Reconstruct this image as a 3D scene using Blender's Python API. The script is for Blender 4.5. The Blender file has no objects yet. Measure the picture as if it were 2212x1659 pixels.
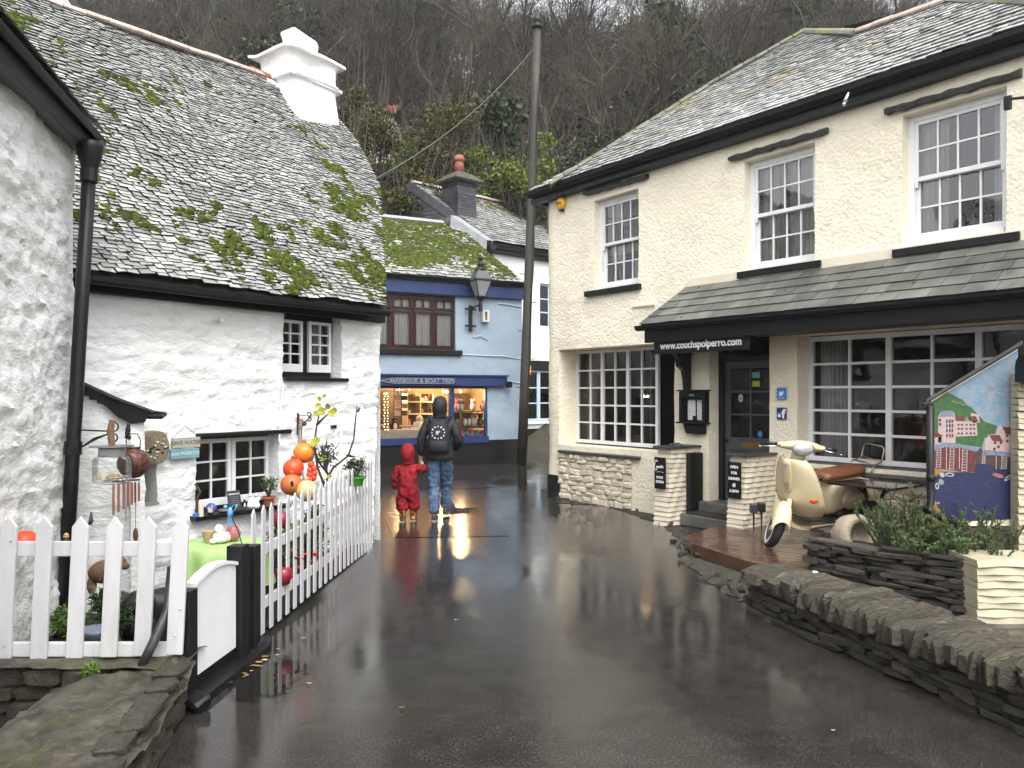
import bpy, bmesh, math, random
import numpy as np
from mathutils import Vector, Matrix
# ------------------------------------------------------------------ camera, sky, sun, exposure
SC = bpy.context.scene
COL = SC.collection
PI = math.pi
F, CX, HY, H = 1693.6, 1106.0, 850.0, 1.8      # focal length and horizon of the photograph in 2212 px units, eye height in metres
cam = bpy.data.cameras.new('camera')
cam.sensor_width = 36.0
cam.lens = 36.0 * F / 2212.0
cam.shift_y = (HY - 829.5) / 2212.0
cam.clip_start, cam.clip_end = 0.05, 2000
camo = bpy.data.objects.new('camera', cam)
camo.location = (0, 0, H)
camo.rotation_euler = (PI / 2, 0, 0)
COL.objects.link(camo)
SC.camera = camo

SUN_EL, SUN_AZ = math.radians(58), math.radians(164)   # azimuth clockwise from +Y: behind the camera, a little left
w = bpy.data.worlds.new('World'); SC.world = w; w.use_nodes = True
nt = w.node_tree; nt.nodes.clear()
sky = nt.nodes.new('ShaderNodeTexSky'); sky.sky_type = 'NISHITA'; sky.sun_disc = False
sky.sun_elevation = SUN_EL; sky.sun_rotation = SUN_AZ
sky.dust_density = 4.0; sky.ozone_density = 1.0; sky.air_density = 1.0
hs = nt.nodes.new('ShaderNodeHueSaturation'); hs.inputs['Saturation'].default_value = 0.14
bg = nt.nodes.new('ShaderNodeBackground'); bg.inputs['Strength'].default_value = 0.15
wo = nt.nodes.new('ShaderNodeOutputWorld')
nt.links.new(sky.outputs[0], hs.inputs['Color']); nt.links.new(hs.outputs[0], bg.inputs['Color']); nt.links.new(bg.outputs[0], wo.inputs['Surface'])
sun = bpy.data.lights.new('sun', 'SUN'); sun.energy = 0.5; sun.angle = math.radians(60); sun.color = (1.0, 0.98, 0.95)
suno = bpy.data.objects.new('sun', sun)
sd = Vector((math.sin(SUN_AZ) * math.cos(SUN_EL), math.cos(SUN_AZ) * math.cos(SUN_EL), math.sin(SUN_EL)))
suno.rotation_euler = (-sd).to_track_quat('-Z', 'Y').to_euler()
suno.location = (0, -5, 20)
COL.objects.link(suno)
SC.view_settings.view_transform = 'Standard'
SC.view_settings.look = 'None'
SC.view_settings.exposure = 1.64
SC.view_settings.gamma = 1.0
SC.view_settings.use_curve_mapping = False
SC.render.engine = 'CYCLES'
SC.cycles.use_denoising = True
SC.cycles.max_bounces = 6
SC.cycles.transparent_max_bounces = 12
SC.cycles.caustics_reflective = False
SC.cycles.caustics_refractive = False
SC.cycles.sample_clamp_indirect = 6

# ------------------------------------------------------------------ helpers
R = random.Random(7)
def at(x, y, d):
    return Vector(((x - CX) / F * d, d, H + (HY - y) / F * d))
def gr(x, y, z=0.0):
    return at(x, y, (H - z) * F / (y - HY))
def V3(*a): return Vector(a)

def _h(ix, iy, iz, seed=0):
    n = (ix.astype(np.int64) * 374761393 + iy.astype(np.int64) * 668265263 + iz.astype(np.int64) * 2147483647 + seed * 974634777) & 0xffffffff
    n = ((n ^ (n >> 13)) * 1274126177) & 0xffffffff
    n = n ^ (n >> 16)
    return (n & 0xffff) / 32767.5 - 1.0
def vn(x, y, z=0.0, seed=0):
    x, y, z = np.broadcast_arrays(np.asarray(x, float), np.asarray(y, float), np.asarray(z, float))
    ix, iy, iz = np.floor(x), np.floor(y), np.floor(z)
    fx, fy, fz = x - ix, y - iy, z - iz
    fx, fy, fz = [f * f * f * (f * (f * 6 - 15) + 10) for f in (fx, fy, fz)]
    r = 0
    for dx in (0, 1):
        for dy in (0, 1):
            for dz in (0, 1):
                r = r + _h(ix + dx, iy + dy, iz + dz, seed) * (fx if dx else 1 - fx) * (fy if dy else 1 - fy) * (fz if dz else 1 - fz)
    return r
def fbm(x, y, z=0.0, o=3, seed=0):
    r, a, k = 0, 1.0, 1.0
    for i in range(o):
        r = r + a * vn(np.asarray(x) * k, np.asarray(y) * k, np.asarray(z) * k, seed + i); a *= .5; k *= 2.03
    return r

class Fr:
    """upright wall frame: s along the wall, z up, n outward"""
    def __init__(self, o, u, n):
        self.o = Vector((o[0], o[1], 0)); self.u = Vector((u[0], u[1], 0)).normalized(); self.n = Vector((n[0], n[1], 0)).normalized()
    def p(self, s, z, n=0.0):
        return self.o + self.u * s + self.n * n + Vector((0, 0, z))
    def px(self, x, y, n=0.0):
        r = Vector(((x - CX) / F, 1.0, (HY - y) / F)); c = Vector((0, 0, H))
        o = self.o + self.n * n
        t = (o - c).dot(self.n) / r.dot(self.n)
        q = c + r * t
        return (q - o).dot(self.u), q.z
class Pl:
    """sloping plane: a along the eave, b up the slope, c off the surface"""
    def __init__(self, o, u, inward, tan):
        self.o = Vector(o); self.u = Vector((u[0], u[1], 0)).normalized()
        i = Vector((inward[0], inward[1], 0)).normalized(); k = math.atan(tan)
        self.v = i * math.cos(k) + Vector((0, 0, math.sin(k)))
        self.n = -i * math.sin(k) + Vector((0, 0, math.cos(k)))
    def p(self, a, b, c=0.0):
        return self.o + self.u * a + self.v * b + self.n * c
    def px(self, x, y):
        r = Vector(((x - CX) / F, 1.0, (HY - y) / F)); c = Vector((0, 0, H))
        q = c + r * ((self.o - c).dot(self.n) / r.dot(self.n)) - self.o
        return q.dot(self.u), q.dot(self.v)

WL = {}
def _link(o, parent):
    COL.objects.link(o)
    if parent is not None: o.parent = parent
def thing(name, label, cat, loc=(0, 0, 0), group=None, kind=None, parent=None):
    o = bpy.data.objects.new(name, None); o.empty_display_size = .1
    loc = Vector(loc)
    _link(o, parent)
    o.location = loc - (WL[parent.name] if parent else Vector())
    WL[o.name] = loc
    if label: o['label'] = label
    if cat: o['category'] = cat
    if group: o['group'] = group
    if kind: o['kind'] = kind
    return o
def tag(o, label, cat=None, group=None, kind=None):
    o['label'] = label
    if cat: o['category'] = cat
    if group: o['group'] = group
    if kind: o['kind'] = kind
    return o

class MB:
    def __init__(self, T=None):
        self.v, self.f, self.m, self.t = [], [], [], []
        self.T = T if T else (lambda a, b, c: Vector((a, b, c)))
        self.cm = 0; self.ct = 0.5
    def add(self, vs, fs):
        k = len(self.v)
        self.v += [tuple(q) for q in vs]
        for f in fs:
            self.f.append(tuple(i + k for i in f)); self.m.append(self.cm); self.t.append(self.ct)
        return self
    def box(self, a0, a1, b0, b1, c0, c1):
        T = self.T
        vs = [T(a, b, c) for c in (c0, c1) for b in (b0, b1) for a in (a0, a1)]
        return self.add(vs, [(0, 1, 3, 2), (4, 6, 7, 5), (0, 4, 5, 1), (2, 3, 7, 6), (0, 2, 6, 4), (1, 5, 7, 3)])
    def quad(self, *ps):
        return self.add([self.T(*q) for q in ps], [tuple(range(len(ps)))])
    def prism(self, poly, c0, c1):
        T = self.T; n = len(poly)
        vs = [T(a, b, c0) for a, b in poly] + [T(a, b, c1) for a, b in poly]
        return self.add(vs, [tuple(range(n))[::-1], tuple(range(n, 2 * n))] + [(i, (i + 1) % n, n + (i + 1) % n, n + i) for i in range(n)])
    def rings(self, rs, cap=True, closed=False):
        n = len(rs[0]); vs = [q for r in rs for q in r]; fs = []
        m = len(rs)
        for j in range(m if closed else m - 1):
            k = (j + 1) % m
            for i in range(n):
                fs.append((j * n + i, j * n + (i + 1) % n, k * n + (i + 1) % n, k * n + i))
        if cap and not closed:
            fs.append(tuple(range(n))[::-1]); fs.append(tuple(range((m - 1) * n, m * n)))
        return self.add(vs, fs)
    def tube(self, pts, rad, sides=8, closed=False, cap=True):
        pts = [Vector(q) for q in pts]; n = len(pts)
        rad = rad if isinstance(rad, (list, tuple)) else [rad] * n
        rs = []; prev = None
        for i, q in enumerate(pts):
            if closed: t = pts[(i + 1) % n] - pts[i - 1]
            else: t = pts[min(i + 1, n - 1)] - pts[max(i - 1, 0)]
            t.normalize()
            if prev is None:
                a = Vector((0, 0, 1)) if abs(t.z) < .9 else Vector((1, 0, 0))
                x = t.cross(a).normalized()
            else:
                x = (prev - t * prev.dot(t)).normalized()
            prev = x; y = t.cross(x)
            rs.append([q + (x * math.cos(2 * PI * k / sides) + y * math.sin(2 * PI * k / sides)) * rad[i] for k in range(sides)])
        return self.rings(rs, cap, closed)
    def lathe(self, prof, c=(0, 0, 0), sides=16, ax=None, sx=1, sy=1):
        c = Vector(c)
        X, Y, Z = ax if ax else (Vector((1, 0, 0)), Vector((0, 1, 0)), Vector((0, 0, 1)))
        rs = [[c + X * (r * sx * math.cos(2 * PI * k / sides)) + Y * (r * sy * math.sin(2 * PI * k / sides)) + Z * z for k in range(sides)] for r, z in prof]
        return self.rings(rs)
    def ball(self, c, rx, ry=None, rz=None, seg=12, rng=8, ax=None):
        ry = rx if ry is None else ry; rz = rx if rz is None else rz
        prof = [(math.sin(PI * (i + .02) / (rng + .04)), -math.cos(PI * (i + .02) / (rng + .04))) for i in range(rng + 1)]
        return self.lathe([(r, z * rz) for r, z in prof], c, seg, ax, rx, ry)
    def build(self, name, mat, parent=None, smooth=False, bevel=0, sub=0, noise=0, kind=None, split=True, recalc=True):
        me = bpy.data.meshes.new(name)
        if parent is not None: o0 = WL[parent.name]
        else:
            A = np.array(self.v); o0 = Vector(((A[:, 0].min() + A[:, 0].max()) / 2, (A[:, 1].min() + A[:, 1].max()) / 2, A[:, 2].min()))
        vv = np.array(self.v) - np.array(o0)
        me.from_pydata(vv.tolist(), [], self.f)
        for m in (mat if isinstance(mat, (list, tuple)) else [mat]): me.materials.append(m)
        if isinstance(mat, (list, tuple)): me.polygons.foreach_set('material_index', self.m)
        at_ = me.attributes.new('tint', 'FLOAT', 'FACE'); at_.data.foreach_set('value', np.array(self.t, dtype=np.float32))
        if recalc:
            bm = bmesh.new(); bm.from_mesh(me); bmesh.ops.recalc_face_normals(bm, faces=bm.faces); bm.to_mesh(me); bm.free()
        if smooth: me.polygons.foreach_set('use_smooth', [True] * len(me.polygons))
        o = bpy.data.objects.new(name, me); _link(o, parent)
        if parent is None: o.location = o0
        WL[o.name] = Vector(o0)
        if bevel:
            b = o.modifiers.new('bevel', 'BEVEL'); b.width = bevel; b.segments = 2; b.limit_method = 'ANGLE'; b.angle_limit = .6
        if sub:
            b = o.modifiers.new('subsurf', 'SUBSURF'); b.levels = sub; b.render_levels = sub
        if kind: o['kind'] = kind
        return o

def np_mesh(name, verts, faces, mat, parent=None, smooth=True, kind=None, tint=None):
    """fast mesh from numpy arrays (quads or triangles)"""
    me = bpy.data.meshes.new(name)
    verts = np.asarray(verts, float); o0 = np.array(WL[parent.name]) if parent is not None else np.zeros(3)
    me.from_pydata((verts - o0).tolist(), [], np.asarray(faces).tolist())
    me.materials.append(mat)
    if tint is not None:
        a = me.attributes.new('tint', 'FLOAT', 'FACE'); a.data.foreach_set('value', np.asarray(tint, np.float32))
    if smooth: me.polygons.foreach_set('use_smooth', [True] * len(me.polygons))
    o = bpy.data.objects.new(name, me); _link(o, parent); WL[o.name] = Vector(o0)
    if kind: o['kind'] = kind
    return o

# ------------------------------------------------------------------ materials
def rgb(c): return (c[0], c[1], c[2], 1.0)
MATS = {}
def mat(name, c1, c2=None, ns=4.0, rough=.6, rough2=None, bump=0.0, bs=40.0, bdist=.01, spec=.5, metal=0.0, st=(1, 1, 1), tint=0.0, ramp=(.35, .65), det=5, coat=0.0, bst=None, c3=None, n3=1.0, r3=(.55, .62), rnd=0.0, bs2=0, b2=0.0, emit=None, es=0.0):
    m = bpy.data.materials.new(name); m.use_nodes = True; MATS[name] = m
    t = m.node_tree; N, L = t.nodes, t.links
    b = N['Principled BSDF']
    tc = N.new('ShaderNodeTexCoord')
    def mapped(s):
        mp = N.new('ShaderNodeMapping'); mp.inputs['Scale'].default_value = s; L.new(tc.outputs['Object'], mp.inputs['Vector']); return mp.outputs[0]
    vec = mapped(st)
    b.inputs['Base Color'].default_value = rgb(c1); b.inputs['Roughness'].default_value = rough
    b.inputs['Metallic'].default_value = metal; b.inputs['Specular IOR Level'].default_value = spec
    b.inputs['Coat Weight'].default_value = coat; b.inputs['Coat Roughness'].default_value = .05
    col = None
    if c2 is not None:
        n = N.new('ShaderNodeTexNoise'); n.inputs['Scale'].default_value = ns; n.inputs['Detail'].default_value = det; n.inputs['Roughness'].default_value = .6
        L.new(vec, n.inputs['Vector'])
        cr = N.new('ShaderNodeValToRGB'); cr.color_ramp.elements[0].position, cr.color_ramp.elements[1].position = ramp
        cr.color_ramp.elements[0].color = rgb(c1); cr.color_ramp.elements[1].color = rgb(c2)
        L.new(n.outputs['Fac'], cr.inputs['Fac']); col = cr.outputs[0]
        if rough2 is not None:
            mr = N.new('ShaderNodeMapRange'); mr.inputs['From Min'].default_value, mr.inputs['From Max'].default_value = ramp
            mr.inputs['To Min'].default_value = rough; mr.inputs['To Max'].default_value = rough2
            L.new(n.outputs['Fac'], mr.inputs['Value']); L.new(mr.outputs[0], b.inputs['Roughness'])
    if c3 is not None:
        n = N.new('ShaderNodeTexNoise'); n.inputs['Scale'].default_value = n3; n.inputs['Detail'].default_value = 6; n.inputs['Roughness'].default_value = .65
        L.new(vec, n.inputs['Vector'])
        cr = N.new('ShaderNodeMapRange'); cr.inputs['From Min'].default_value, cr.inputs['From Max'].default_value = r3
        L.new(n.outputs['Fac'], cr.inputs['Value'])
        mx = N.new('ShaderNodeMix'); mx.data_type = 'RGBA'; L.new(cr.outputs[0], mx.inputs['Factor'])
        if col: L.new(col, mx.inputs[6])
        else: mx.inputs[6].default_value = rgb(c1)
        mx.inputs[7].default_value = rgb(c3); col = mx.outputs[2]
    if tint or rnd:
        # every piece a shade of its own
        mul = N.new('ShaderNodeMath'); mul.operation = 'MULTIPLY_ADD'
        if tint:
            a = N.new('ShaderNodeAttribute'); a.attribute_name = 'tint'; L.new(a.outputs['Fac'], mul.inputs[0]); k = tint
        else:
            a = N.new('ShaderNodeObjectInfo'); L.new(a.outputs['Random'], mul.inputs[0]); k = rnd
        mul.inputs[1].default_value = 2 * k; mul.inputs[2].default_value = 1 - k
        mx = N.new('ShaderNodeVectorMath'); mx.operation = 'SCALE'
        if col: L.new(col, mx.inputs[0])
        else: mx.inputs[0].default_value = c1[:3]
        L.new(mul.outputs[0], mx.inputs['Scale']); col = mx.outputs[0]
    if col: L.new(col, b.inputs['Base Color'])
    if bump:
        n = N.new('ShaderNodeTexNoise'); n.inputs['Scale'].default_value = bs; n.inputs['Detail'].default_value = 5; n.inputs['Roughness'].default_value = .6
        L.new(mapped(bst) if bst else vec, n.inputs['Vector'])
        bp = N.new('ShaderNodeBump'); bp.inputs['Strength'].default_value = bump; bp.inputs['Distance'].default_value = bdist
        L.new(n.outputs['Fac'], bp.inputs['Height']); out = bp.outputs[0]
        if b2:
            v = N.new('ShaderNodeTexVoronoi'); v.inputs['Scale'].default_value = bs2; L.new(vec, v.inputs['Vector'])
            bq = N.new('ShaderNodeBump'); bq.inputs['Strength'].default_value = b2; bq.inputs['Distance'].default_value = bdist; bq.invert = True
            L.new(v.outputs['Distance'], bq.inputs['Height']); L.new(out, bq.inputs['Normal']); out = bq.outputs[0]
        L.new(out, b.inputs['Normal'])
    if emit:
        b.inputs['Emission Color'].default_value = rgb(emit); b.inputs['Emission Strength'].default_value = es
    return m

def glass_mat(name, tint=.9, ior=1.5, rough=0.0, k=1.0):
    m = bpy.data.materials.new(name); m.use_nodes = True; t = m.node_tree; N, L = t.nodes, t.links
    N.remove(N['Principled BSDF']); out = N['Material Output']
    tr = N.new('ShaderNodeBsdfTransparent'); tr.inputs[0].default_value = (tint, tint, tint, 1)
    gl = N.new('ShaderNodeBsdfGlossy'); gl.inputs['Roughness'].default_value = rough
    fr = N.new('ShaderNodeFresnel'); fr.inputs['IOR'].default_value = ior
    mx = N.new('ShaderNodeMixShader'); ml = N.new('ShaderNodeMath'); ml.operation = 'MULTIPLY'; ml.inputs[1].default_value = k; L.new(fr.outputs[0], ml.inputs[0]); L.new(ml.outputs[0], mx.inputs[0]); L.new(tr.outputs[0], mx.inputs[1]); L.new(gl.outputs[0], mx.inputs[2]); L.new(mx.outputs[0], out.inputs['Surface'])
    tc = N.new('ShaderNodeTexCoord'); n = N.new('ShaderNodeTexNoise'); n.inputs['Scale'].default_value = 3.0; L.new(tc.outputs['Object'], n.inputs['Vector'])
    bp = N.new('ShaderNodeBump'); bp.inputs['Strength'].default_value = .12; bp.inputs['Distance'].default_value = .02
    L.new(n.outputs['Fac'], bp.inputs['Height']); L.new(bp.outputs[0], gl.inputs['Normal']); L.new(bp.outputs[0], fr.inputs['Normal'])
    return m

GLASS = glass_mat('window glass', .9, 1.6)
GLASSU = glass_mat('sky lit window glass', .94, 2.3)
GLASS2 = glass_mat('jar glass', .97, 1.4, 0, .65)
WHITEWASH = mat('whitewash', (.79, .79, .78), (.70, .70, .69), 1.3, .75, bump=.9, bs=15, bdist=.02, st=(1, 1, 1.8), c3=(.50, .51, .48), n3=1.1, r3=(.60, .78))
WHITEPAINT = mat('white paint', (.76, .76, .77), (.70, .70, .71), 6, .38, bump=.08, bs=60, bdist=.003)
WHITEWOOD = mat('painted picket wood', (.58, .57, .58), (.50, .49, .50), 9, .42, bump=.25, bs=25, bdist=.004, st=(1, 1, .15), rnd=.05, c3=(.40, .42, .34), n3=10, r3=(.58, .76))
BLACKPAINT = mat('black gloss paint', (.006, .006, .0065), (.010, .010, .011), 8, .42, spec=.3, bump=.2, bs=30, bdist=.004)
CREAM = mat('cream roughcast', (.86, .79, .63), (.80, .73, .575), .9, .8, bump=.8, bs=30, bdist=.014, bs2=22, b2=.5, c3=(.67, .61, .49), n3=1.6, r3=(.52, .78))
CREAMSMOOTH = mat('cream smooth render', (.74, .67, .52), (.66, .59, .46), 1.5, .7, bump=.35, bs=14, bdist=.01)
CREAMSTONE = mat('cream painted stone', (.68, .61, .48), (.52, .46, .36), 5, .65, bump=.5, bs=22, bdist=.012, rnd=.1, c3=(.25, .23, .17), n3=6, r3=(.62, .8))
BLUEWALL = mat('pale blue render', (.275, .345, .41), (.245, .315, .38), 1.2, .7, bump=.5, bs=26, bdist=.01, c3=(.18, .235, .285), n3=.8, r3=(.55, .8))
BLUEPAINT = mat('dark blue paint', (.010, .026, .095), (.015, .034, .115), 3, .45, bump=.2, bs=20, bdist=.005)
BROWNPAINT = mat('dark brown window stain', (.022, .006, .005), (.032, .009, .007), 5, .35, bump=.1, bs=40, bdist=.003)
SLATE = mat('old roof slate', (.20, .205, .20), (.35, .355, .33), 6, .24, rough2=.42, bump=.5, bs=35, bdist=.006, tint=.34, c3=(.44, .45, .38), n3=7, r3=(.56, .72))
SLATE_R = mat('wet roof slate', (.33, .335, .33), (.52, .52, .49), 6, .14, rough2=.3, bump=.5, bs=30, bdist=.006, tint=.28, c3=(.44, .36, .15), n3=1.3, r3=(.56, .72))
SLATE_P = mat('canopy slate', (.060, .066, .062), (.125, .13, .112), 3.5, .28, rough2=.45, bump=.3, bs=25, bdist=.005, rnd=.28, c3=(.05, .052, .045), n3=5, r3=(.58, .75))
SLATE_D = mat('dark hung slate', (.03, .032, .036), (.05, .052, .055), 5, .4, bump=.3, bs=30, bdist=.006, tint=.3)
UNDER = mat('dark roof felt', (.02, .02, .02), (.035, .035, .03), 6, .8)
MOSS = mat('roof moss', (.024, .034, .005), (.075, .098, .012), 14, .95, bump=.9, bs=90, bdist=.012, tint=.4, c3=(.045, .040, .014), n3=3, r3=(.50, .66), spec=.15)
RIDGE = mat('pink clay ridge tile', (.50, .40, .36), (.40, .31, .27), 5, .6, bump=.3, bs=30, bdist=.006, rnd=.12, c3=(.24, .21, .17), n3=5, r3=(.58, .75))
RIDGEG = mat('grey mossy ridge tile', (.17, .165, .14), (.10, .10, .085), 6, .7, bump=.5, bs=30, bdist=.01, rnd=.2, c3=(.13, .14, .035), n3=3, r3=(.48, .62))
BRICKPOT = mat('red clay pot', (.30, .10, .06), (.20, .07, .045), 7, .7, bump=.3, bs=40, bdist=.004)
LEAD = mat('lead flashing', (.30, .31, .32), (.22, .23, .24), 6, .45, bump=.3, bs=14, bdist=.01)
CURTAIN = mat('net curtain', (.80, .80, .78), (.72, .72, .71), 3, .9)
CURTAINW = mat('grey lined curtain', (.42, .42, .42), (.34, .34, .34), 3, .9)
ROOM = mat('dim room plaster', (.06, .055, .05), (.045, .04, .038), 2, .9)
IRON = mat('black iron', (.008, .008, .009), (.016, .015, .014), 20, .5, spec=.35, bump=.2, bs=60, bdist=.002)
TIMBER = mat('brown soffit timber', (.13, .075, .04), (.08, .045, .025), 4, .55, bump=.3, bs=20, bdist=.004, st=(6, 1, 6))
POLE = mat('weathered pole timber', (.048, .044, .034), (.026, .024, .019), 5, .7, bump=.6, bs=14, bdist=.012, st=(5, 5, .35), c3=(.10, .12, .03), n3=2.5, r3=(.6, .72))
DARKSTONE = mat('wet dark slate stone', (.024, .021, .016), (.090, .078, .060), 9, .45, bump=1.0, bs=20, bdist=.025, rnd=.45, c3=(.06, .075, .03), n3=4, r3=(.57, .7))
COPING = mat('mossy coping stone', (.034, .028, .020), (.118, .099, .073), 11, .6, bump=1.0, bs=16, bdist=.03, rnd=.35, c3=(.036, .042, .014), n3=4.5, r3=(.50, .66))
MORTAR = mat('dark wall core', (.03, .028, .024), (.055, .05, .042), 9, .85, bump=.8, bs=30, bdist=.02)
CONCRETE = mat('wet grey concrete', (.13, .125, .115), (.08, .078, .07), 5, .45, bump=.4, bs=40, bdist=.006)
SOIL = mat('damp soil', (.02, .016, .012), (.035, .028, .02), 9, .9, bump=.8, bs=40, bdist=.02)
STEEL = mat('bright steel', (.6, .6, .6), None, rough=.22, metal=1.0)
CHROME = mat('chrome', (.75, .75, .76), None, rough=.12, metal=1.0)
BULB = mat('lit warm bulb', (1, .8, .5), None, rough=.5, emit=(1, .62, .28), es=30)
# ------------------------------------------------------------------ builders for walls, roofs and windows
def rubble(amp=1.0, seed=3):
    def f(s, z):
        w1 = fbm(s * 1.7, z * 3.4, 0, 3, seed) * .020
        r = 1 - np.abs(fbm(s * 3.2 + w1 * 30, z * 8.5, 0, 3, seed + 9))
        r2 = 1 - np.abs(fbm(s * 5.5 + 7, z * 17 + w1 * 40, 0, 3, seed + 31))
        return amp * (w1 * .8 + (r - .6) * .018 + (r2 - .6) * .013 + fbm(s * 15, z * 30, 0, 2, seed + 20) * .0045)
    return f
def roughcast(seed=5):
    def f(s, z): return fbm(s * 1.1, z * 1.1, 0, 2, seed) * .012 + fbm(s * 15, z * 15, 0, 3, seed + 3) * .0045
    return f
def _lines(a, b, step, keys):
    ks = sorted(set([a, b] + [k for k in keys if a < k < b])); out = []
    for p, q in zip(ks[:-1], ks[1:]):
        n = max(1, int(round((q - p) / step))); out += [p + (q - p) * i / n for i in range(n)]
    return np.array(out + [ks[-1]])
def wall(name, fr, s0, s1, z0, z1, holes, m, parent, step=.04, relief=None, thick=.3, mask=None, P=None):
    """rendered wall sheet with real relief; holes = (s0, s1, z0, z1, reveal depth)"""
    P = P if P else (lambda s, z, n: np.stack([fr.o.x + fr.u.x * s + fr.n.x * n, fr.o.y + fr.u.y * s + fr.n.y * n, z + 0 * s], -1))
    S = _lines(s0, s1, step, [h[0] for h in holes] + [h[1] for h in holes])
    Z = _lines(z0, z1, step, [h[2] for h in holes] + [h[3] for h in holes])
    gs, gz = np.meshgrid(S, Z, indexing='ij'); n = relief(gs, gz) if relief else 0 * gs
    verts = list(P(gs, gz, n).reshape(-1, 3)); nz = len(Z)
    ms, mz = (S[:-1] + S[1:]) / 2, (Z[:-1] + Z[1:]) / 2
    keep = np.ones((len(ms), len(mz)), bool)
    for a, b, c, d, _ in holes: keep &= ~((ms[:, None] > a) & (ms[:, None] < b) & (mz[None] > c) & (mz[None] < d))
    if mask is not None:
        A, B = np.meshgrid(ms, mz, indexing='ij'); keep &= mask(A, B)
    fs = []
    ii, jj = np.nonzero(keep)
    for i, j in zip(ii.tolist(), jj.tolist()): fs.append((i * nz + j, (i + 1) * nz + j, (i + 1) * nz + j + 1, i * nz + j + 1))
    def strip(loop, depth):
        k = len(verts)
        for i, j in loop: verts.append(P(np.array(S[i]), np.array(Z[j]), np.array(-depth)))
        for q in range(len(loop)):
            r = (q + 1) % len(loop)
            fs.append((loop[q][0] * nz + loop[q][1], loop[r][0] * nz + loop[r][1], k + r, k + q))
    def loop(i0, i1, j0, j1):
        return [(i, j0) for i in range(i0, i1)] + [(i1, j) for j in range(j0, j1)] + [(i, j1) for i in range(i1, i0, -1)] + [(i0, j) for j in range(j1, j0, -1)]
    for a, b, c, d, dep in holes:
        strip(loop(int(np.argmin(abs(S - a))), int(np.argmin(abs(S - b))), int(np.argmin(abs(Z - c))), int(np.argmin(abs(Z - d)))), dep)
    if mask is None: strip(loop(0, len(S) - 1, 0, nz - 1), thick)
    o = np_mesh(name, np.array(verts), np.zeros((0, 4), int), m, parent) if False else None
    me = bpy.data.meshes.new(name); o0 = np.array(WL[parent.name])
    me.from_pydata((np.array(verts) - o0).tolist(), [], fs); me.materials.append(m)
    bm = bmesh.new(); bm.from_mesh(me); bmesh.ops.recalc_face_normals(bm, faces=bm.faces); bm.to_mesh(me); bm.free()
    me.polygons.foreach_set('use_smooth', [True] * len(me.polygons))
    o = bpy.data.objects.new(name, me); _link(o, parent); WL[o.name] = Vector(o0)
    e = o.modifiers.new('edges', 'EDGE_SPLIT'); e.split_angle = math.radians(55)
    return o

def interval(poly, b):
    xs = []
    for (a0, b0), (a1, b1) in zip(poly, poly[1:] + poly[:1]):
        if (b0 <= b) != (b1 <= b): xs.append(a0 + (a1 - a0) * (b - b0) / (b1 - b0))
    return (min(xs), max(xs)) if len(xs) >= 2 else None
def slating(pl, poly, expo, wr, th, m, parent, keep_n, seed, lump=None, jit=.012, wave=None, tilt=1.0, name='slate', gap=.005):
    """courses of lapped slates; the keep_n nearest the eye are objects of their own, the rest one piece"""
    rr = random.Random(seed); out = []
    b0, b1 = min(q[1] for q in poly), max(q[1] for q in poly)
    nrow = int((b1 - b0) / expo) + 1
    camv = Vector((0, 0, H))
    for r in range(nrow):
        b = b0 + r * expo
        e = expo * (1 - .25 * r / nrow)
        iv = interval(poly, b + expo * .5)
        if not iv: continue
        a = iv[0] - rr.random() * wr[1] * .5
        while a < iv[1]:
            wd = rr.uniform(*wr); a1 = a + wd
            x0, x1 = max(a, iv[0]) + gap, min(a1, iv[1]) - gap
            if x1 - x0 > wr[0] * .35:
                jb = rr.uniform(-jit, jit); jc = rr.uniform(0, th * .8); sk = rr.uniform(-jit, jit) * .6; lo = b + jb
                L = expo * 1.7
                wv = wave((x0 + x1) / 2, lo) if wave else 0
                k = th * (1.9 * tilt)
                q = [(x0, lo + sk, wv + k + jc), (x1, lo - sk, wv + k + jc * .6), (x1, lo + L, wv + .004), (x0, lo + L, wv + .004)]
                if rr.random() < .25:
                    cut = min(.025, (x1 - x0) * .3); q[0] = (x0 + cut * .4, lo + sk + cut * .5, q[0][2])
                top = [pl.p(*t) for t in q]; bot = [pl.p(t[0], t[1], t[2] - th) for t in q]
                out.append((top, bot, rr.random(), (top[0] + top[2]) / 2))
            a = a1
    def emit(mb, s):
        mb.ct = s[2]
        mb.add(s[0] + s[1], [(0, 1, 2, 3)]); k = len(mb.v) - 8; mb.ct = -.7      # edge faces tinted dark, painting in the shade lines between courses
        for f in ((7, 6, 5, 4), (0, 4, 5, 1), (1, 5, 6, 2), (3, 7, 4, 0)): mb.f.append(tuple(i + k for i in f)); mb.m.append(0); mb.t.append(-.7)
    def inview(c):
        d = c - camv
        return d.y > 0 and abs(d.x / d.y) < .66 and -.5 < (d.z / d.y) < .51
    out.sort(key=lambda s: ((s[3] - camv).length_squared if inview(s[3]) else 1e6))
    for s in out[:keep_n]:
        mb = MB(); emit(mb, s); mb.build(name, m, parent, recalc=False)
    if len(out) > keep_n:
        mb = MB()
        for s in out[keep_n:]: emit(mb, s)
        mb.build(name + '_courses', m, parent, recalc=False, kind='stuff')
    return len(out)
def inpoly(poly, a, b):
    iv = interval(poly, b); return iv is not None and iv[0] < a < iv[1]
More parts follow.
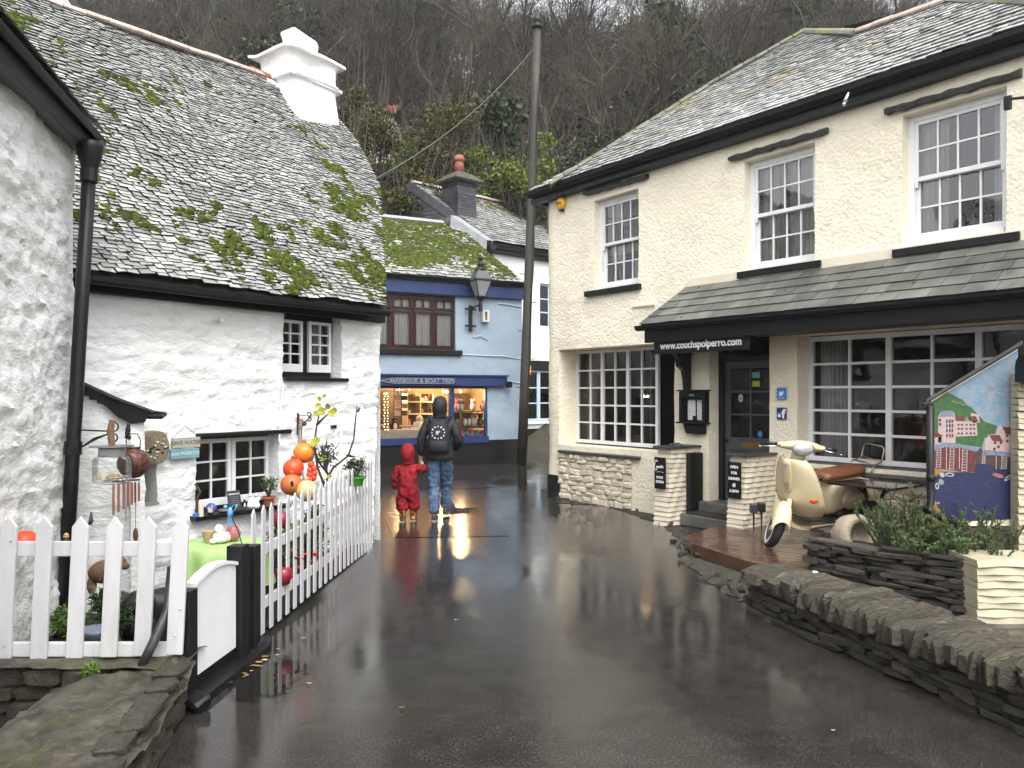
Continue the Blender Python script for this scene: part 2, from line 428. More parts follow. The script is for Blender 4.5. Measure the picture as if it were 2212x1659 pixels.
def moss(pl, poly, n, density, parent, seed, size=(.02, .05), hgt=.55, wave=None, m=None, lift=.008):
    rr = random.Random(seed); mb = MB()
    a0, a1 = min(q[0] for q in poly), max(q[0] for q in poly); b0, b1 = min(q[1] for q in poly), max(q[1] for q in poly)
    A = np.array([[rr.uniform(a0, a1), rr.uniform(b0, b1)] for _ in range(n)])
    D = density(A[:, 0], A[:, 1])
    for (a, b), d in zip(A.tolist(), D.tolist()):
        if rr.random() > d or not inpoly(poly, a, b): continue
        r = rr.uniform(*size) * (.6 + .5 * min(d, 1)); c = (wave(a, b) if wave else 0) + lift
        mb.ct = rr.random(); k = rr.random() * 6.28; el = rr.uniform(1.0, 1.7)
        ring = [pl.p(a + el * r * math.cos(k + t * PI / 3), b + r * math.sin(k + t * PI / 3), c - .004) for t in range(6)]
        ring2 = [pl.p(a + .72 * el * r * math.cos(k + t * PI / 3 + .3), b + .72 * r * math.sin(k + t * PI / 3 + .3), c + r * hgt * rr.uniform(.5, .9)) for t in range(6)]
        tp = pl.p(a, b - r * .2, c + r * hgt)
        mb.add(ring + ring2 + [tp], [(t, (t + 1) % 6, 6 + (t + 1) % 6, 6 + t) for t in range(6)] + [(6 + t, 6 + (t + 1) % 6, 12) for t in range(6)])
    if mb.v: mb.build('moss', m or MOSS, parent, smooth=True, recalc=False, kind='stuff')

def lattice(fr, s0, s1, z0, z1, n, cols, rows, fw, bw, m, window, dep=.035, bot=None, glass=None, tiltr=.004, stout=()):
    """one sash or casement: stiles and rails, glazing bars, and every pane on its own"""
    bot = bot or fw
    mb = MB(fr.p)
    mb.box(s0, s0 + fw, z0, z1, n - dep, n); mb.box(s1 - fw, s1, z0, z1, n - dep, n)
    mb.box(s0 + fw, s1 - fw, z1 - fw, z1, n - dep, n - .001); mb.box(s0 + fw, s1 - fw, z0, z0 + bot, n - dep, n - .001)
    mb.build('sash_frame', m, window, bevel=.004)
    a, b, c, d = s0 + fw, s1 - fw, z0 + bot, z1 - fw
    mb = MB(fr.p)
    ed = [a + (b - a) * i / cols for i in range(cols + 1)]; rz = [c + (d - c) * j / rows for j in range(rows + 1)]
    for i in range(1, cols):
        k = bw * 2.2 if i in stout else bw
        mb.box(ed[i] - k / 2, ed[i] + k / 2, c, d, n - dep * .8, n - .004 if i not in stout else n + .006)
    for j in range(1, rows): mb.box(a, b, rz[j] - bw / 2, rz[j] + bw / 2, n - dep * .8, n - .007)
    if cols > 1 or rows > 1: mb.build('glazing_bars', m, window)
    for i in range(cols):
        for j in range(rows):
            t = [R.uniform(-tiltr, tiltr) for _ in range(3)]; q = n - dep * .55
            mb = MB(fr.p); g = .003
            mb.add([fr.p(ed[i] + g, rz[j] + g, q + t[0]), fr.p(ed[i + 1] - g, rz[j] + g, q + t[1]), fr.p(ed[i + 1] - g, rz[j + 1] - g, q + t[1] + t[2]), fr.p(ed[i] + g, rz[j + 1] - g, q + t[0] + t[2])], [(0, 1, 2, 3) if fr.u.cross(Vector((0, 0, 1))).dot(fr.n) > 0 else (3, 2, 1, 0)])
            mb.build('pane', glass or GLASS, window, recalc=False)
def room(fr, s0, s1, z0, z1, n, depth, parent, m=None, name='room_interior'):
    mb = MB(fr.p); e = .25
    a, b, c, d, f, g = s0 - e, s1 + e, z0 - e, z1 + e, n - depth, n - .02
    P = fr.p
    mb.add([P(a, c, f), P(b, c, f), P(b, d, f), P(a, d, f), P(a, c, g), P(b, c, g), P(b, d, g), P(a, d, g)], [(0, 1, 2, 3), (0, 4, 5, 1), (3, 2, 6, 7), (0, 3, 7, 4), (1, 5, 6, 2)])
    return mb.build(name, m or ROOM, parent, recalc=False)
def curtain(fr, s0, s1, z0, z1, n, m, parent, folds=9, amp=.02, name='curtain'):
    mb = MB(); k = folds * 6
    for zi, (z, sq) in enumerate(((z1, 1.0), (z0, .96))):
        pass
    top = [fr.p(s0 + (s1 - s0) * i / k, z1, n + amp * math.sin(i * PI / 3) + .01 * math.sin(i * .7)) for i in range(k + 1)]
    bot = [fr.p(s0 + (s1 - s0) * i / k, z0, n + amp * 1.3 * math.sin(i * PI / 3 + .3) + .012 * math.sin(i * .7 + 1)) for i in range(k + 1)]
    mb.add(top + bot, [(i, i + 1, k + 2 + i, k + 1 + i) for i in range(k)])
    return mb.build(name, m, parent, smooth=True, recalc=False)
def text(body, fr_p, s, z, n, size, m, parent, name='lettering', align='CENTER', sx=1.0, bold=0.0, ext=.002, udir=None, vdir=None):
    """raised lettering lying on a surface given by fr_p(s, z, n)"""
    cu = bpy.data.curves.new(name, 'FONT'); cu.body = body; cu.align_x = align; cu.align_y = 'CENTER'; cu.size = size; cu.extrude = ext; cu.offset = bold; cu.resolution_u = 3
    tmp = bpy.data.objects.new(name, cu); COL.objects.link(tmp)
    dg = bpy.context.evaluated_depsgraph_get(); me = bpy.data.meshes.new_from_object(tmp.evaluated_get(dg))
    bpy.data.objects.remove(tmp); bpy.data.curves.remove(cu)
    o0 = WL[parent.name]
    for v in me.vertices: v.co = fr_p(s + v.co.x * sx, z + v.co.y, n + v.co.z) - o0
    me.materials.clear(); me.materials.append(m)
    o = bpy.data.objects.new(name, me); _link(o, parent); WL[o.name] = Vector(o0)
    return o
def flip(fr):
    """reading direction: s measured left to right as seen from outside"""
    o = fr.p
    return o

# ------------------------------------------------------------------ the setting: ground, road, hillside
def road_mat():
    m = bpy.data.materials.new('wet asphalt'); m.use_nodes = True; t = m.node_tree; N, L = t.nodes, t.links; b = N['Principled BSDF']
    tc = N.new('ShaderNodeTexCoord')
    def noise(sc, det=4, ro=.6, st=None):
        n = N.new('ShaderNodeTexNoise'); n.inputs['Scale'].default_value = sc; n.inputs['Detail'].default_value = det; n.inputs['Roughness'].default_value = ro
        if st:
            mp = N.new('ShaderNodeMapping'); mp.inputs['Scale'].default_value = st; L.new(tc.outputs['Object'], mp.inputs['Vector']); L.new(mp.outputs[0], n.inputs['Vector'])
        else: L.new(tc.outputs['Object'], n.inputs['Vector'])
        return n.outputs['Fac']
    def mr(v, a, b_, c, d):
        n = N.new('ShaderNodeMapRange'); n.inputs['From Min'].default_value = a; n.inputs['From Max'].default_value = b_; n.inputs['To Min'].default_value = c; n.inputs['To Max'].default_value = d; L.new(v, n.inputs['Value']); return n.outputs[0]
    ag = noise(85, 4, .8); big = noise(.55, 4, .55, (1.4, .5, 1)); mid = noise(5, 4)
    cr = N.new('ShaderNodeValToRGB'); e = cr.color_ramp.elements; e[0].position = .42; e[0].color = (.0095, .009, .0088, 1); e[1].position = .70; e[1].color = (.072, .064, .057, 1)
    L.new(ag, cr.inputs['Fac'])
    mul = N.new('ShaderNodeVectorMath'); mul.operation = 'SCALE'; L.new(cr.outputs[0], mul.inputs[0]); L.new(mr(mid, .3, .7, .75, 1.2), mul.inputs['Scale']); L.new(mul.outputs[0], b.inputs['Base Color'])
    wet = mr(big, .42, .58, 1, 0)
    a = N.new('ShaderNodeMath'); a.operation = 'MULTIPLY_ADD'; L.new(wet, a.inputs[0]); a.inputs[1].default_value = -.09; a.inputs[2].default_value = .13
    L.new(a.outputs[0], b.inputs['Roughness'])
    b.inputs['Specular IOR Level'].default_value = .42
    bp = N.new('ShaderNodeBump'); bp.inputs['Distance'].default_value = .004; L.new(mr(big, .42, .58, .04, .24), bp.inputs['Strength']); L.new(noise(130, 3, .7), bp.inputs['Height'])
    bq = N.new('ShaderNodeBump'); bq.inputs['Distance'].default_value = .012; bq.inputs['Strength'].default_value = .14; L.new(noise(3.2, 3), bq.inputs['Height']); L.new(bp.outputs[0], bq.inputs['Normal'])
    L.new(bq.outputs[0], b.inputs['Normal'])
    return m
ROAD = road_mat()
PATCH = mat('newer asphalt patch', (.009, .009, .0095), (.026, .025, .024), 90, .09, rough2=.20, bump=.2, bs=110, bdist=.003, coat=.0)
def water_mat():
    m = mat('standing water film', (.012, .011, .010), None, rough=.025); N, L = m.node_tree.nodes, m.node_tree.links
    tc = N.new('ShaderNodeTexCoord'); n = N.new('ShaderNodeTexNoise'); n.inputs['Scale'].default_value = 7; L.new(tc.outputs['Object'], n.inputs['Vector'])
    ln = N.new('ShaderNodeVectorMath'); ln.operation = 'LENGTH'; mp = N.new('ShaderNodeMapping'); mp.inputs['Scale'].default_value = (2.6, 1.75, 1); L.new(tc.outputs['Object'], mp.inputs[0]); L.new(mp.outputs[0], ln.inputs[0])
    ad = N.new('ShaderNodeMath'); ad.operation = 'MULTIPLY_ADD'; L.new(n.outputs['Fac'], ad.inputs[0]); ad.inputs[1].default_value = .8; L.new(ln.outputs['Value'], ad.inputs[2])
    mr = N.new('ShaderNodeMapRange'); mr.inputs['From Min'].default_value = .85; mr.inputs['From Max'].default_value = 1.05; L.new(ad.outputs[0], mr.inputs[0])
    tr = N.new('ShaderNodeBsdfTransparent'); mx = N.new('ShaderNodeMixShader'); L.new(mr.outputs[0], mx.inputs[0]); L.new(N['Principled BSDF'].outputs[0], mx.inputs[1]); L.new(tr.outputs[0], mx.inputs[2]); L.new(mx.outputs[0], N['Material Output'].inputs['Surface']); return m
PUDDLE = water_mat()
EARTH = mat('leaf litter slope', (.030, .024, .015), (.055, .045, .028), 2, .95, bump=.8, bs=6, bdist=.1, c3=(.028, .036, .012), n3=.4, r3=(.5, .6))

mb = MB(); mb.quad((-400, -200, -.02), (400, -200, -.02), (400, 900, -.02), (-400, 900, -.02)); g = mb.build('ground', EARTH, kind='structure')
tag(g, 'damp earth around and beyond the houses', 'ground')
mb = MB()
nx, ny = 60, 90
gx = np.linspace(-14, 9, nx); gy = np.linspace(-6, 24, ny)
X, Y = np.meshgrid(gx, gy, indexing='ij'); Zg = fbm(X * .5, Y * .5, 0, 2, 44) * .0012
vs = np.stack([X, Y, Zg], -1).reshape(-1, 3)
fs = [(i * ny + j, (i + 1) * ny + j, (i + 1) * ny + j + 1, i * ny + j + 1) for i in range(nx - 1) for j in range(ny - 1)]
road = np_mesh('road', vs, fs, ROAD, kind='structure'); tag(road, 'wet dark asphalt lane between the cottages', 'road')
def sheet(name, pts, z, m, label=None):
    mb = MB(); mb.add([Vector((q[0], q[1], z)) for q in pts], [tuple(range(len(pts)))])
    o = mb.build(name, m, kind='structure', recalc=False)
    if label: tag(o, label, 'road patch')
    return o
def gpx(*l): return [gr(x, y) for x, y in l]
sheet('asphalt_patch', gpx((830, 1118), (1065, 1108), (1100, 1158), (850, 1162)), .0045, PATCH, 'darker rectangular asphalt patch under the two walkers')
sheet('asphalt_patch', gpx((968, 1037), (1045, 1037), (1068, 1053), (982, 1057)), .005, PATCH, 'small dark asphalt patch right of the walking man')
sheet('asphalt_patch', gpx((962, 1058), (1000, 1057), (1032, 1098), (985, 1098)), .0045, PATCH, 'narrow slanting asphalt strip behind the walking man')
def blob(cx, cy, rx, ry, seed):
    c = gr(cx, cy); e = gr(cx + rx, cy); f = gr(cx, cy + ry); a = (e - c).length; b = (f - c).length
    return [c + Vector((a * math.cos(t) * (1 + .35 * vn(math.cos(t) * 1.7 + seed, math.sin(t) * 1.7)), b * math.sin(t) * (1 + .35 * vn(math.cos(t) * 1.7 + seed, math.sin(t) * 1.7 + 9)), 0)) for t in [2 * PI * i / 40 for i in range(40)]]
o = sheet('puddle', blob(592, 1462, 120, 62, 3.3), .0045, PUDDLE); tag(o, 'shallow puddle by the gate mirroring the pickets', 'puddle')
def hill_z(x, y):
    z = np.interp(y, [20, 25, 28.5, 33, 50, 74, 90, 160], [-.1, .5, 5.0, 9.5, 19.5, 32.0, 35, 36])
    dip = 5.5 * np.exp(-((x - 7.5) / 5.0) ** 2) * np.clip((y - 50) / 24, 0, 1)
    lf = np.clip((-x - 6) / 10, 0, 1) * 1.5
    return z - dip + lf + fbm(x * .12, y * .12, 0, 3, 71) * np.clip((y - 24) / 8, 0, 1) * 1.2
X, Y = np.meshgrid(np.linspace(-75, 75, 76), np.linspace(20, 150, 90), indexing='ij')
vs = np.stack([X, Y, hill_z(X, Y)], -1).reshape(-1, 3)
fs = [(i * 90 + j, (i + 1) * 90 + j, (i + 1) * 90 + j + 1, i * 90 + j + 1) for i in range(75) for j in range(89)]
hl = np_mesh('hillside', vs, fs, EARTH, kind='structure'); tag(hl, 'steep wooded hillside rising behind the village', 'hill')

# ------------------------------------------------------------------ the white cottage on the left
K = Fr((-1.6, 9.6), (-.573, -.819), (.819, -.573))
def Kp(s, z, n):   # the wall leans: its foot is drawn in at the corner
    s = s + np.clip(2.8 - z, 0, 3) * .055 * np.clip(1 - s / 3.2, 0, 1)
    return np.stack([K.o.x + K.u.x * s + K.n.x * n, K.o.y + K.u.y * s + K.n.y * n, z + 0 * s], -1)
cot = thing('cottage', 'whitewashed rubble cottage under a mossy slate roof with white chimney', 'cottage', K.p(2, 0, -1.5))
lw0, lwt = K.px(428, 944); lw1, lwb = K.px(611, 1088)
uw0, uwb = K.px(615, 815); uw1, uwt = K.px(741, 664)
sl0, slb = K.px(309, 1088); sl1, slt = K.px(340, 1000)
holes = [(lw1, lw0, lwb, lwt, .22), (uw1, uw0, uwb, 2.70, .2), (sl1, sl0, slb, slt, .25)]
kwall = wall('front_wall', K, 0, 4.1, -.1, 2.82, holes, WHITEWASH, cot, .026, rubble(1.0, 3), .4, P=Kp)
KE = Fr(K.p(0, 0), (-K.n.x, -K.n.y), (-K.u.x, -K.u.y))
wall('end_wall', KE, .02, 5.6, -.1, 5.9, [], WHITEWASH, cot, .12, rubble(.6, 8), .3, mask=lambda a, b: b < 2.7 + 1.15 * np.minimum(a, 5.6 - a))
mb = MB(K.p); mb.box(.3, 6, -.1, 2.7, -.7, -.45); mb.build('inner_wall', ROOM, cot)
# lower casement window
w_ = thing('window', None, None, K.p(lw1, lwb), parent=cot); n0 = -.2
mid = (lw0 + lw1) / 2
mb = MB(K.p); fw = .035
mb.box(lw1, lw0, lwt - .03, lwt, n0 - .05, n0 + .012); mb.box(lw1, lw1 + .03, lwb, lwt - .03, n0 - .05, n0 + .012); mb.box(lw0 - .03, lw0, lwb, lwt - .03, n0 - .05, n0 + .012); mb.box(lw1 + .03, lw0 - .03, lwb, lwb + .04, n0 - .05, n0 + .012)
mb.build('outer_frame', BLACKPAINT, w_)
for a, b in ((lw1 + .035, mid - .004), (mid + .004, lw0 - .035)): lattice(K, a, b, lwb + .045, lwt - .035, n0 + .02, 2, 3, .045, .018, WHITEPAINT, w_, .04, .075)
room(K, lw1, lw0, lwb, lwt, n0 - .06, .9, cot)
mb = MB(K.p); z = lwb; mb.box(lw1 - .03, lw0 + .09, z - .035, z + .004, -.22, .10); mb.build('window_sill', BLACKPAINT, cot, bevel=.006)
mb = MB(K.p); mb.box(lw1 - .09, lw0 + .02, lwt - .008, lwt + .035, -.18, .045); o = mb.build('lintel', BLACKPAINT, cot, bevel=.01)
# upper casements
w_ = thing('window', None, None, K.p(uw1, uwb), parent=cot); n0 = -.17; zt = 2.66
mid = (uw0 + uw1) / 2
mb = MB(K.p)
mb.box(uw1, uw0, zt - .035, zt + .04, n0 - .06, n0); mb.box(uw1, uw1 + .05, uwb, zt - .035, n0 - .06, n0); mb.box(uw0 - .05, uw0, uwb, zt - .035, n0 - .06, n0); mb.box(uw1 + .05, uw0 - .05, uwb, uwb + .06, n0 - .06, n0); mb.box(mid - .03, mid + .03, uwb + .06, zt - .035, n0 - .06, n0)
mb.build('outer_frame', BLACKPAINT, w_)
lattice(K, uw1 + .055, mid - .035, uwb + .065, zt - .045, n0 + .035, 2, 4, .035, .016, WHITEPAINT, w_, .045, .09)
lattice(K, mid + .033, uw0 - .045, uwb + .065, zt - .045, n0 + .01, 2, 4, .035, .016, WHITEPAINT, w_, .045, .09)
room(K, uw1, uw0, uwb, zt, n0 - .07, .8, cot)
curtain(K, uw1 + .06, mid - .05, uwb + .05, zt, n0 - .12, CURTAINW, cot, 5, .015)
mb = MB(K.p); mb.box(uw1 - .05, uw0 + .02, uwb - .035, uwb + .004, -.2, .05); mb.build('window_sill', BLACKPAINT, cot, bevel=.006)
# slot window
mb = MB(K.p); mb.box(sl1, sl0, slb, slt, -.27, -.25); mb.build('slot_pane', mat('dark green glass', (.006, .012, .007), None, rough=.5, spec=.2), cot)
mb = MB(K.p); mb.box(sl1 - .01, sl0 + .01, slb - .02, slb + .003, -.24, .02); mb.build('slot_sill', MATS['old roof slate'], cot)
# roof
KR = Pl((-1.5, 9.3, 2.82), (-.573, -.819), (-.819, .573), 1.2)
outline = [KR.px(835, 668), KR.px(829, 540), KR.px(822, 398), KR.px(770, 310), KR.px(720, 252), KR.px(575, 168), KR.px(75, -2)]
outline = [(0, 0)] + outline[1:]
last = outline[-1]; outline += [(last[0] + 1.6, last[1] - .1), (last[0] + 1.6, 0.0)]
bmax = max(q[1] for q in outline)
roof = thing('roof', None, None, KR.p(2, 1), parent=cot)
kwave = lambda a, b: .035 * math.sin(a * 1.3 + .5) * math.sin(b * .9) + .02 * math.sin(a * 2.9 + b * 1.7)
mb = MB(KR.p)
mb.prism(outline, -.13, -.055); mb.build('roof_deck', UNDER, roof)
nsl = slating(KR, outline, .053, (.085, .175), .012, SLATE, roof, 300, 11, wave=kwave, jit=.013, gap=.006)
def kd(a, b):
    n = fbm(a * 1.6 + 3, b * 1.1, 0, 4, 5); n2 = fbm(a * 4.5, b * 4.0, 0, 3, 15)
    low = np.clip(1.25 - b / 2.1, 0, 1); rt = np.clip(1.15 - a / 4.2, .12, 1)
    ex = np.exp(-((a - 2.6) / 1.2) ** 2 - ((b - 3.0) / .5) ** 2) * .25
    n3 = vn(a * 9, b * 16, 0, 77)
    return np.clip((n * .75 + n2 * .7 + n3 * .35 + 1.05 * low * rt + ex - .82) * 2.2, 0, .9)
moss(KR, [(q[0], max(q[1], .03)) for q in outline], 36000, kd, roof, 4, (.013, .034), wave=kwave, hgt=.55, lift=.024)
# ridge tiles
ra, rb = Vector(KR.p(*KR.px(575, 166))), Vector(KR.p(*KR.px(75, -4)))
rv = (rb - ra); nt_ = 12; rside = Vector((-KR.u.y, KR.u.x, 0))
def ridge_run(a, b, n, m, parent, r=.10, hgt=.07, over=1.0, name='ridge_tile'):
    d = (b - a) / n; t = d.normalized(); side = t.cross(Vector((0, 0, 1))).normalized(); up = side.cross(t)
    for i in range(n):
        mb = MB(); j = R.uniform(-.006, .006)
        rs = []
        for q in (a + d * i + t * .006, a + d * (i + 1) - t * .006):
            rs.append([q + side * (r * math.cos(k)) + up * (hgt * math.sin(k) + j - .015) for k in [0, PI / 5, 2 * PI / 5, 3 * PI / 5, 4 * PI / 5, PI]] + [q - side * r * .8 - up * .03, q + side * r * .8 - up * .03])
        mb.rings(rs); mb.build(name, m, parent, bevel=.005)
ridge_run(ra, rb + rv * .25, 15, RIDGE, roof)
# back slope so that the roof is a roof from other sides too
bk = MB(); bi = Vector((-.819, .573, 0))
bk.add([ra, rb + rv * .25, rb + rv * .25 + bi * 3.2 - Vector((0, 0, 3.4)), ra + bi * 3.2 - Vector((0, 0, 3.4))], [(0, 1, 2, 3)]); bk.build('rear_slope', MATS['old roof slate'], roof)
# eaves board and gutter
mb = MB(); e0, e1 = KR.p(-.03, -.03, -.07), KR.p(4.2, -.03, -.07)
prof = [(-.055, .0), (-.05, -.035), (-.02, -.06), (.015, -.06), (.04, -.035), (.045, .0)]
kn = K.n
mb.rings([[q + kn * (a + .05) + Vector((0, 0, b + .02)) for a, b in prof] for q in (e0, (e0 + e1) / 2 + Vector((0, 0, -.015)), e1)]); mb.build('gutter', BLACKPAINT, cot)
mb = MB(K.p); mb.box(-.02, 4.1, 2.66, 2.80, .012, .05); mb.build('eaves_board', BLACKPAINT, cot)
# chimney (white painted, ledges, cap, leaning cowl)
ch = thing('chimney', None, None, KR.p(*KR.px(640, 215)), parent=cot)
def chim_ring(pts): return [Vector(q) for q in pts]
cu, cn = K.u, K.n; cb = at(640, 195, 11.9)
def cring(du0, du1, dn0, dn1, z, wob=.02):
    base = Vector((cb.x, cb.y, 0)); out = []
    n = 5
    cs = [(du0, dn1), (du1, dn1), (du1, dn0), (du0, dn0)]
    for (a0, b0), (a1, b1) in zip(cs, cs[1:] + cs[:1]):
        for k in range(n):
            f = k / n; a, b = a0 + (a1 - a0) * f, b0 + (b1 - b0) * f
            out.append(base + cu * (a + wob * vn(a * 3, z * 3, b * 3, 5)) + cn * (b + wob * vn(a * 3, z * 3 + 7, b * 3, 6)) + Vector((0, 0, z + wob * vn(a * 4, b * 4, z, 9))))
    return out
zc = [(5.1, -.52, .46, -.6, .50), (5.6, -.51, .45, -.55, .46), (5.95, -.50, .43, -.5, .44), (6.3, -.48, .40, -.48, .42), (6.52, -.47, .38, -.46, .40), (6.53, -.54, .44, -.52, .47), (6.60, -.53, .43, -.50, .45), (6.63, -.44, .36, -.42, .37), (6.9, -.43, .35, -.41, .36), (7.10, -.44, .36, -.42, .37), (7.13, -.52, .45, -.50, .45), (7.19, -.52, .44, -.5, .44), (7.36, -.36, .28, -.34, .30), (7.40, -.30, .24, -.28, .24)]
zq = lambda z: z if z < 6.3 else 6.3 + (z - 6.3) * .62
mb = MB(); mb.rings([cring(a, b, c, d, zq(z), .06) for z, a, b, c, d in zc]); mb.build('chimney_stack', WHITEWASH, ch, smooth=True, sub=1)
for zz, q in ((zq(6.545), .47), (zq(7.155), .50)):
    mb = MB(); mb.rings([cring(-q - .07, q - .02, -q, q - .04, z, .035) for z in (zz - .02, zz + .02)]); mb.build('drip_slate', WHITEWASH, ch)
mb = MB(); cp = Vector((cb.x, cb.y, 0)) - cu * .04
tl = -cu * .06
mb.rings([[cp + cu * a + cn * b + Vector((0, 0, zq(z))) + tl * ((z - 7.38) / .4) for a, b in ((-.25, .14), (.22, .14), (.22, -.14), (-.25, -.14))] for z in (7.36, 7.52, 7.60)] + [[cp + cu * a + cn * b + Vector((0, 0, zq(z) + .28 * (a - .05) * .5)) + tl for a, b, z in ((-.22, .15, 7.70), (.30, .15, 7.76), (.30, -.15, 7.76), (-.22, -.15, 7.70))]] + [[cp + cu * a + cn * b + Vector((0, 0, zq(z))) + tl for a, b, z in ((-.19, .14, 7.77), (.24, .14, 7.88), (.24, -.14, 7.88), (-.19, -.14, 7.77))]])
mb.build('chimney_cowl', WHITEWASH, ch, bevel=.03)
mb = MB(); q = at(612, 85, 11.6); mb.tube([q + Vector((-.22, 0, -.12)), q + Vector((-.16, 0, .22))], .006, 5); mb.ball(q + Vector((-.17, 0, .24)), .025, seg=6, rng=4); mb.build('wire_aerial', IRON, ch)
mb = MB(KR.p)
f0, f1 = KR.px(575, 172), KR.px(720, 256)
mb.prism([(f0[0] + .02, f0[1] - .10), (f1[0] - .05, f1[1] - .09), (f1[0] - .05, f1[1] + .02), (f0[0] + .02, f0[1] + .04)], .02, .035); mb.build('flashing', WHITEWASH, ch)
mb = MB(); q0, q1 = KR.p(*KR.px(540, 155)), KR.p(*KR.px(580, 172)); mb.tube([q0 + Vector((0, 0, .02)), q1 + Vector((0, 0, .02))], .07, 8); mb.build('brick_ridge_end', BRICKPOT, roof)

# small lean-to porch by the downpipe
PF = Fr((-3.46, 6.30), (1, .10), (.10, -1))
def Ppx(x, y): return PF.px(x, y)
a0, _ = Ppx(160, 900); a1, _ = Ppx(312, 900)
lean = thing('porch', None, None, PF.p(a0, 0, -.3), parent=cot)
_, zl = Ppx(185, 848); _, zr = Ppx(312, 908)
wall('side_wall', PF, a0 - .1, a1, -.05, zl, [], WHITEWASH, lean, .03, rubble(.35, 21), .9, mask=lambda a, b: b < zl + (zr - zl) * (a - a0) / (a1 - a0))
wall('front_wall', Fr(PF.p(a1, 0), (-.46, .89), (.89, .46)), .0, .75, -.05, zr, [], WHITEWASH, lean, .04, rubble(.5, 22), .1)
mb = MB(PF.p)
def pp(*l): return [Ppx(x, y) for x, y in l]
mb.prism(pp((150, 800), (185, 826), (248, 855), (312, 884), (360, 890), (362, 897), (352, 904), (318, 904), (314, 912), (290, 915), (262, 902), (235, 878), (205, 858), (185, 850), (150, 848)), .0, .06)
mb.build('barge_board', BLACKPAINT, lean, bevel=.005)
mb = MB(PF.p); l = pp((150, 795), (183, 822), (248, 853), (340, 886)); l2 = l + [(a, b - .02) for a, b in l[::-1]]; sk = lambda a, c: a - .46 * max(0, -c)
mb.T = lambda a, b, c: PF.p(sk(a, c), b, c)
mb.prism(l2, -.6, .08); mb.build('porch_roof', SLATE_D, lean)
mb = MB(lambda a, b, c: PF.p(sk(a, c), b, c)); a, b = Ppx(340, 893); mb.box(a - .06, a + .08, b - .045, b, -.5, .075); mb.build('porch_gutter', BLACKPAINT, lean, bevel=.02)

# ------------------------------------------------------------------ near wing on the far left
Lw = Fr((-3.45, 6.2), (.238, -1), (1, .238))
wing = thing('cottage_wing', 'near white rubble wing at the left edge with black eaves', 'cottage', Lw.p(1, 0, -.5))
wall('side_wall', Lw, -.03, 6.0, -.15, 3.72, [], WHITEWASH, wing, .03, lambda s, z: rubble(1.35, 31)(s, z) - .07 * np.exp(-np.clip(s + .03, 0, 9) / .05), .5)
LE = Fr(Lw.p(-.03, 0, -.0), (-Lw.n.x, -Lw.n.y), (-Lw.u.x, -Lw.u.y))
wall('end_wall', LE, .03, 1.2, -.1, 3.72, [], WHITEWASH, wing, .05, rubble(.5, 33), .2)
mb = MB(Lw.p); mb.box(-.05, 6.0, 3.70, 3.80, -.2, .10); mb.build('soffit', mat('grey soffit board', (.10, .10, .095), (.06, .06, .055), 3, .6, bump=.3, bs=20, bdist=.004), wing)
mb = MB(Lw.p); mb.box(-.09, 6.0, 3.69, 3.87, .10, .135); mb.build('fascia', BLACKPAINT, wing)
mb = MB()
prof = [(0, 0), (.005, -.03), (.02, -.05), (.04, -.05), (.055, -.03), (.06, 0)]
mb.rings([[Lw.p(s, 3.85 + b, .135 + a) for a, b in prof] for s in (-.12, 2, 6)]); mb.build('gutter', BLACKPAINT, wing)
WR = Pl(Lw.p(-.12, 3.90, .17), (Lw.u.x, Lw.u.y), (-Lw.n.x, -Lw.n.y), .95)
wr_ = thing('roof', None, None, WR.p(2, 0), parent=wing)
mb = MB(WR.p); mb.prism([(0, 0), (6.3, 0), (6.3, 3.2), (0, 3.2)], -.12, -.04); mb.build('roof_deck', UNDER, wr_)
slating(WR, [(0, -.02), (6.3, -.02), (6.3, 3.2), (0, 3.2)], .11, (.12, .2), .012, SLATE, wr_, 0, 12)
mb = MB()
q0, q1 = at(194, 350, 6.02), at(135, 1330, 5.80)
q1 = Vector((q1.x, q1.y, .05))
dp = [q0 + (q1 - q0) * t for t in (0, .33, .66, 1)]
mb.tube(dp, .050, 12); mb.build('downpipe', BLACKPAINT, wing, smooth=True)
for t in (.03, .62, .99):
    mb = MB(); q = q0 + (q1 - q0) * t; d = (q1 - q0).normalized(); mb.tube([q - d * .05, q + d * .05], .062, 12); mb.build('pipe_collar', BLACKPAINT, wing)
mb = MB(); mb.lathe([(.055, -.2), (.06, -.1), (.08, -.04), (.095, .05), (.095, .09), (.08, .09)], q0 + Vector((.0, 0, .06)), 12); mb.build('hopper', BLACKPAINT, wing, smooth=True)
mb = MB(); g0 = Lw.p(-.05, 3.8, .15); mb.tube([g0, q0 + Vector((0, 0, .12))], .05, 8); mb.build('gutter_outlet', BLACKPAINT, wing)
# ------------------------------------------------------------------ stones: chamfered, uneven blocks shared by every wall
def stone_meshes(n, m, seed, ch=.16, jit=.12):
    rr = random.Random(seed); out = []
    for k in range(n):
        bm = bmesh.new(); bmesh.ops.create_cube(bm, size=1.0)
        for v in bm.verts: v.co += Vector((rr.uniform(-jit, jit), rr.uniform(-jit, jit), rr.uniform(-jit, jit)))
        bmesh.ops.bevel(bm, geom=list(bm.edges), offset=ch, segments=1, affect='EDGES', clamp_overlap=True)
        for v in bm.verts: v.co += Vector((rr.uniform(-1, 1), rr.uniform(-1, 1), rr.uniform(-1, 1))) * .03
        me = bpy.data.meshes.new('stone'); bm.to_mesh(me); bm.free(); me.materials.append(m); out.append(me)
    return out
STN_DARK = stone_meshes(8, DARKSTONE, 1); STN_CREAM = stone_meshes(8, CREAMSTONE, 2, .22, .14); STN_COPE = stone_meshes(8, COPING, 3, .2, .12)
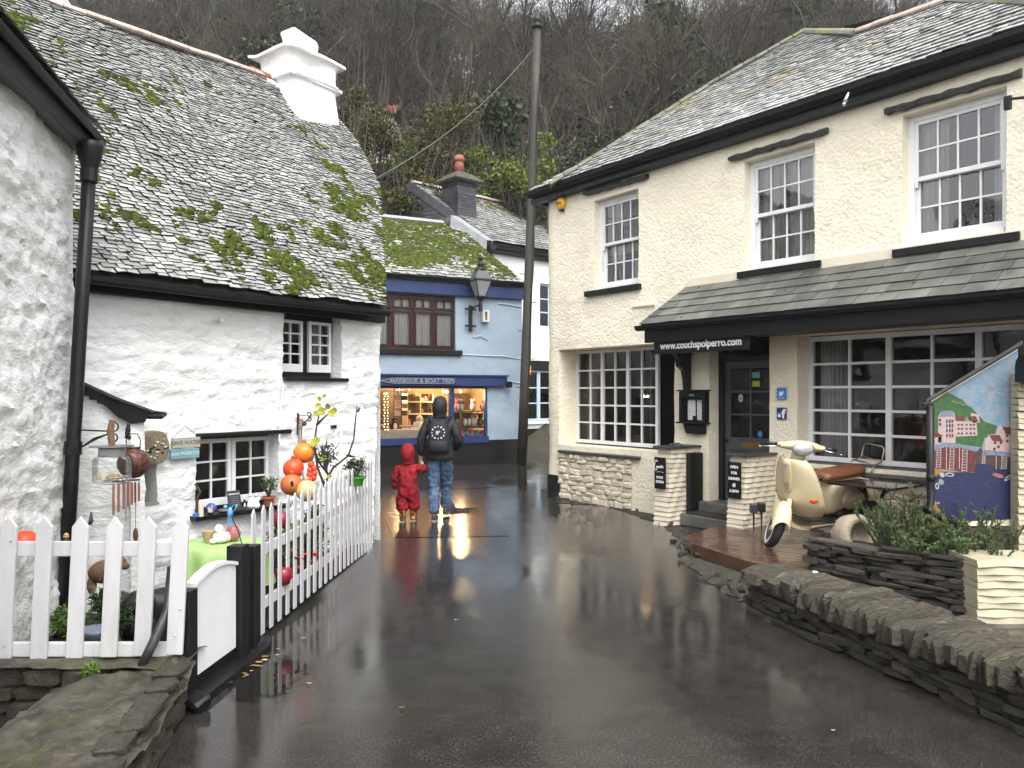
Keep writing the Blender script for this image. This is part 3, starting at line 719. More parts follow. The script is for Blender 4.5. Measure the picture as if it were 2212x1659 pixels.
def stone(meshes, P, size, rot, parent, name='stone'):
    o = bpy.data.objects.new(name, meshes[R.randrange(len(meshes))]); _link(o, parent)
    o.location = Vector(P) - (WL[parent.name] if parent else Vector()); o.scale = size; o.rotation_euler = rot; WL[o.name] = Vector(P); return o
def stone_face(meshes, fr, s0, s1, z0, z1, n, hr, lr, parent, depth=.1, top=None, prot=.03):
    """random courses of stones over an upright face"""
    az = math.atan2(fr.u.y, fr.u.x); z = z0
    while z < z1:
        h = R.uniform(*hr); s = s0 - R.uniform(0, lr[1] * .5)
        while s < s1:
            l = R.uniform(*lr); a, b = max(s, s0), min(s + l, s1); zt = top((a + b) / 2) if top else z1
            if b - a > .05 and z < zt - .02:
                hh = min(h, zt - z) * R.uniform(.85, 1.1)
                stone(meshes, fr.p((a + b) / 2, z + h / 2 + R.uniform(-.008, .008), n - depth / 2 + R.uniform(-.3, 1) * prot), ((b - a) * .97, depth, hh), (R.uniform(-.06, .06), R.uniform(-.09, .09), az + R.uniform(-.06, .06)), parent)
            s += l
        z += h * .98

# ------------------------------------------------------------------ the cream restaurant on the right
RW = Fr((.53, 13.8), (.5985, -.8013), (-.8013, -.5985))
rest = thing('restaurant', 'cream roughcast restaurant with white sash windows and slate canopy', 'building', RW.p(4, 0, -2))
SC_, RC = .34, .40
def Rp(s, z, n):
    s = np.asarray(s, float); th = np.clip((SC_ - s) / RC, 0, PI / 2); over = np.clip(SC_ - s - RC * PI / 2, 0, 99)
    su = np.where(s >= SC_, s, SC_ - RC * np.sin(th)); nn = np.where(s >= SC_, 0, RC * (np.cos(th) - 1)) - over
    dn = np.cos(th) * n; du = -np.sin(th) * n
    return np.stack([RW.o.x + RW.u.x * (su + du) + RW.n.x * (nn + dn), RW.o.y + RW.u.y * (su + du) + RW.n.y * (nn + dn), z + 0 * s], -1)
def rr_px(x0, y0, x1, y1):
    s0, z1 = RW.px(x0, y0); s1, z0 = RW.px(x1, y1); return s0, s1, z0, z1
UPW = [rr_px(1283, 434, 1379, 616), rr_px(1608, 350, 1761, 568), rr_px(1949, 250, 2175, 500)]
gl0, glt = RW.px(1207, 756); gl1, _ = RW.px(1457, 800); glb = .93
dr0, drt = RW.px(1531, 727); dr1, _ = RW.px(1662, 800)
bw0, _ = RW.px(1722, 800); bw1 = 8.9; bwt = 2.52; bwb = .98
holes = [(a, b, c, d, .17) for a, b, c, d in UPW] + [(gl0, gl1, glb, glt, .45), (dr0, dr1, .0, 2.6, .32), (bw0, bw1, bwb - .05, bwt, .28)]
wall('front_wall', RW, -2.4, 9.6, -.1, 5.3, holes, CREAM, rest, .045, roughcast(5), .3, P=Rp)
mb = MB(RW.p); mb.box(.1, 9.4, -.1, 5.2, -4.2, -4.0); mb.box(9.4, 9.6, -.1, 5.2, -4.2, -.35); mb.build('rear_walls', CREAM, rest)
# upper sash windows
for k, (a, b, c, d) in enumerate(UPW):
    w_ = thing('window', None, None, RW.p(a, c), parent=rest); n0 = -.12; bx = .07
    mb = MB(RW.p)
    mb.box(a, a + bx, c, d, n0 - .10, n0); mb.box(b - bx, b, c, d, n0 - .10, n0); mb.box(a + bx, b - bx, d - bx, d, n0 - .10, n0 - .001); mb.box(a + bx, b - bx, c, c + .08, n0 - .10, n0 + .015)
    mb.build('box_frame', WHITEPAINT, w_, bevel=.004)
    zm = (c + d) / 2 + .02
    lattice(RW, a + bx, b - bx, zm - .025, d - bx, n0 - .012, 4, 2, .042, .02, WHITEPAINT, w_, .04, .05, GLASSU)
    lattice(RW, a + bx, b - bx, c + .08, zm + .015, n0 - .058, 4, 2, .042, .02, WHITEPAINT, w_, .04, .075, GLASSU)
    for q in (a + bx + .02, b - bx - .02):
        mb = MB(RW.p); mb.prism([(q - .018, zm - .025), (q + .018, zm - .025), (q + .012, zm - .09), (q - .012, zm - .09)], n0 - .05, n0 - .012); mb.build('sash_horn', WHITEPAINT, w_)
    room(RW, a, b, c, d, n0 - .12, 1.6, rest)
    W = b - a
    if k == 0:
        mb = MB(RW.p)
        for j in range(15): zz = d - .08 - j * .045; mb.box(a + .14, b - .06, zz, zz + .038, n0 - .24, n0 - .215)
        mb.build('blind', CURTAINW, rest)
        mb = MB(RW.p); mb.box(a + .06, b - .06, zm - .16, zm - .02, n0 - .2, n0 - .19); mb.build('blind_hem', CURTAIN, rest)
        mb = MB(RW.p); mb.lathe([(.085, 0), (.095, .19), (.09, .2)], RW.p(a + W * .72, c + .10, n0 - .26), 14); mb.build('lamp_shade', CURTAIN, rest, smooth=True)
        mb = MB(RW.p); mb.lathe([(.045, 0), (.05, .10)], RW.p(a + W * .24, c + .1, n0 - .22), 10); mb.build('green_pot', mat('green glaze', (.10, .30, .03), None, rough=.3), rest, smooth=True)
    elif k == 1:
        curtain(RW, a + .05, b - .05, c + .05, d - .05, n0 - .15, CURTAIN, rest, 16, .012)
        curtain(RW, a + W * .36, a + W * .5, c + .05, d - .05, n0 - .13, mat('buff curtain', (.55, .46, .33), (.45, .38, .27), 4, .9), rest, 4, .02)
    else:
        curtain(RW, a + .05, a + W * .36, c + .05, d - .05, n0 - .15, CURTAIN, rest, 6, .025)
        curtain(RW, a + W * .80, b - .03, c + .05, d - .05, n0 - .15, CURTAIN, rest, 4, .025)
for (x0, y0, x1, y1) in ((1262, 418, 1397, 380), (1575, 343, 1786, 281), (1912, 240, 2205, 156)):
    (a, z0), (b, z1) = RW.px(x0, y0, .05), RW.px(x1, y1, .05)
    mb = MB(); n = 14; rs = []
    for i in range(n + 1):
        s = a + (b - a) * i / n; z = z0 + (z1 - z0) * i / n + .006 * math.sin(i * 1.9); h = .036 + .006 * math.sin(i * 2.7 + x0)
        rs.append([RW.p(s, z - h, 0), RW.p(s, z - h, .075), RW.p(s, z + h * .2, .085), RW.p(s, z + h, .04), RW.p(s, z + h, 0)])
    mb.rings(rs); mb.build('drip_lintel', mat('black tarred lintel', (.012, .012, .013), (.03, .03, .03), 20, .35, bump=.8, bs=40, bdist=.012) if 'black tarred lintel' not in MATS else MATS['black tarred lintel'], rest)
for (x0, y0, x1, y1) in ((1262, 636, 1380, 617), (1592, 595, 1772, 568), (1927, 549, 2202, 506)):
    (a, z0), (b, z1) = RW.px(x0, y0, .06), RW.px(x1, y1, .06); z0 = z1 = (z0 + z1) / 2
    mb = MB(RW.p); mb.box(a, b, z0 - .045, z0 + .04, -.13, .07); mb.build('window_sill', BLACKPAINT, rest, bevel=.006)
# ground-floor windows
w_ = thing('window', None, None, RW.p(gl0, glb), parent=rest); n0 = -.40
lattice(RW, gl0 + .002, gl0 + 1.90, glb + .02, glt - .01, n0, 6, 5, .05, .028, WHITEPAINT, w_, .06, .06, stout=(2, 4))
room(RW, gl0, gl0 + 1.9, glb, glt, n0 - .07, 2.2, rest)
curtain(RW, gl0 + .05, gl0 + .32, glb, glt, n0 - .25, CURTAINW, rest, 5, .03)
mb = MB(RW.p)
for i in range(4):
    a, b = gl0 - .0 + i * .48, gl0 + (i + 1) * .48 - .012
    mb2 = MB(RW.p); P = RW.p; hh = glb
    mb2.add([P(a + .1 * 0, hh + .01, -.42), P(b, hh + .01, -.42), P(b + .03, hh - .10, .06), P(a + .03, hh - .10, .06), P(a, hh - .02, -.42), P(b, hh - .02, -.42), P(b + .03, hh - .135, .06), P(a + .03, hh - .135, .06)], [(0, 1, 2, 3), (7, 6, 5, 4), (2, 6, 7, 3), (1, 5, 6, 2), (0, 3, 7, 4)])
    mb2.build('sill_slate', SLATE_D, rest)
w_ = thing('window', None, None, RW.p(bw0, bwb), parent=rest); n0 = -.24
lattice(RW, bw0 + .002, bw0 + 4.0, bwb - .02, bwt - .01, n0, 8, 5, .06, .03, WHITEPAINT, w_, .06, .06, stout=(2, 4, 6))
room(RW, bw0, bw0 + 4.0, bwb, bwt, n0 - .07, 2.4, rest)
curtain(RW, bw0 + .05, bw0 + .42, bwb, bwt, n0 - .22, CURTAINW, rest, 7, .03)
for i in range(7):
    a, b = bw0 + i * .56, bw0 + (i + 1) * .56 - .012; P = RW.p
    mb2 = MB(P); mb2.add([P(a, bwb - .01, -.3), P(b, bwb - .01, -.3), P(b, bwb - .12, .12), P(a, bwb - .12, .12), P(a, bwb - .04, -.3), P(b, bwb - .04, -.3), P(b, bwb - .155, .12), P(a, bwb - .155, .12)], [(0, 1, 2, 3), (7, 6, 5, 4), (2, 6, 7, 3), (1, 5, 6, 2), (0, 3, 7, 4)])
    mb2.build('sill_slate', SLATE_D, rest)
# candle-lit dining room glow seen through the panes
q = RW.p(gl0 + .9, 1.75, n0 - .9)
for dx in (0, .09):
    mb = MB(); mb.ball(q + RW.u * dx, .018, seg=8, rng=6); mb.build('wall_lamp', BULB, rest)
# rubble panel and plinth
for s0_, s1_, zt in ((gl0 + .02, gl0 + 1.75, glb - .13), (bw0 + .2, 8.8, bwb - .17)):
    mb = MB(RW.p); mb.box(s0_, s1_, -.05, zt, -.02, .012); mb.build('mortar_bed', CREAMSTONE, rest)
    pan = thing('rubble_panel', None, None, RW.p(s0_, 0), parent=rest)
    stone_face(STN_CREAM, RW, s0_, s1_, 0, zt, .03, (.06, .13), (.1, .34), pan, .09, prot=.025)
def plinth():
    vs = []; S = np.linspace(-.6, gl0 + .07, 16)
    for z in (-.02, .40): vs += [Rp(s, z, .034 + .004 * vn(s * 9, z * 9)) for s in S]
    n = len(S); mb = MB(); mb.add([Vector(v) for v in vs], [(i, i + 1, n + i + 1, n + i) for i in range(n - 1)]); mb.build('black_plinth', BLACKPAINT, rest, smooth=True)
plinth()
# eaves
mb = MB(RW.p); mb.box(-.05, 9.6, 5.13, 5.30, .0, .14); mb.build('fascia', BLACKPAINT, rest)
mb = MB(); prof = [(.14, 0), (.15, -.06), (.19, -.09), (.23, -.085), (.26, -.05), (.27, 0)]
mb.rings([[RW.p(s, 5.32 + b, a) for a, b in prof] for s in (-.12, 3, 6, 9.6)]); mb.build('gutter', BLACKPAINT, rest)
mb = MB(RW.p); mb.box(-.14, -.05, 5.13, 5.30, -3.0, .14); mb.build('return_fascia', BLACKPAINT, rest)
for x, y in ((1830, 212),):
    s, z = RW.px(x, y, .3); mb = MB(); mb.tube([RW.p(s - .02, z - .06, .33), RW.p(s + .02, z + .05, .3)], .022, 8); mb.ball(RW.p(s - .02, z - .07, .33), .024, seg=8, rng=5); mb.build('eaves_lamp', STEEL, rest, smooth=True)
RR = Pl(RW.p(0, 5.33, .24), (RW.u.x, RW.u.y), (-RW.n.x, -RW.n.y), .8)
rroof = thing('roof', None, None, RR.p(3, 1), parent=rest)
ol = [RR.px(x, y) for x, y in ((1188, 404), (1330, 318), (1530, 190), (1740, 72), (1800, 74), (1858, 72), (1960, 34), (2060, 2), (2330, 10))]
ol = [(-.16, -.02)] + ol[1:] + [(10.2, ol[-1][1]), (10.2, -.02)]
mb = MB(RR.p); mb.prism(ol, -.12, -.05); mb.build('roof_deck', UNDER, rroof)
rw_ = lambda a, b: .03 * math.sin(a * 1.1) * math.sin(b * 1.3)
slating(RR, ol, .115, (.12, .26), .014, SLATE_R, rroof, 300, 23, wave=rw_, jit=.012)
moss(RR, ol, 2600, lambda a, b: np.clip(fbm(a * 1.2, b * 1.5, 0, 3, 33) * .7 - .12, 0, .4), rroof, 6, (.012, .026), wave=rw_, m=mat('yellow grey lichen', (.17, .15, .05), (.11, .11, .07), 9, .9, tint=.4))
hipm = RIDGEG
for (p0, p1), n, m_ in ((((1188, 404), (1530, 190)), 11, RIDGEG), (((1530, 190), (1740, 72)), 8, RIDGEG), (((1740, 70), (1855, 74)), 3, RIDGEG), (((1855, 72), (2060, 2)), 5, RIDGE), (((2060, 2), (2330, 12)), 8, RIDGEG)):
    ridge_run(RR.p(*RR.px(*p0)) + Vector((0, 0, .02)), RR.p(*RR.px(*p1)) + Vector((0, 0, .02)), n, m_, rroof, .10 if m_ is RIDGE else .12, .07)
h0, h1 = RR.p(-.16, -.02, -.03), RR.p(*ol[3], -.03); bi = -RW.n
mb = MB(); mb.add([h0, h1, h1 + bi * 3.0 + Vector((0, 0, -.4)), h0 + bi * 5.6], [(0, 1, 2, 3)]); mb.build('hip_slope', MATS['dark hung slate'], rroof)
r1 = RR.p(*ol[-2], -.03); mb = MB(); mb.add([h1, r1, r1 + bi * 2.8 + Vector((0, 0, -2.2)), h1 + bi * 2.8 + Vector((0, 0, -2.2))], [(0, 1, 2, 3)]); mb.build('rear_slope', MATS['dark hung slate'], rroof)

# slate canopy over the door
ca0, ca1 = 3.10, 9.6
can = thing('canopy', None, None, RW.p(5, 2.7, .4), parent=rest)
CN = Pl(RW.p(0, 2.76, .78), (RW.u.x, RW.u.y), (-RW.n.x, -RW.n.y), .56 / .76)
cl = math.hypot(.56, .76)
coutl = [(ca0 + .02, 0), (ca1, 0), (ca1, cl), (ca0 + .22, cl)]
mb = MB(CN.p); mb.prism(coutl, -.05, -.012); mb.build('canopy_deck', UNDER, can)
def canopy_slates():
    rr = random.Random(5); rows = 5; e = cl / rows
    for r in range(rows):
        b = r * e; x = ca0 + .02 + .2 * b / cl; first = True
        while x < ca1:
            wd = rr.uniform(.22, .34) * (.6 if first and r % 2 else 1); first = False
            x1 = min(x + wd, ca1); jc = rr.uniform(0, .004); sk = rr.uniform(-.006, .006)
            q = [(x + .003, b - .035 + sk, .016 + jc), (x1 - .003, b - .035 - sk, .016 + jc), (x1 - .003, b + e * 1.25, .001), (x + .003, b + e * 1.25, .001)]
            if r == rows - 1: q[2] = (x1 - .003, cl, .001); q[3] = (x + .003, cl, .001)
            mb = MB(); mb.ct = rr.random()
            mb.add([CN.p(*t) for t in q] + [CN.p(t[0], t[1], t[2] - .008) for t in q], [(0, 1, 2, 3), (7, 6, 5, 4), (0, 4, 5, 1), (1, 5, 6, 2), (3, 7, 4, 0)]); mb.build('slate', SLATE_P, can, recalc=False)
            x = x1
canopy_slates()
moss(CN, coutl, 260, lambda a, b: np.clip(vn(a * 3.1, b * 4, 0, 3) * 1.5 - .75, 0, 1), can, 8, (.012, .028))
mb = MB(RW.p); mb.box(ca0 + .02, ca1, 2.50, 2.70, .64, .70); mb.build('fascia_beam', BLACKPAINT, can, bevel=.006)
mb = MB(); prof = [(.70, 0), (.71, -.045), (.74, -.07), (.79, -.065), (.815, -.03), (.82, 0)]
mb.rings([[RW.p(s, 2.735 + b, a) for a, b in prof] for s in (ca0 - .06, 6, ca1)]); mb.build('gutter', BLACKPAINT, can)
mb = MB(RW.p); mb.box(ca0 + .06, ca1, 2.53, 2.56, .02, .64); mb.build('soffit', TIMBER, can)
mb = MB(RW.p); mb.prism([(ca0 + .02, 2.56), (ca0 + .05, 2.56), (ca0 + .05, 3.2), (ca0 + .02, 3.2)], 0, .05); mb.build('cheek_board', CREAMSMOOTH, can)
mb = MB(); mb.add([RW.p(ca0 + .03, 2.56, 0), RW.p(ca0 + .03, 2.56, .7), RW.p(ca0 + .03, 2.72, .7), RW.p(ca0 + .2, 3.26, 0)], [(0, 1, 2, 3)]); mb.build('canopy_end', UNDER, can)
mb = MB(RW.p); mb.box(ca0 + .2, ca1, 3.30, 3.42, .0, .035); mb.build('mortar_fillet', CREAMSMOOTH, can)
bs_, _ = RW.px(1490, 800, .0)
mb = MB(); br = [(0, 2.5), (.55, 2.5), (.52, 2.42), (.36, 2.38), (.27, 2.30), (.24, 2.18), (.14, 2.12), (.11, 2.0), (.09, 1.84), (0, 1.84)]
mb.T = lambda a, b, c: RW.p(bs_ + c, b, a + .01); mb.prism(br, -.04, .04); mb.build('bracket', BLACKPAINT, can, bevel=.008)
mb = MB(RW.p); s, z = RW.px(1365, 663, .02); mb.box(s, s + .46, z - .012, z + .012, .0, .03); mb.build('cable_cover', CREAMSMOOTH, rest)

# doorway
GREY = mat('grey door paint', (.055, .062, .067), (.045, .05, .055), 5, .4, bump=.1, bs=40, bdist=.003)
door = thing('door', None, None, RW.p(dr0, .3), parent=rest); n0 = -.25
a, b = dr0 + .02, dr1 - .0; z0, z1 = .32, 2.24
mb = MB(RW.p)
mb.box(a - .02, a + .06, z0, 2.6, n0 - .06, n0 + .04); mb.box(b - .06, b, z0, 2.6, n0 - .06, n0 + .04); mb.box(a + .06, b - .06, z1, z1 + .07, n0 - .06, n0 + .04); mb.box(a + .06, b - .06, 2.52, 2.6, n0 - .06, n0 + .04)
mb.build('door_frame', BLACKPAINT, door)
a += .062; b -= .062; W = b - a
mb = MB(RW.p)
mb.box(a, a + .09, z0, z1, n0 - .045, n0); mb.box(b - .09, b, z0, z1, n0 - .045, n0); mb.box(a + .09, b - .09, z1 - .10, z1, n0 - .045, n0 - .001); mb.box(a + .09, b - .09, z0, z0 + .24, n0 - .045, n0 - .001)
mb.box(a + .09, b - .09, 1.02, 1.20, n0 - .045, n0 - .001); mb.box(a + .09, b - .09, z0 + .24, 1.02, n0 - .045, n0 - .02)
mb.box(a + W / 2 - .03, a + W / 2 + .03, z0 + .24, 1.02, n0 - .02, n0 - .002)
mb.build('door_leaf', GREY, door, bevel=.004)
c, d = 1.20, z1 - .10
mb = MB(RW.p); mb.box(a + W / 2 - .014, a + W / 2 + .014, c, d, n0 - .04, n0 - .004)
for j in (1, 2): zz = c + (d - c) * j / 3; mb.box(a + .09, b - .09, zz - .014, zz + .014, n0 - .04, n0 - .006)
mb.build('glazing_bars', GREY, door)
for i in range(2):
    for j in range(3):
        s0_, s1_ = (a + .09, a + W / 2 - .014) if i == 0 else (a + W / 2 + .014, b - .09); za, zb = c + (d - c) * j / 3 + .014, c + (d - c) * (j + 1) / 3 - .014
        mb = MB(RW.p); q = n0 - .025; P = RW.p
        if (i + j) % 2 == 0 or j > 0:    # bullseye glass: concentric ripples
            rs = []; sm, zm = (s0_ + s1_) / 2, (za + zb) / 2; n = 20
            edge = []
            for t in range(n):
                an = 2 * PI * t / n; ca_, sa_ = math.cos(an), math.sin(an); k = min((s1_ - s0_) / 2 / max(abs(ca_), 1e-6), (zb - za) / 2 / max(abs(sa_), 1e-6)); edge.append((ca_ * k, sa_ * k))
            for kk in range(9): rs.append([P(sm + ex * (1 - kk / 8.6), zm + ey * (1 - kk / 8.6), q + .004 * math.sin(kk * 2.2)) for ex, ey in edge])
            mb.rings(rs, cap=False)
        else: mb.add([P(s0_, za, q), P(s1_, za, q), P(s1_, zb, q), P(s0_, zb, q)], [(0, 1, 2, 3)])
        mb.build('pane', GLASS, door, smooth=True, recalc=False)
mb = MB(RW.p); mb.add([RW.p(a, z1 + .07, n0 - .02), RW.p(b, z1 + .07, n0 - .02), RW.p(b, 2.52, n0 - .02), RW.p(a, 2.52, n0 - .02)], [(0, 1, 2, 3)]); mb.build('fanlight', GLASS, door, recalc=False)
room(RW, a, b, z0, 2.5, n0 - .08, 1.5, rest)
BRASS = mat('dull brass', (.30, .17, .05), (.20, .11, .03), 8, .4, metal=.8)
mb = MB(RW.p); mb.box(a + W * .34, a + W * .72, 1.06, 1.14, n0 - .002, n0 + .008); mb.build('letter_plate', BRASS, door, bevel=.003)
mb = MB(); mb.ball(RW.p(a + .05, 1.15, n0 + .03), .022, seg=8, rng=6); mb.build('door_knob', IRON, door)
def sticker(px_, w, h, m, name, round_=False):
    s, z = RW.px(*px_, n0 - .01); mb = MB(RW.p)
    if round_: mb.prism([(s + w / 2 * math.cos(t), z + h / 2 * math.sin(t)) for t in [2 * PI * i / 20 for i in range(20)]], n0 - .012, n0 - .009)
    else: mb.box(s - w / 2, s + w / 2, z - h / 2, z + h / 2, n0 - .012, n0 - .009)
    return mb.build(name, m, door)
sticker((1633, 810), .12, .075, mat('teal sticker', (.10, .38, .36), None, rough=.4), 'sticker')
sticker((1633, 829), .12, .075, mat('lime sticker', (.34, .50, .03), None, rough=.4), 'sticker')
sticker((1600, 860), .08, .11, mat('grey disc', (.45, .44, .40), None, rough=.4), 'open_disc', True)
sticker((1642, 938), .075, .09, mat('blue sticker', (.04, .20, .55), None, rough=.4), 'sticker', True)
s, z = RW.px(1600, 861, n0 - .008); text('Closed', RW.p, s, z, n0 - .008, .024, BLACKPAINT, door)

# stub walls either side of the door, step and mat
RIB = mat('cream ribbed slate', (.66, .60, .48), (.55, .49, .38), 3, .6, bump=.4, bs=16, bdist=.01, st=(1, 1, 4))
def stub(px_front, z0, L, wd, zt):
    s1, _ = RW.px(px_front, 1000, L); s0 = s1 - wd
    st = thing('stub_wall', None, None, RW.p(s1, z0), parent=rest)
    n = int((zt - z0) / .062); mb = MB(RW.p)
    for k in range(n):
        za = z0 + k * (zt - z0) / n; zb = z0 + (k + 1) * (zt - z0) / n; f = .085 * (1 - (k + .5) / n)
        d1, d2 = R.uniform(.012, .02), R.uniform(0, .006); nL = 12
        prof = []
        def ring(z, d):
            out = []
            for i in range(nL + 1): out.append(RW.p(s1 + d + .006 * math.sin(i * 1.7 + k), z + .006 * vn(i * .6, k * 1.3), L * i / nL + f * i / nL + d * (i == nL)))
            for i in range(nL + 1): out.append(RW.p(s0 - d, z, L * (1 - i / nL) + f * (1 - i / nL) + d * (i == 0)))
            return out
        mb.rings([ring(za, d1), ring(zb - .012, d2), ring(zb, d1 * .3)])
    mb.build('hung_slates', RIB, st)
    mb = MB(RW.p); mb.box(s0 - .05, s1 + .05, zt, zt + .028, -.0, L + .07); mb.build('cap_slate', SLATE_D, st, bevel=.006)
    return st, s0, s1
st1, sa0, sa1 = stub(1450, 0, .57, .226, 1.05)
st2, sb0, sb1 = stub(1613, .12, .57, .226, 1.02)
mb = MB(RW.p); mb.box(sa1 + .02, sa1 + .10, .1, .98, .02, .30); mb.build('boot_board', BLACKPAINT, rest, bevel=.02)
mb = MB(RW.p); mb.box(sa1 + .02, sb0 - .02, 0, .16, -.02, .42); mb.box(sa1 + .02, sb0 - .02, .16, .31, -.3, .12); mb.build('step', CONCRETE, rest, bevel=.015)
mb = MB(RW.p); mb.box(sa1 + .12, sb0 - .10, .165, .185, .10, .40); o = mb.build('door_mat', mat('black rubber mat', (.012, .012, .012), (.03, .03, .03), 60, .7, bump=.6, bs=120, bdist=.006)); tag(o, 'black rubber mat on the restaurant doorstep', 'door mat')

# ------------------------------------------------------------------ blue shop at the end of the lane
BF = Fr((-3.3, 18.6), (.891, .454), (.454, -.891))
shop = thing('shop', 'pale blue gift shop with lit display window and mossy roof', 'shop', BF.p(1.5, 0, -2))
bR, _ = BF.px(1127, 900)
def bpx(x0, y0, x1, y1):
    s0, z1 = BF.px(x0, y0); s1, z0 = BF.px(x1, y1); return s0, s1, z0, z1
u0, u1, uz0, uz1 = bpx(798, 632, 984, 757); uz1 = 4.22
v0, v1, vz0, vz1 = bpx(811, 835, 1053, 947); vz1 = 1.98
wall('front_wall', BF, -3.2, bR, -.05, 4.72, [(u0, u1, uz0, uz1, .12), (v0, v1, vz0, vz1, .1)], BLUEWALL, shop, .06, lambda s, z: fbm(s * 1.2, z * 1.2, 0, 2, 3) * .02 + fbm(s * 9, z * 12, 0, 3, 6) * .006, .3)
BE = Fr(BF.p(bR, 0), (-BF.n.x, -BF.n.y), (BF.u.x, BF.u.y)); wall('side_wall', BE, .02, 4, -.05, 4.7, [], BLUEWALL, shop, .2, None, .2)
mb = MB(BF.p); mb.box(-3.2, bR - .02, -.05, .62, .0, .02); mb.build('black_plinth', BLACKPAINT, shop)
w_ = thing('window', None, None, BF.p(u0, uz0), parent=shop); n0 = -.06
mb = MB(BF.p); fw = .06
mb.box(u0, u1, uz1 - fw, uz1, n0 - .06, n0); mb.box(u0, u1, uz0, uz0 + fw, n0 - .06, n0)
for i in range(5): s = u0 + (u1 - u0) * i / 4; mb.box(max(u0, s - fw / 2), min(u1, s + fw / 2), uz0 + fw, uz1 - fw, n0 - .06, n0)
mb.build('outer_frame', BROWNPAINT, w_)
for i in range(4):
    a = u0 + (u1 - u0) * i / 4 + fw / 2 + .004; b = u0 + (u1 - u0) * (i + 1) / 4 - fw / 2 - .004; zt = uz1 - fw - .32
    lattice(BF, a, b, uz0 + fw + .004, zt - .02, n0 + .012, 1, 1, .05, .03, BROWNPAINT, w_, .05)
    lattice(BF, a, b, zt + .02, uz1 - fw - .004, n0 + .012, 2, 1, .05, .03, BROWNPAINT, w_, .05)
room(BF, u0, u1, uz0, uz1, n0 - .06, 1.2, shop, CURTAINW)
curtain(BF, u0, u1, uz0, uz1, n0 - .10, CURTAIN, shop, 34, .015)
mb = MB(BF.p); mb.box(u0 - .1, u1 + .16, uz0 - .13, uz0 + .0, -.1, .08); mb.build('window_sill', BLACKPAINT, shop, bevel=.01)
mb = MB(BF.p); mb.box(-3.2, bR + .04, 4.24, 4.60, .01, .09); mb.build('fascia', BLUEPAINT, shop)
mb = MB(BF.p); mb.box(-3.2, bR + .2, 4.60, 4.68, .0, .22); mb.build('gutter', BLACKPAINT, shop, bevel=.03)
sf1, _ = BF.px(1092, 820); sft, sfb = BF.px(810, 811)[1], BF.px(810, 833)[1]
mb = MB(BF.p); mb.box(-3.2, sf1, sfb, sft, .01, .10); mb.build('sign_fascia', BLUEPAINT, shop, bevel=.01)
mb = MB(BF.p); mb.box(-3.2, sf1 + .04, sft, sft + .04, .0, .14); mb.build('sign_cornice', BLUEPAINT, shop)
mb = MB(BF.p); mb.box(sf1 - .05, sf1 + .10, sfb - .04, sfb + .12, .1, .2); mb.build('corner_lamp_box', BLACKPAINT, shop, bevel=.02)
# shop window
w_ = thing('shop_window', None, None, BF.p(v0, vz0), parent=shop); n0 = -.03
vm, _ = BF.px(977, 900)
mb = MB(BF.p); fw = .06
mb.box(v0, v1, vz1 - fw, vz1, n0 - .08, n0 + .02); mb.box(v0 - .02, v1 + .02, vz0 - .10, vz0 + fw, n0 - .08, n0 + .08); mb.box(v0, v0 + fw, vz0 + fw, vz1 - fw, n0 - .08, n0 + .02); mb.box(v1 - fw, v1, vz0 + fw, vz1 - fw, n0 - .08, n0 + .02); mb.box(vm - .06, vm + .06, vz0 + fw, vz1 - fw, n0 - .08, n0 + .02)
mb.build('window_frame', BLUEPAINT, w_)
for a, b in ((v0 + fw, vm - .06), (vm + .06, v1 - fw)):
    mb = MB(BF.p); mb.add([BF.p(a, vz0 + fw, n0 - .03), BF.p(b, vz0 + fw, n0 - .03), BF.p(b, vz1 - fw, n0 - .03), BF.p(a, vz1 - fw, n0 - .03)], [(0, 1, 2, 3)]); mb.build('pane', glass_mat('shop glass', .97, 1.35), w_, recalc=False)
CREAMROOM = mat('shop plaster', (.62, .50, .33), (.5, .40, .26), 2, .8)
room(BF, v0 - .2, v1 + .2, vz0 - .1, vz1 + .1, n0 - .1, 2.0, shop, CREAMROOM, 'shop_interior')
# roof
SR = Pl(BF.p(0, 4.66, .2), (BF.u.x, BF.u.y), (-BF.n.x, -BF.n.y), .8)
sroof = thing('roof', None, None, SR.p(1, 1), parent=shop)
ol = [SR.px(x, y) for x, y in ((1134, 610), (1059, 553), (1010, 507), (958, 487), (830, 472))]
ol = [(ol[0][0], -.02)] + ol[1:] + [(-3.2, ol[-1][1]), (-3.2, -.02)]
mb = MB(SR.p); mb.prism(ol, -.14, -.05); mb.build('roof_deck', UNDER, sroof)
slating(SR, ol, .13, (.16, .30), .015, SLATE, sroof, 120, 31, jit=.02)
def sdn(a, b):
    n = fbm(a * 1.0, b * 1.3, 0, 4, 61); return np.clip((n * .9 + .7 * vn(a * 6, b * 9, 0, 5) + .42 + .16 * b) * .9, 0, .95) * np.clip((b + .02) / .35, .12, 1)
moss(SR, ol, 12000, sdn, sroof, 9, (.02, .055), hgt=.5, lift=.025)
mb = MB(SR.p); q = ol[3:5]; mb.box(-3.2, q[0][0], q[0][1] - .03, q[0][1] + .12, -.1, .09); mb.build('ridge_flashing', LEAD, sroof)
rq = SR.p(ol[0][0], 0); mb = MB(); mb.add([SR.p(-3.2, ol[3][1], -.05), SR.p(ol[3][0], ol[3][1], -.05), SR.p(ol[0][0], 0, -.05) - BF.n * 4.6, SR.p(-3.2, 0, -.05) - BF.n * 4.6], [(0, 1, 2, 3)]); mb.build('rear_slope', UNDER, sroof)

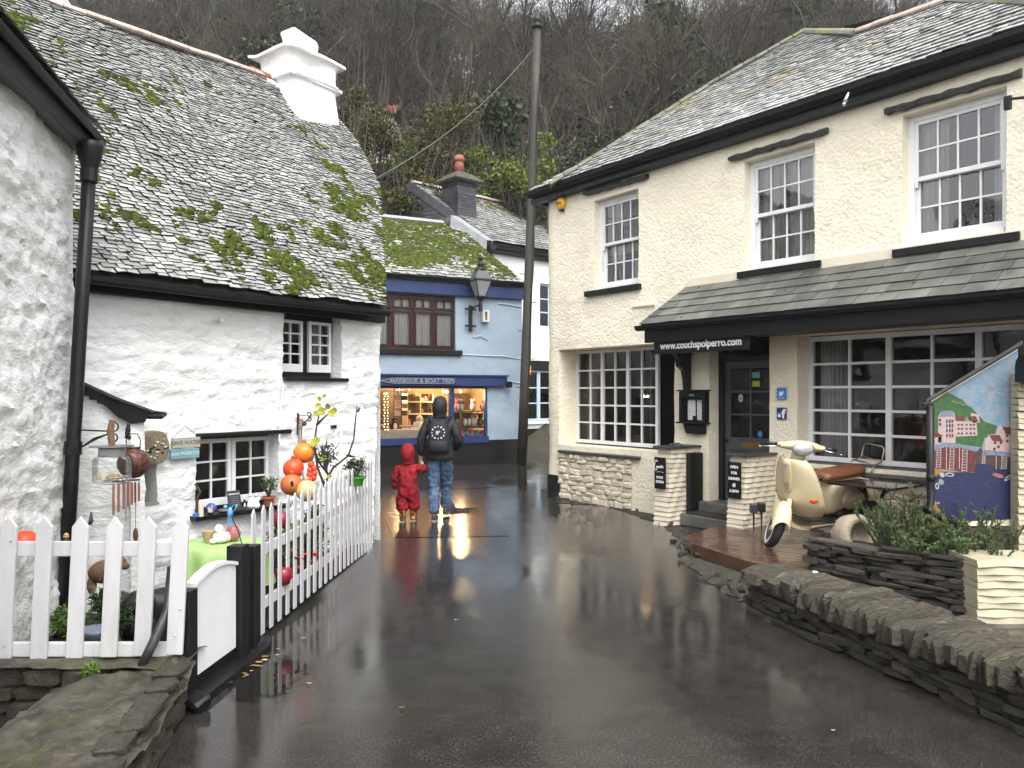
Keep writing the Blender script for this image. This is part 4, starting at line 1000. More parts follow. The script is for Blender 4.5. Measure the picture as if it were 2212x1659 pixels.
# ------------------------------------------------------------------ white house with slate-hung gable behind the shop
WF = Fr((-.57, 23.5), (.737, .676), (.676, -.737))
wh = thing('house', 'white house behind the blue shop with slate gable and dark chimney', 'house', WF.p(2, 0, -3))
ww0, wzt = WF.px(1134, 778); ww1 = ww0 + 1.3; _, wzb = WF.px(1134, 910)
xw0, xzt = WF.px(1166, 585)
wall('front_wall', WF, -.1, 9, -.05, 6.2, [(ww0, ww1, wzb, wzt, .1), (xw0, xw0 + .9, 3.9, 5.3, .1)], WHITEWASH, wh, .09, lambda s, z: fbm(s * 5, z * 9, 0, 3, 12) * .012, .3)
w_ = thing('window', None, None, WF.p(ww0, wzb), parent=wh)
PBLUE = mat('pale blue frame paint', (.42, .52, .62), None, rough=.45)
lattice(WF, ww0, ww0 + .65, wzb, wzt - .3, -.05, 1, 3, .07, .04, PBLUE, w_, .05); lattice(WF, ww0 + .65, ww1, wzb, wzt - .3, -.05, 1, 3, .07, .04, PBLUE, w_, .05)
mb = MB(WF.p); mb.box(ww0 - .05, ww1 + .05, wzt - .3, wzt, -.06, .03); mb.build('black_lintel', BLACKPAINT, wh)
mb = MB(WF.p); mb.box(ww0 - .05, ww1 + .05, wzb - .09, wzb, -.06, .08); mb.build('window_sill', WHITEPAINT, wh)
room(WF, ww0, ww1, wzb, wzt, -.12, 1.0, wh)
w_ = thing('window', None, None, WF.p(xw0, 3.9), parent=wh); lattice(WF, xw0, xw0 + .9, 3.9, 5.3, -.05, 2, 3, .06, .04, PBLUE, w_, .05); room(WF, xw0, xw0 + .9, 3.9, 5.3, -.12, .8, wh)
mb = MB(WF.p); mb.box(-.1, 9, -.05, .7, 0, .02); mb.build('black_plinth', BLACKPAINT, wh)
WHR = Pl(WF.p(0, 6.30, .3), (WF.u.x, WF.u.y), (-WF.n.x, -WF.n.y), .75)
wroof = thing('roof', None, None, WHR.p(2, 1), parent=wh)
ap = WHR.px(890, 396)
ol = [(-.25, -.02), ap, (9.2, ap[1] - .15), (9.2, -.02)]
mb = MB(WHR.p); mb.prism(ol, -.2, -.06); mb.build('roof_deck', UNDER, wroof)
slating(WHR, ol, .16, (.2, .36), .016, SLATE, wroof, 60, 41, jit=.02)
moss(WHR, ol, 4200, lambda a, b: np.clip((b - ap[1] + 1.05 + .35 * fbm(a * 1.3, b * 1.3, 0, 3, 9)) * 2.2, 0, .95) * (a > .9) + .05, wroof, 19, (.03, .07))
ridge_run(WHR.p(*ap) + Vector((0, 0, .03)), WHR.p(9.2, ap[1] - .15) + Vector((0, 0, .03)), 24, RIDGE, wroof, .13, .09)
g0, g1 = WHR.p(-.25, -.02, -.05), WHR.p(*ap, -.05); g2 = g1 + (g1 - g0) ; g2.z = g0.z
mb = MB(); mb.add([g0, g1, g2, Vector((g2.x, g2.y, 0)), Vector((g0.x, g0.y, 0))], [(0, 1, 2, 3, 4)]); mb.build('gable_wall', SLATE_D, wh)
mb = MB()
for a, b in ((g0, g1), (g1, g2)):
    dd = (b - a); nn = dd.cross(Vector((0, 0, 1))).normalized(); up = nn.cross(dd).normalized() * -1
    up = Vector((0, 0, 1)); o_ = -WF.u * .06
    mb.add([a + o_ + up * .10, b + o_ + up * .10, b + o_ - up * .2, a + o_ - up * .2, a + up * .10, b + up * .10, b - up * .2, a - up * .2], [(0, 1, 2, 3), (7, 6, 5, 4), (0, 4, 5, 1), (3, 2, 6, 7), (0, 3, 7, 4), (1, 5, 6, 2)])
mb.build('verge_board', SLATE_D, wh)
gd = (g2 - g0); gl_ = gd.length
GF = Fr((g0.x, g0.y), (gd.x, gd.y), (-WF.u.x, -WF.u.y)); mb = MB()
rr = random.Random(3)
for r in range(22):
    z = 6.05 + r * .115; half = (1 - (z + .1 - g0.z) / (g1.z - g0.z)) * gl_ / 2
    if half < .15: break
    s = gl_ / 2 - half
    while s < gl_ / 2 + half:
        wd = rr.uniform(.18, .28); mb.ct = rr.random(); mb.T = GF.p; e = min(s + wd, gl_ / 2 + half); mb.add([GF.p(s + .004, z, .03), GF.p(e - .004, z, .03), GF.p(e - .004, z + .13, .008), GF.p(s + .004, z + .13, .008)], [(0, 1, 2, 3)]); s += wd
mb.build('hung_slates', SLATE_D, wh, recalc=False, kind='stuff')
bk = MB(); bk.add([g1, WHR.p(9.2, ap[1] - .15, -.05), WHR.p(9.2, ap[1] - .15, -.05) + (g2 - g1), g2], [(0, 1, 2, 3)]); bk.build('rear_slope', UNDER, wroof)
mb = MB(); prof = [(.16, 0), (.17, -.07), (.22, -.11), (.28, -.07), (.29, 0)]
mb.rings([[WF.p(s, 6.22 + b, a) for a, b in prof] for s in (-.2, 9)]); mb.build('gutter', BLACKPAINT, wh)
mb = MB(WF.p); mb.box(-.2, 9, 6.02, 6.22, .0, .17); mb.build('fascia', BLACKPAINT, wh)
# chimney with clay pot
cz = thing('chimney', None, None, at(992, 470, 24.2), parent=wh); cc = at(992, 470, 24.2)
def cbx(h, z): return [Vector((cc.x, cc.y, z)) + WF.u * a * h + WF.n * b * h for a, b in ((-1, -1), (1, -1), (1, 1), (-1, 1))]
mb = MB(); zt = at(992, 398, 24.2).z; zb = at(992, 480, 24.2).z - .6
mb.rings([cbx(.40, zb), cbx(.36, zt - .14), cbx(.38, zt - .13), cbx(.40, zt - .05), cbx(.52, zt - .02), cbx(.55, zt + .03)]); mb.build('chimney_stack', SLATE_D, cz)
mb = MB()
for r in range(11):
    z = zb + .5 + r * .085
    for sd in range(2):
        for k in range(4):
            a = -.36 + k * .18; mb.ct = rr.random()
            P_ = (lambda x, zz, o: Vector((cc.x, cc.y, zz)) + WF.u * x + WF.n * (.37 + o)) if sd == 0 else (lambda x, zz, o: Vector((cc.x, cc.y, zz)) - WF.u * (.37 + o) + WF.n * x)
            mb.add([P_(a, z, .025), P_(a + .172, z, .025), P_(a + .172, z + .1, .006), P_(a, z + .1, .006)], [(0, 1, 2, 3)])
mb.build('hung_slates', SLATE_D, cz, recalc=False, kind='stuff')
mb = MB(); mb.rings([cbx(.56, zt + .02), cbx(.55, zt + .07), cbx(.36, zt + .24), cbx(.16, zt + .36)]); mb.build('stone_cap', COPING, cz, bevel=.03)
mb = MB(); mb.lathe([(.15, 0), (.14, .3), (.125, .36), (.16, .38), (.165, .46), (.14, .48), (.15, .54), (.11, .54), (.10, .3)], Vector((cc.x, cc.y, zt + .33)), 14); mb.build('chimney_pot', BRICKPOT, cz, smooth=True)
mb = MB(); q = at(975, 487, 23.9); mb.rings([[q + WF.u * a * h + WF.n * b * h * .8 + Vector((0, 0, z)) for a, b in ((-1, -1), (1, -1), (1, 1), (-1, 1))] for h, z in ((.52, -.55), (.5, .0), (.34, .18))]); mb.build('stone_shoulder', COPING, cz, bevel=.05)
mb = MB(); a_, b_ = WHR.p(*WHR.px(988, 476)), WHR.p(*WHR.px(1066, 528)); nn = Vector((0, 0, 1)); mb.add([a_ - WF.u * .25 + nn * .12, a_ + WF.u * .05 + nn * .12, b_ + WF.u * .05 + nn * .10, b_ - WF.u * .25 + nn * .10, a_ - WF.u * .28 - nn * .5, b_ - WF.u * .28 - nn * .5], [(0, 1, 2, 3), (0, 3, 5, 4)]); mb.build('verge_capping', LEAD, wh)
# ------------------------------------------------------------------ street: pole, wire, lamp, signs
pole = thing('telegraph_pole', 'tall weathered timber telegraph pole at the corner of the blue shop', 'pole', gr(1127, 1003))
pb = Vector((.245, 19.75, -.02)); pt = at(1161, 62, 19.6)
mb = MB(); mb.tube([pb + (pt - pb) * t for t in (0, .2, .4, .6, .8, 1)], [.125, .118, .11, .103, .097, .09], 12); mb.build('shaft', POLE, pole, smooth=True)
mb = MB(); mb.lathe([(.13, 0), (.15, .03), (.15, .06), (.09, .07), (.08, .16), (.11, .2), (.11, .22), (.05, .32), (.02, .46), (.008, .58)], pt, 12); mb.build('finial', IRON, pole, smooth=True)
for k in range(12):
    q = pb + (pt - pb) * (.18 + k * .065); sd = 1 if k % 2 else -1
    mb = MB(); mb.tube([q, q + Vector((sd * .2, -.04, 0)), q + Vector((sd * .22, -.04, .03))], .010, 5); mb.build('step_bolt', IRON, pole)
mb = MB(); mb.tube([pb + (pt - pb) * t + Vector((.10 + .02 * math.sin(t * 30), -.09, 0)) for t in [i / 16 for i in range(15)]], .014, 6); mb.build('cable', IRON, pole)
mb = MB(); q = pb + (pt - pb) * .81; mb.lathe([(.03, -.12), (.045, -.08), (.045, .08), (.03, .12)], q + Vector((.16, -.08, 0)), 8); mb.build('junction', IRON, pole)
wire0 = at(1152, 105, 19.6); wire1 = at(800, 392, 13.2)
mb = MB(); mb.tube([wire0 + (wire1 - wire0) * t + Vector((0, 0, -1.0 * t * (1 - t) * 1.2)) for t in [i / 14 for i in range(15)]], .007, 5); o = mb.build('telephone_wire', mat('grey cable', (.12, .12, .115), None, rough=.6)); tag(o, 'slack wire running from the pole down behind the cottage roof', 'wire')

lamp = thing('street_lamp', 'black wall lantern on an iron bracket on the blue shop', 'street lamp', BF.p(*BF.px(1018, 690), 0))
ls, lz = BF.px(1016, 690, .02)
mb = MB(BF.p); zt_, zb_ = BF.px(1017, 660)[1], BF.px(1017, 715)[1]; mb.box(ls - .045, ls + .045, zb_, zt_, .0, .06); mb.build('wall_plate', IRON, lamp, bevel=.01)
for z in (zt_ - .10, zb_ + .12):
    mb = MB(BF.p); mb.box(ls - .17, ls + .14, z - .025, z + .025, .061, .08); mb.build('fixing_strap', IRON, lamp)
lc = BF.p(*BF.px(1038, 640, .45), .45); Lz = lambda y: at(1038, y, lc.y).z
mb = MB(); mb.tube([BF.p(ls, zt_ - .08, .06), BF.p(ls + .1, zt_ - .02, .25), Vector((lc.x, lc.y, Lz(662)))], .022, 6); mb.build('bracket_arm', IRON, lamp)
mb = MB(); mb.lathe([(.05, Lz(673) - lc.z), (.05, Lz(655) - lc.z), (.035, Lz(652) - lc.z), (.07, Lz(648) - lc.z), (.10, Lz(643) - lc.z)], lc, 10); mb.build('spigot', IRON, lamp)
zb_, zt_ = Lz(641), Lz(606)
def hexr(r, z, n=4, rot=PI / 4 + .45): return [Vector((lc.x + r * math.cos(rot + 2 * PI * k / n), lc.y + r * math.sin(rot + 2 * PI * k / n), z)) for k in range(n)]
b_, t_ = hexr(.13, zb_), hexr(.30, zt_)
mb = MB()
for k in range(4): mb.tube([b_[k], t_[k]], .014, 5); mb.tube([t_[k], t_[(k + 1) % 4]], .018, 5); mb.tube([b_[k], b_[(k + 1) % 4]], .018, 5)
mb.build('lantern_frame', IRON, lamp)
LG = mat('frosted lantern glass', (.55, .56, .56), None, rough=.25, spec=.5); LG.node_tree.nodes['Principled BSDF'].inputs['Transmission Weight'].default_value = .55
for k in range(4): mb = MB(); mb.add([b_[k], b_[(k + 1) % 4], t_[(k + 1) % 4], t_[k]], [(0, 1, 2, 3)]); mb.build('pane', LG, lamp, recalc=False)
mb = MB(); mb.rings([hexr(.31, zt_ + .005), hexr(.31, zt_ + .03), hexr(.16, zt_ + .24), hexr(.15, zt_ + .25)]); mb.build('lantern_roof', mat('wet black sheet metal', (.05, .055, .06), None, rough=.2), lamp)
mb = MB(); mb.lathe([(.13, 0), (.14, .04), (.08, .06), (.07, .12), (.10, .14), (.05, .2), (.045, .28), (.07, .3), (.03, .36), (.01, .42)], Vector((lc.x, lc.y, zt_ + .24)), 10); mb.build('finial', IRON, lamp, smooth=True)
mb = MB(); s, z = BF.px(1046, 684); mb.T = BF.p; mb.box(s - .095, s + .095, z - .15, z + .15, .0, .12); o = mb.build('meter_box', mat('off white plastic', (.62, .61, .55), None, rough=.45), None, bevel=.02); tag(o, 'off white electrical box on the blue wall beneath the lantern', 'electrical box')
mb = MB(BF.p); mb.box(s - .03, s + .03, z - .10, z + .12, .12, .123); q = mb.build('warning_label', mat('yellow black label', (.30, .22, .03), (.01, .01, .01), 30, .5, ramp=(.45, .5)), o)
WIREW = mat('pale blue cable', (.42, .50, .58), None, rough=.5)
for pts in (((995, 766), (1040, 768), (1085, 769), (1127, 776)), ((1085, 833), (1098, 822), (1127, 829)), ((1055, 735), (1040, 725), (1022, 728)), ((1075, 655), (1100, 658), (1128, 664))):
    mb = MB(); mb.tube([BF.p(*BF.px(x, y, .02), .02) for x, y in pts], .012, 5); o = mb.build('cable', WIREW, shop)
# harbour sign
s0, z1 = BF.px(819, 815, .11); s1, z0 = BF.px(979, 830, .11)
hsn = thing('direction_sign', 'blue arrow sign lettered harbour and boat trips above shop window', 'sign', BF.p((s0 + s1) / 2, z0, .11))
mb = MB(BF.p); tipx = s0 - .02; hh = (z1 - z0); zm = (z0 + z1) / 2
ol = [(tipx, zm), (s0 + .3, z1), (s1, z1), (s1, z0), (s0 + .3, z0)]
mb.prism(ol, .105, .122); mb.build('board', BLUEPAINT, hsn)
SGREY = mat('weathered grey lettering', (.20, .21, .22), None, rough=.6)
mb = MB(BF.p)
def frame_line(mb, pts, wdt, n0, n1):
    for (a0, b0), (a1, b1) in zip(pts, pts[1:] + pts[:1]):
        dx, dy = a1 - a0, b1 - b0; l = math.hypot(dx, dy); nx_, ny_ = -dy / l * wdt, dx / l * wdt
        mb.prism([(a0 - nx_, b0 - ny_), (a1 - nx_, b1 - ny_), (a1 + nx_, b1 + ny_), (a0 + nx_, b0 + ny_)], n0, n1)
frame_line(mb, [(s0 + .32, z0 + .015), (s1 - .015, z0 + .015), (s1 - .015, z1 - .015), (s0 + .32, z1 - .015)], .006, .1225, .124)
frame_line(mb, [(tipx + .04, zm), (s0 + .27, z1 - .03), (s0 + .27, z0 + .03)], .008, .1225, .124); mb.build('arrow_outline', SGREY, hsn)
text('HARBOUR & BOAT TRIPS', BF.p, (s0 + .32 + s1) / 2, zm, .1225, .148, SGREY, hsn, sx=1.0, bold=.003)
tw = (s1 - s0 - .36)
# orange poster
s, z = WF.px(1142, 800, .04); mb = MB(WF.p); mb.box(s - .25, s + .10, z - .15, z + .15, .035, .045); o = mb.build('poster', mat('orange poster', (.75, .30, .02), (.02, .02, .02), 9, .5, ramp=(.52, .56), det=1)); tag(o, 'small orange poster at the white house beyond the pole', 'poster')
# alarm box
s, z = RW.px(1213, 440, .03); al = thing('alarm_box', 'round yellow alarm box high on the cream wall', 'alarm box', RW.p(s, z, 0))
mb = MB(); mb.lathe([(.095, 0), (.10, .02), (.095, .06), (.06, .075), (.01, .08)], RW.p(s, z, .01), 24, (RW.u, Vector((0, 0, 1)), RW.n), 1.0, 1.15); mb.build('cover', mat('yellow alarm plastic', (.80, .42, .02), None, rough=.35), al, smooth=True)
text('Yale', RW.p, s - .01, z, .088, .075, BLACKPAINT, al, bold=.002)
mb = MB(RW.p); mb.box(s - .03, s + .05, z - .135, z - .095, .01, .07); mb.build('strobe', BLACKPAINT, al, bevel=.01)
# security lamp bracket at the right edge
s, z = RW.px(2178, 222, .3); cm = thing('floodlight', 'small black floodlight on an arm by the upper right window', 'floodlight', RW.p(s, z, .1))
mb = MB(RW.p); mb.box(s - .03, s + .03, z - .07, z + .06, .28, .34); mb.build('head', BLACKPAINT, cm, bevel=.008)
mb = MB(); mb.tube([RW.p(s + .02, z + .03, .31), RW.p(s + .35, z - .0, .18), RW.p(s + .5, z, .0)], .015, 6); mb.build('arm', IRON, cm)
mb = MB(); mb.ball(RW.p(s + .03, z + .07, .31), .02, seg=8, rng=5); mb.build('sensor', WHITEPAINT, cm)

# web address board under the canopy
s0, z0 = RW.px(1411, 750, .66); s1, z1 = RW.px(1618, 737, .66); zm = (z0 + z1) / 2
ws = thing('name_board', 'long black board with white web address under the slate canopy', 'sign', RW.p((s0 + s1) / 2, zm, .66))
mb = MB(RW.p); mb.box(s0, s1, zm - .10, zm + .11, .62, .645); mb.build('board', BLACKPAINT, ws)
WL_T = mat('white lettering', (.80, .80, .80), None, rough=.5)
text('www.couchspolperro.com', RW.p, (s0 + s1) / 2 + .0, zm + .005, .646, .135, WL_T, ws, sx=.92, bold=.0035)
for q in (s0 + .12, s1 - .2): mb = MB(RW.p); mb.box(q, q + .03, zm + .1, 2.52, .628, .64); mb.build('hanger', IRON, ws)
# menu case
s0, _ = RW.px(1466, 900, .10); s1, _ = RW.px(1523, 900, .10); zt_ = RW.px(1490, 845, .1)[1]; zb_ = RW.px(1490, 937, .1)[1]; zs = RW.px(1490, 912, .1)[1]
s0 = s1 - .46
mn = thing('menu_case', 'black menu case with two white menus beside the restaurant door', 'menu case', RW.p((s0 + s1) / 2, zb_, .05))
mb = MB(RW.p); mb.box(s0, s1, zs, zt_, .01, .03); mb.box(s0, s0 + .05, zs, zt_, .03, .11); mb.box(s1 - .05, s1, zs, zt_, .03, .11); mb.box(s0 + .05, s1 - .05, zt_ - .10, zt_, .03, .11); mb.box(s0 - .03, s1 + .03, zt_, zt_ + .02, .01, .13); mb.box(s0 - .03, s1 + .03, zs - .02, zs, .01, .15)
mb.build('case', BLACKPAINT, mn, bevel=.004)
mb = MB(RW.p); mb.prism([(s0 + .04, zs - .02), (s1 - .04, zs - .02), (s1 - .04, zb_), (s0 + .1, zb_)], .01, .09); mb.build('apron', BLACKPAINT, mn, bevel=.02)
PAPER = mat('printed menu paper', (.72, .72, .70), (.42, .42, .42), 60, .6, st=(.3, .3, 3), ramp=(.5, .62))
for a, b in ((.10, .235), (.265, .36)): mb = MB(RW.p); mb.box(s0 + a, s0 + b, zs + .03, zt_ - .12, .031, .034); mb.build('menu_sheet', PAPER, mn)
mb = MB(RW.p); mb.box(s0 + .2, s0 + .27, zs + .02, zs + .09, .036, .05); mb.build('badge', BLACKPAINT, mn)
mb = MB(RW.p); mb.box(s0 + .19, s0 + .27, zt_ - .07, zt_ - .04, .111, .114); mb.build('menu_plate', STEEL, mn, bevel=.004); text('MENU', RW.p, s0 + .23, zt_ - .055, .115, .022, BLACKPAINT, mn)
# social signs
def square_sign(px_, m, label, name):
    s, z = RW.px(*px_, .02); t = thing(name, label, 'sign', RW.p(s, z, .015)); mb = MB(RW.p); mb.box(s - .07, s + .07, z - .075, z + .075, .012, .022); mb.build('plate', m, t, bevel=.006)
    for a in (-1, 1):
        for b in (-1, 1): mb = MB(); mb.ball(RW.p(s + a * .06, z + b * .065, .022), .006, seg=6, rng=4); mb.build('screw', STEEL, t)
    return s, z, t
s, z, t = square_sign((1688, 850), mat('sky blue plate', (.03, .21, .55), None, rough=.4), 'sky blue square sign with white bird on the cream pillar', 'bird_sign')
bird = [(-.9, .1), (-.55, -.05), (-.95, -.55), (-.5, -.75), (0, -.75), (.45, -.5), (.7, -.05), (.72, .3), (.95, .55), (.7, .5), (.85, .75), (.55, .65), (.3, .75), (.08, .55), (.08, .3), (-.35, .4), (-.75, .75), (-.85, .45), (-.7, .2)]
mb = MB(RW.p); mb.prism([(s + a * .042, z + b * .042) for a, b in bird], .0225, .024); mb.build('bird_emblem', WL_T, t)
mb = MB(RW.p); mb.box(s - .045, s + .045, z - .06, z - .054, .0225, .024); mb.build('small_print', WL_T, t)
s, z, t = square_sign((1688, 893), mat('navy plate', (.012, .02, .16), None, rough=.4), 'navy square sign with white letter f on the cream pillar', 'letter_sign')
text('f', RW.p, s + .028, z - .01, .0225, .15, WL_T, t, bold=.008)
mb = MB(RW.p); mb.box(s - .05, s - .01, z - .05, z - .01, .0225, .024); mb.box(s - .06, s - .015, z + .002, z + .006, .0225, .024); mb.build('small_print', WL_T, t)
# stub-wall plaques
def plaque(sm, z0, z1, wd, lines, label, name, n):
    t = thing(name, label, 'sign', RW.p(sm, z0, n)); mb = MB(RW.p); mb.box(sm - wd / 2, sm + wd / 2, z0, z1, n, n + .014); mb.build('plate', BLACKPAINT, t, bevel=.003)
    for txt, zz, sz in lines: text(txt, RW.p, sm, z0 + (z1 - z0) * zz, n + .0145, sz, WL_T, t, bold=.0012)
    return t
sm = (sa0 + sa1) / 2
t = plaque(sm, .50, .93, .20, (('01503', .36, .048), ('272954', .22, .048), ("ouch's", .70, .052)), 'small black plaque with restaurant name and telephone number', 'phone_plaque', .66)
mb = MB(); mb.T = RW.p; cpts = [(sm - .065 + .03 * math.cos(a) * (1 + .3 * math.sin(2 * a)), .50 + .43 * .74 + .07 * math.sin(a)) for a in [PI * .25 + i * 1.6 * PI / 12 for i in range(13)]]
mb.tube([RW.p(a, b, .676) for a, b in cpts], .004, 5); mb.tube([RW.p(sm - .06, .72, .676), RW.p(sm - .02, .735, .676), RW.p(sm + .07, .728, .676)], .002, 4); mb.build('flourish', WL_T, t)
sm = (sb0 + sb1) / 2
plaque(sm, .50, .95, .20, (('OPEN', .86, .046), ('FOR', .70, .046), ('DINNER', .54, .046), ('@', .37, .05), ('6.30PM', .20, .046)), 'black plaque reading open for dinner on the right stub wall', 'dinner_plaque', .655)
mb = MB()
for k in range(7): mb.ball(RW.p(sa0 + .1 + .03 * k * .8, 1.09 + .012 * math.sin(k * 2), .4 + .03 * math.cos(k * 2)), .035, .03, .025, seg=7, rng=5)
o = mb.build('slate_ornament', SLATE_D, None, smooth=True); tag(o, 'dark lumpy ornament on the left stub wall cap', 'ornament')

# ------------------------------------------------------------------ deck
DECKW = mat('wet hardwood deck', (.085, .042, .026), (.048, .024, .016), 3.5, .16, rough2=.34, bump=.35, bs=22, bdist=.004, st=(1, 1, 1), rnd=.22, coat=.15)
dk = thing('deck', 'low wet hardwood deck in front of the restaurant', 'deck', (3.0, 8.5, 0))
DZ = .14
P0, P1, P2, P3 = gr(1486, 1156, DZ), gr(1497, 1174, DZ), gr(1608, 1209, DZ), gr(1746, 1246, DZ)
dpoly = [(P0.x, P0.y), (P1.x, P1.y), (P2.x, P2.y), (P3.x, P3.y), (P3.x + 1.9, P3.y + .6), (RW.p(7.0, 0, .05).x, RW.p(7.0, 0, .05).y), (RW.p(sb0, 0, .05).x, RW.p(sb0, 0, .05).y), (RW.p(sb0 - .1, 0, .75).x, RW.p(sb0 - .1, 0, .75).y)]
du = Vector((.80, -.60, 0)); dv = Vector((.60, .80, 0)); org = Vector((P1.x, P1.y, 0))
lp = [((Vector((x, y, 0)) - org).dot(du), (Vector((x, y, 0)) - org).dot(dv)) for x, y in dpoly]
v = min(q[1] for q in lp); bwid = .142
while v < max(q[1] for q in lp):
    i0, i1 = interval(lp, v + .01), interval(lp, v + bwid - .008)
    if i0 and i1:
        mb = MB(lambda a, b, c: org + du * a + dv * b + Vector((0, 0, c)))
        mb.prism([(i0[0], v), (i0[1], v), (i1[1], v + bwid - .011), (i1[0], v + bwid - .011)], DZ - .028, DZ + R.uniform(-.001, .001)); mb.build('board', DECKW, dk, bevel=.003)
    v += bwid
for a, b in ((P0, P1), (P1, P2), (P2, P3)):
    d = (b - a).normalized(); nn = Vector((d.y, -d.x, 0)) * -1
    nn = Vector((-abs(d.y), -abs(d.x), 0)) if True else nn
    mb = MB(); q = [a + nn * .012, b + nn * .012, b - nn * .015, a - nn * .015]
    mb.rings([[Vector((p.x, p.y, z)) for p in q] for z in (.012, DZ - .003)]); mb.build('edge_board', DECKW, dk)
# mossy verge strip along deck and wall foot
VERGE = mat('mossy gravel verge', (.014, .013, .010), (.05, .045, .034), 22, .8, bump=.9, bs=60, bdist=.02, c3=(.035, .055, .012), n3=7, r3=(.5, .62))
vp = [gr(x, y) for x, y in ((1205, 1088), (1300, 1090), (1420, 1128), (1480, 1180), (1500, 1235), (1600, 1300), (1640, 1290), (1600, 1235), (1500, 1190), (1470, 1140), (1420, 1105), (1300, 1075), (1215, 1074))]
vq = []
for a, b in zip(vp, vp[1:] + vp[:1]):
    for k in range(9): q = a.lerp(b, k / 9); vq.append(q + Vector((float(vn(q.x * 9, q.y * 9, 1)), float(vn(q.x * 9, q.y * 9, 5)), 0)) * .07)
o = sheet('verge', vq, .006, VERGE); tag(o, 'mossy gravel strip at the foot of the cream building', 'verge')
rr = random.Random(12)
for k in range(60):
    t = k / 59; q = gr(*[(1225, 1082), (1330, 1086), (1400, 1102), (1450, 1135), (1482, 1180), (1490, 1208), (1540, 1245), (1590, 1270)][min(7, int(t * 8))]); q = q + Vector((rr.uniform(-.16, .16), rr.uniform(-.3, .3), .015)); s_ = rr.uniform(.03, .09)
    o = stone(STN_COPE, q, (s_ * 1.5, s_, s_ * .6), (rr.random(), rr.random(), rr.random() * 6), None, 'loose_stone'); tag(o, 'loose slate stone lying on the verge beside the deck', 'stone', 'loose stones along the verge')

# ------------------------------------------------------------------ dry-stone wall in the right foreground
FW = Fr((1.93, 6.50), (.305, -.952), (-.952, -.305))
fwall = thing('stone_wall', 'low mossy slate wall with upright coping in the right foreground', 'stone wall', FW.p(2, 0, -.2))
FH = .31
mb = MB(FW.p); mb.box(.05, 4.4, -.05, FH - .03, -.46, -.05); mb.build('wall_core', MORTAR, fwall)
stone_face(STN_DARK, FW, 0, 4.4, 0, FH - .07, .0, (.035, .07), (.12, .42), fwall, .12, prot=.025)
s = .0
while s < 4.4:
    t = R.uniform(.035, .075) if s > .5 else R.uniform(.09, .2)
    az = math.atan2(FW.u.y, FW.u.x); hgt = R.uniform(.17, .23) if s > .4 else .16
    o = stone(STN_COPE, FW.p(s + t / 2, FH - .02 + R.uniform(-.012, .015), -.21 + R.uniform(-.02, .03)), (t * 1.12, .50 + R.uniform(-.04, .05), hgt), (R.uniform(-.05, .05), R.uniform(-.12, .05), az + R.uniform(-.05, .05)), fwall, 'coping_stone')
    s += t * .93
gs, gn = np.meshgrid(np.linspace(.35, 4.4, 150), np.linspace(-.46, .0, 22), indexing='ij')
gz = FH + .052 + .028 * fbm(gs * 5, gn * 6, 0, 3, 4) - .25 * np.clip(np.abs(gn + .24) - .13, 0, 1) ** 1.0 + .012 * np.sin(gs * 95 + 3 * vn(gs * 3, gn * 3)) * np.clip((gn + .3) * 5, 0, 1)
gp = np.stack([FW.o.x + FW.u.x * gs + FW.n.x * gn, FW.o.y + FW.u.y * gs + FW.n.y * gn, gz], -1).reshape(-1, 3)
np_mesh('mortar_capping', gp, [(i * 22 + j, (i + 1) * 22 + j, (i + 1) * 22 + j + 1, i * 22 + j + 1) for i in range(149) for j in range(21)], COPING, fwall)
stone(STN_CREAM, FW.p(.42, FH + .07, -.36), (.06, .04, .03), (0, .2, 1), fwall, 'white_stone')

# ------------------------------------------------------------------ slate planter, pier and mural shed
PL = Fr((2.75, 7.26), (.70, -.714), (-.714, -.70))
plt = thing('planter', 'dark slate planter wall behind the foreground wall', 'planter', PL.p(.7, 0, -.3))
mb = MB(PL.p); mb.box(.03, 1.42, -.02, .40, -.9, -.06); mb.build('soil', SOIL, plt)
stone_face(STN_DARK, PL, 0, 1.44, .0, .45, .02, (.028, .062), (.15, .5), plt, .13, prot=.03)
for k in range(7): stone(STN_DARK, PL.p(.03, .03 + k * .06, -.12 - .1 * (k % 2)), (.14, .4, .06), (0, 0, math.atan2(PL.u.y, PL.u.x) + R.uniform(-.1, .1)), plt)
def ribbed(name, x0, x1, d, z0, zt, parent, back=.5, m=None, lean=.0, step=.055):
    mb = MB(); n = int((zt - z0) / step); nx_ = 14
    for k in range(n):
        za, zb = z0 + k * step, z0 + (k + 1) * step
        def ring(z, o):
            f = [Vector((x0 + (x1 - x0) * i / nx_, d - o - lean * (zt - z) + .006 * math.sin(i * 1.3 + k * 2), z + .012 * vn(i * .5, k * .9, 3))) for i in range(nx_ + 1)]
            return f + [Vector((x1, d + back, z)), Vector((x0, d + back, z))]
        mb.rings([ring(za, R.uniform(.010, .018)), ring(zb - .012, R.uniform(0, .005)), ring(zb, -.003)])
    return mb.build(name, m or YRIB, parent)
YRIB = mat('pale yellow painted slate', (.42, .385, .27), (.34, .305, .21), 3, .6, bump=.4, bs=18, bdist=.01, c3=(.2, .18, .12), n3=5, r3=(.66, .8))
pier = thing('pier', 'pale yellow ribbed slate pier between planter and foreground wall', 'pier', (4.0, 6.2, 0))
ribbed('hung_slates', 3.64, 4.6, 6.14, 0, .53, pier, .4)
MF = Fr((3.683, 6.9), (1, 0), (0, -1))
shed = thing('shed', 'slate-roofed lean-to with a painted harbour mural on its wall', 'shed', (4.1, 7.2, 0))
def z7(x, y): return MF.px((2200 + x / 3.4556) / 1.15732, (840 + y / 3.4556) / 1.15732)
c = [z7(440, 1640), z7(1195, 1640), z7(1190, 110), z7(440, 560)]
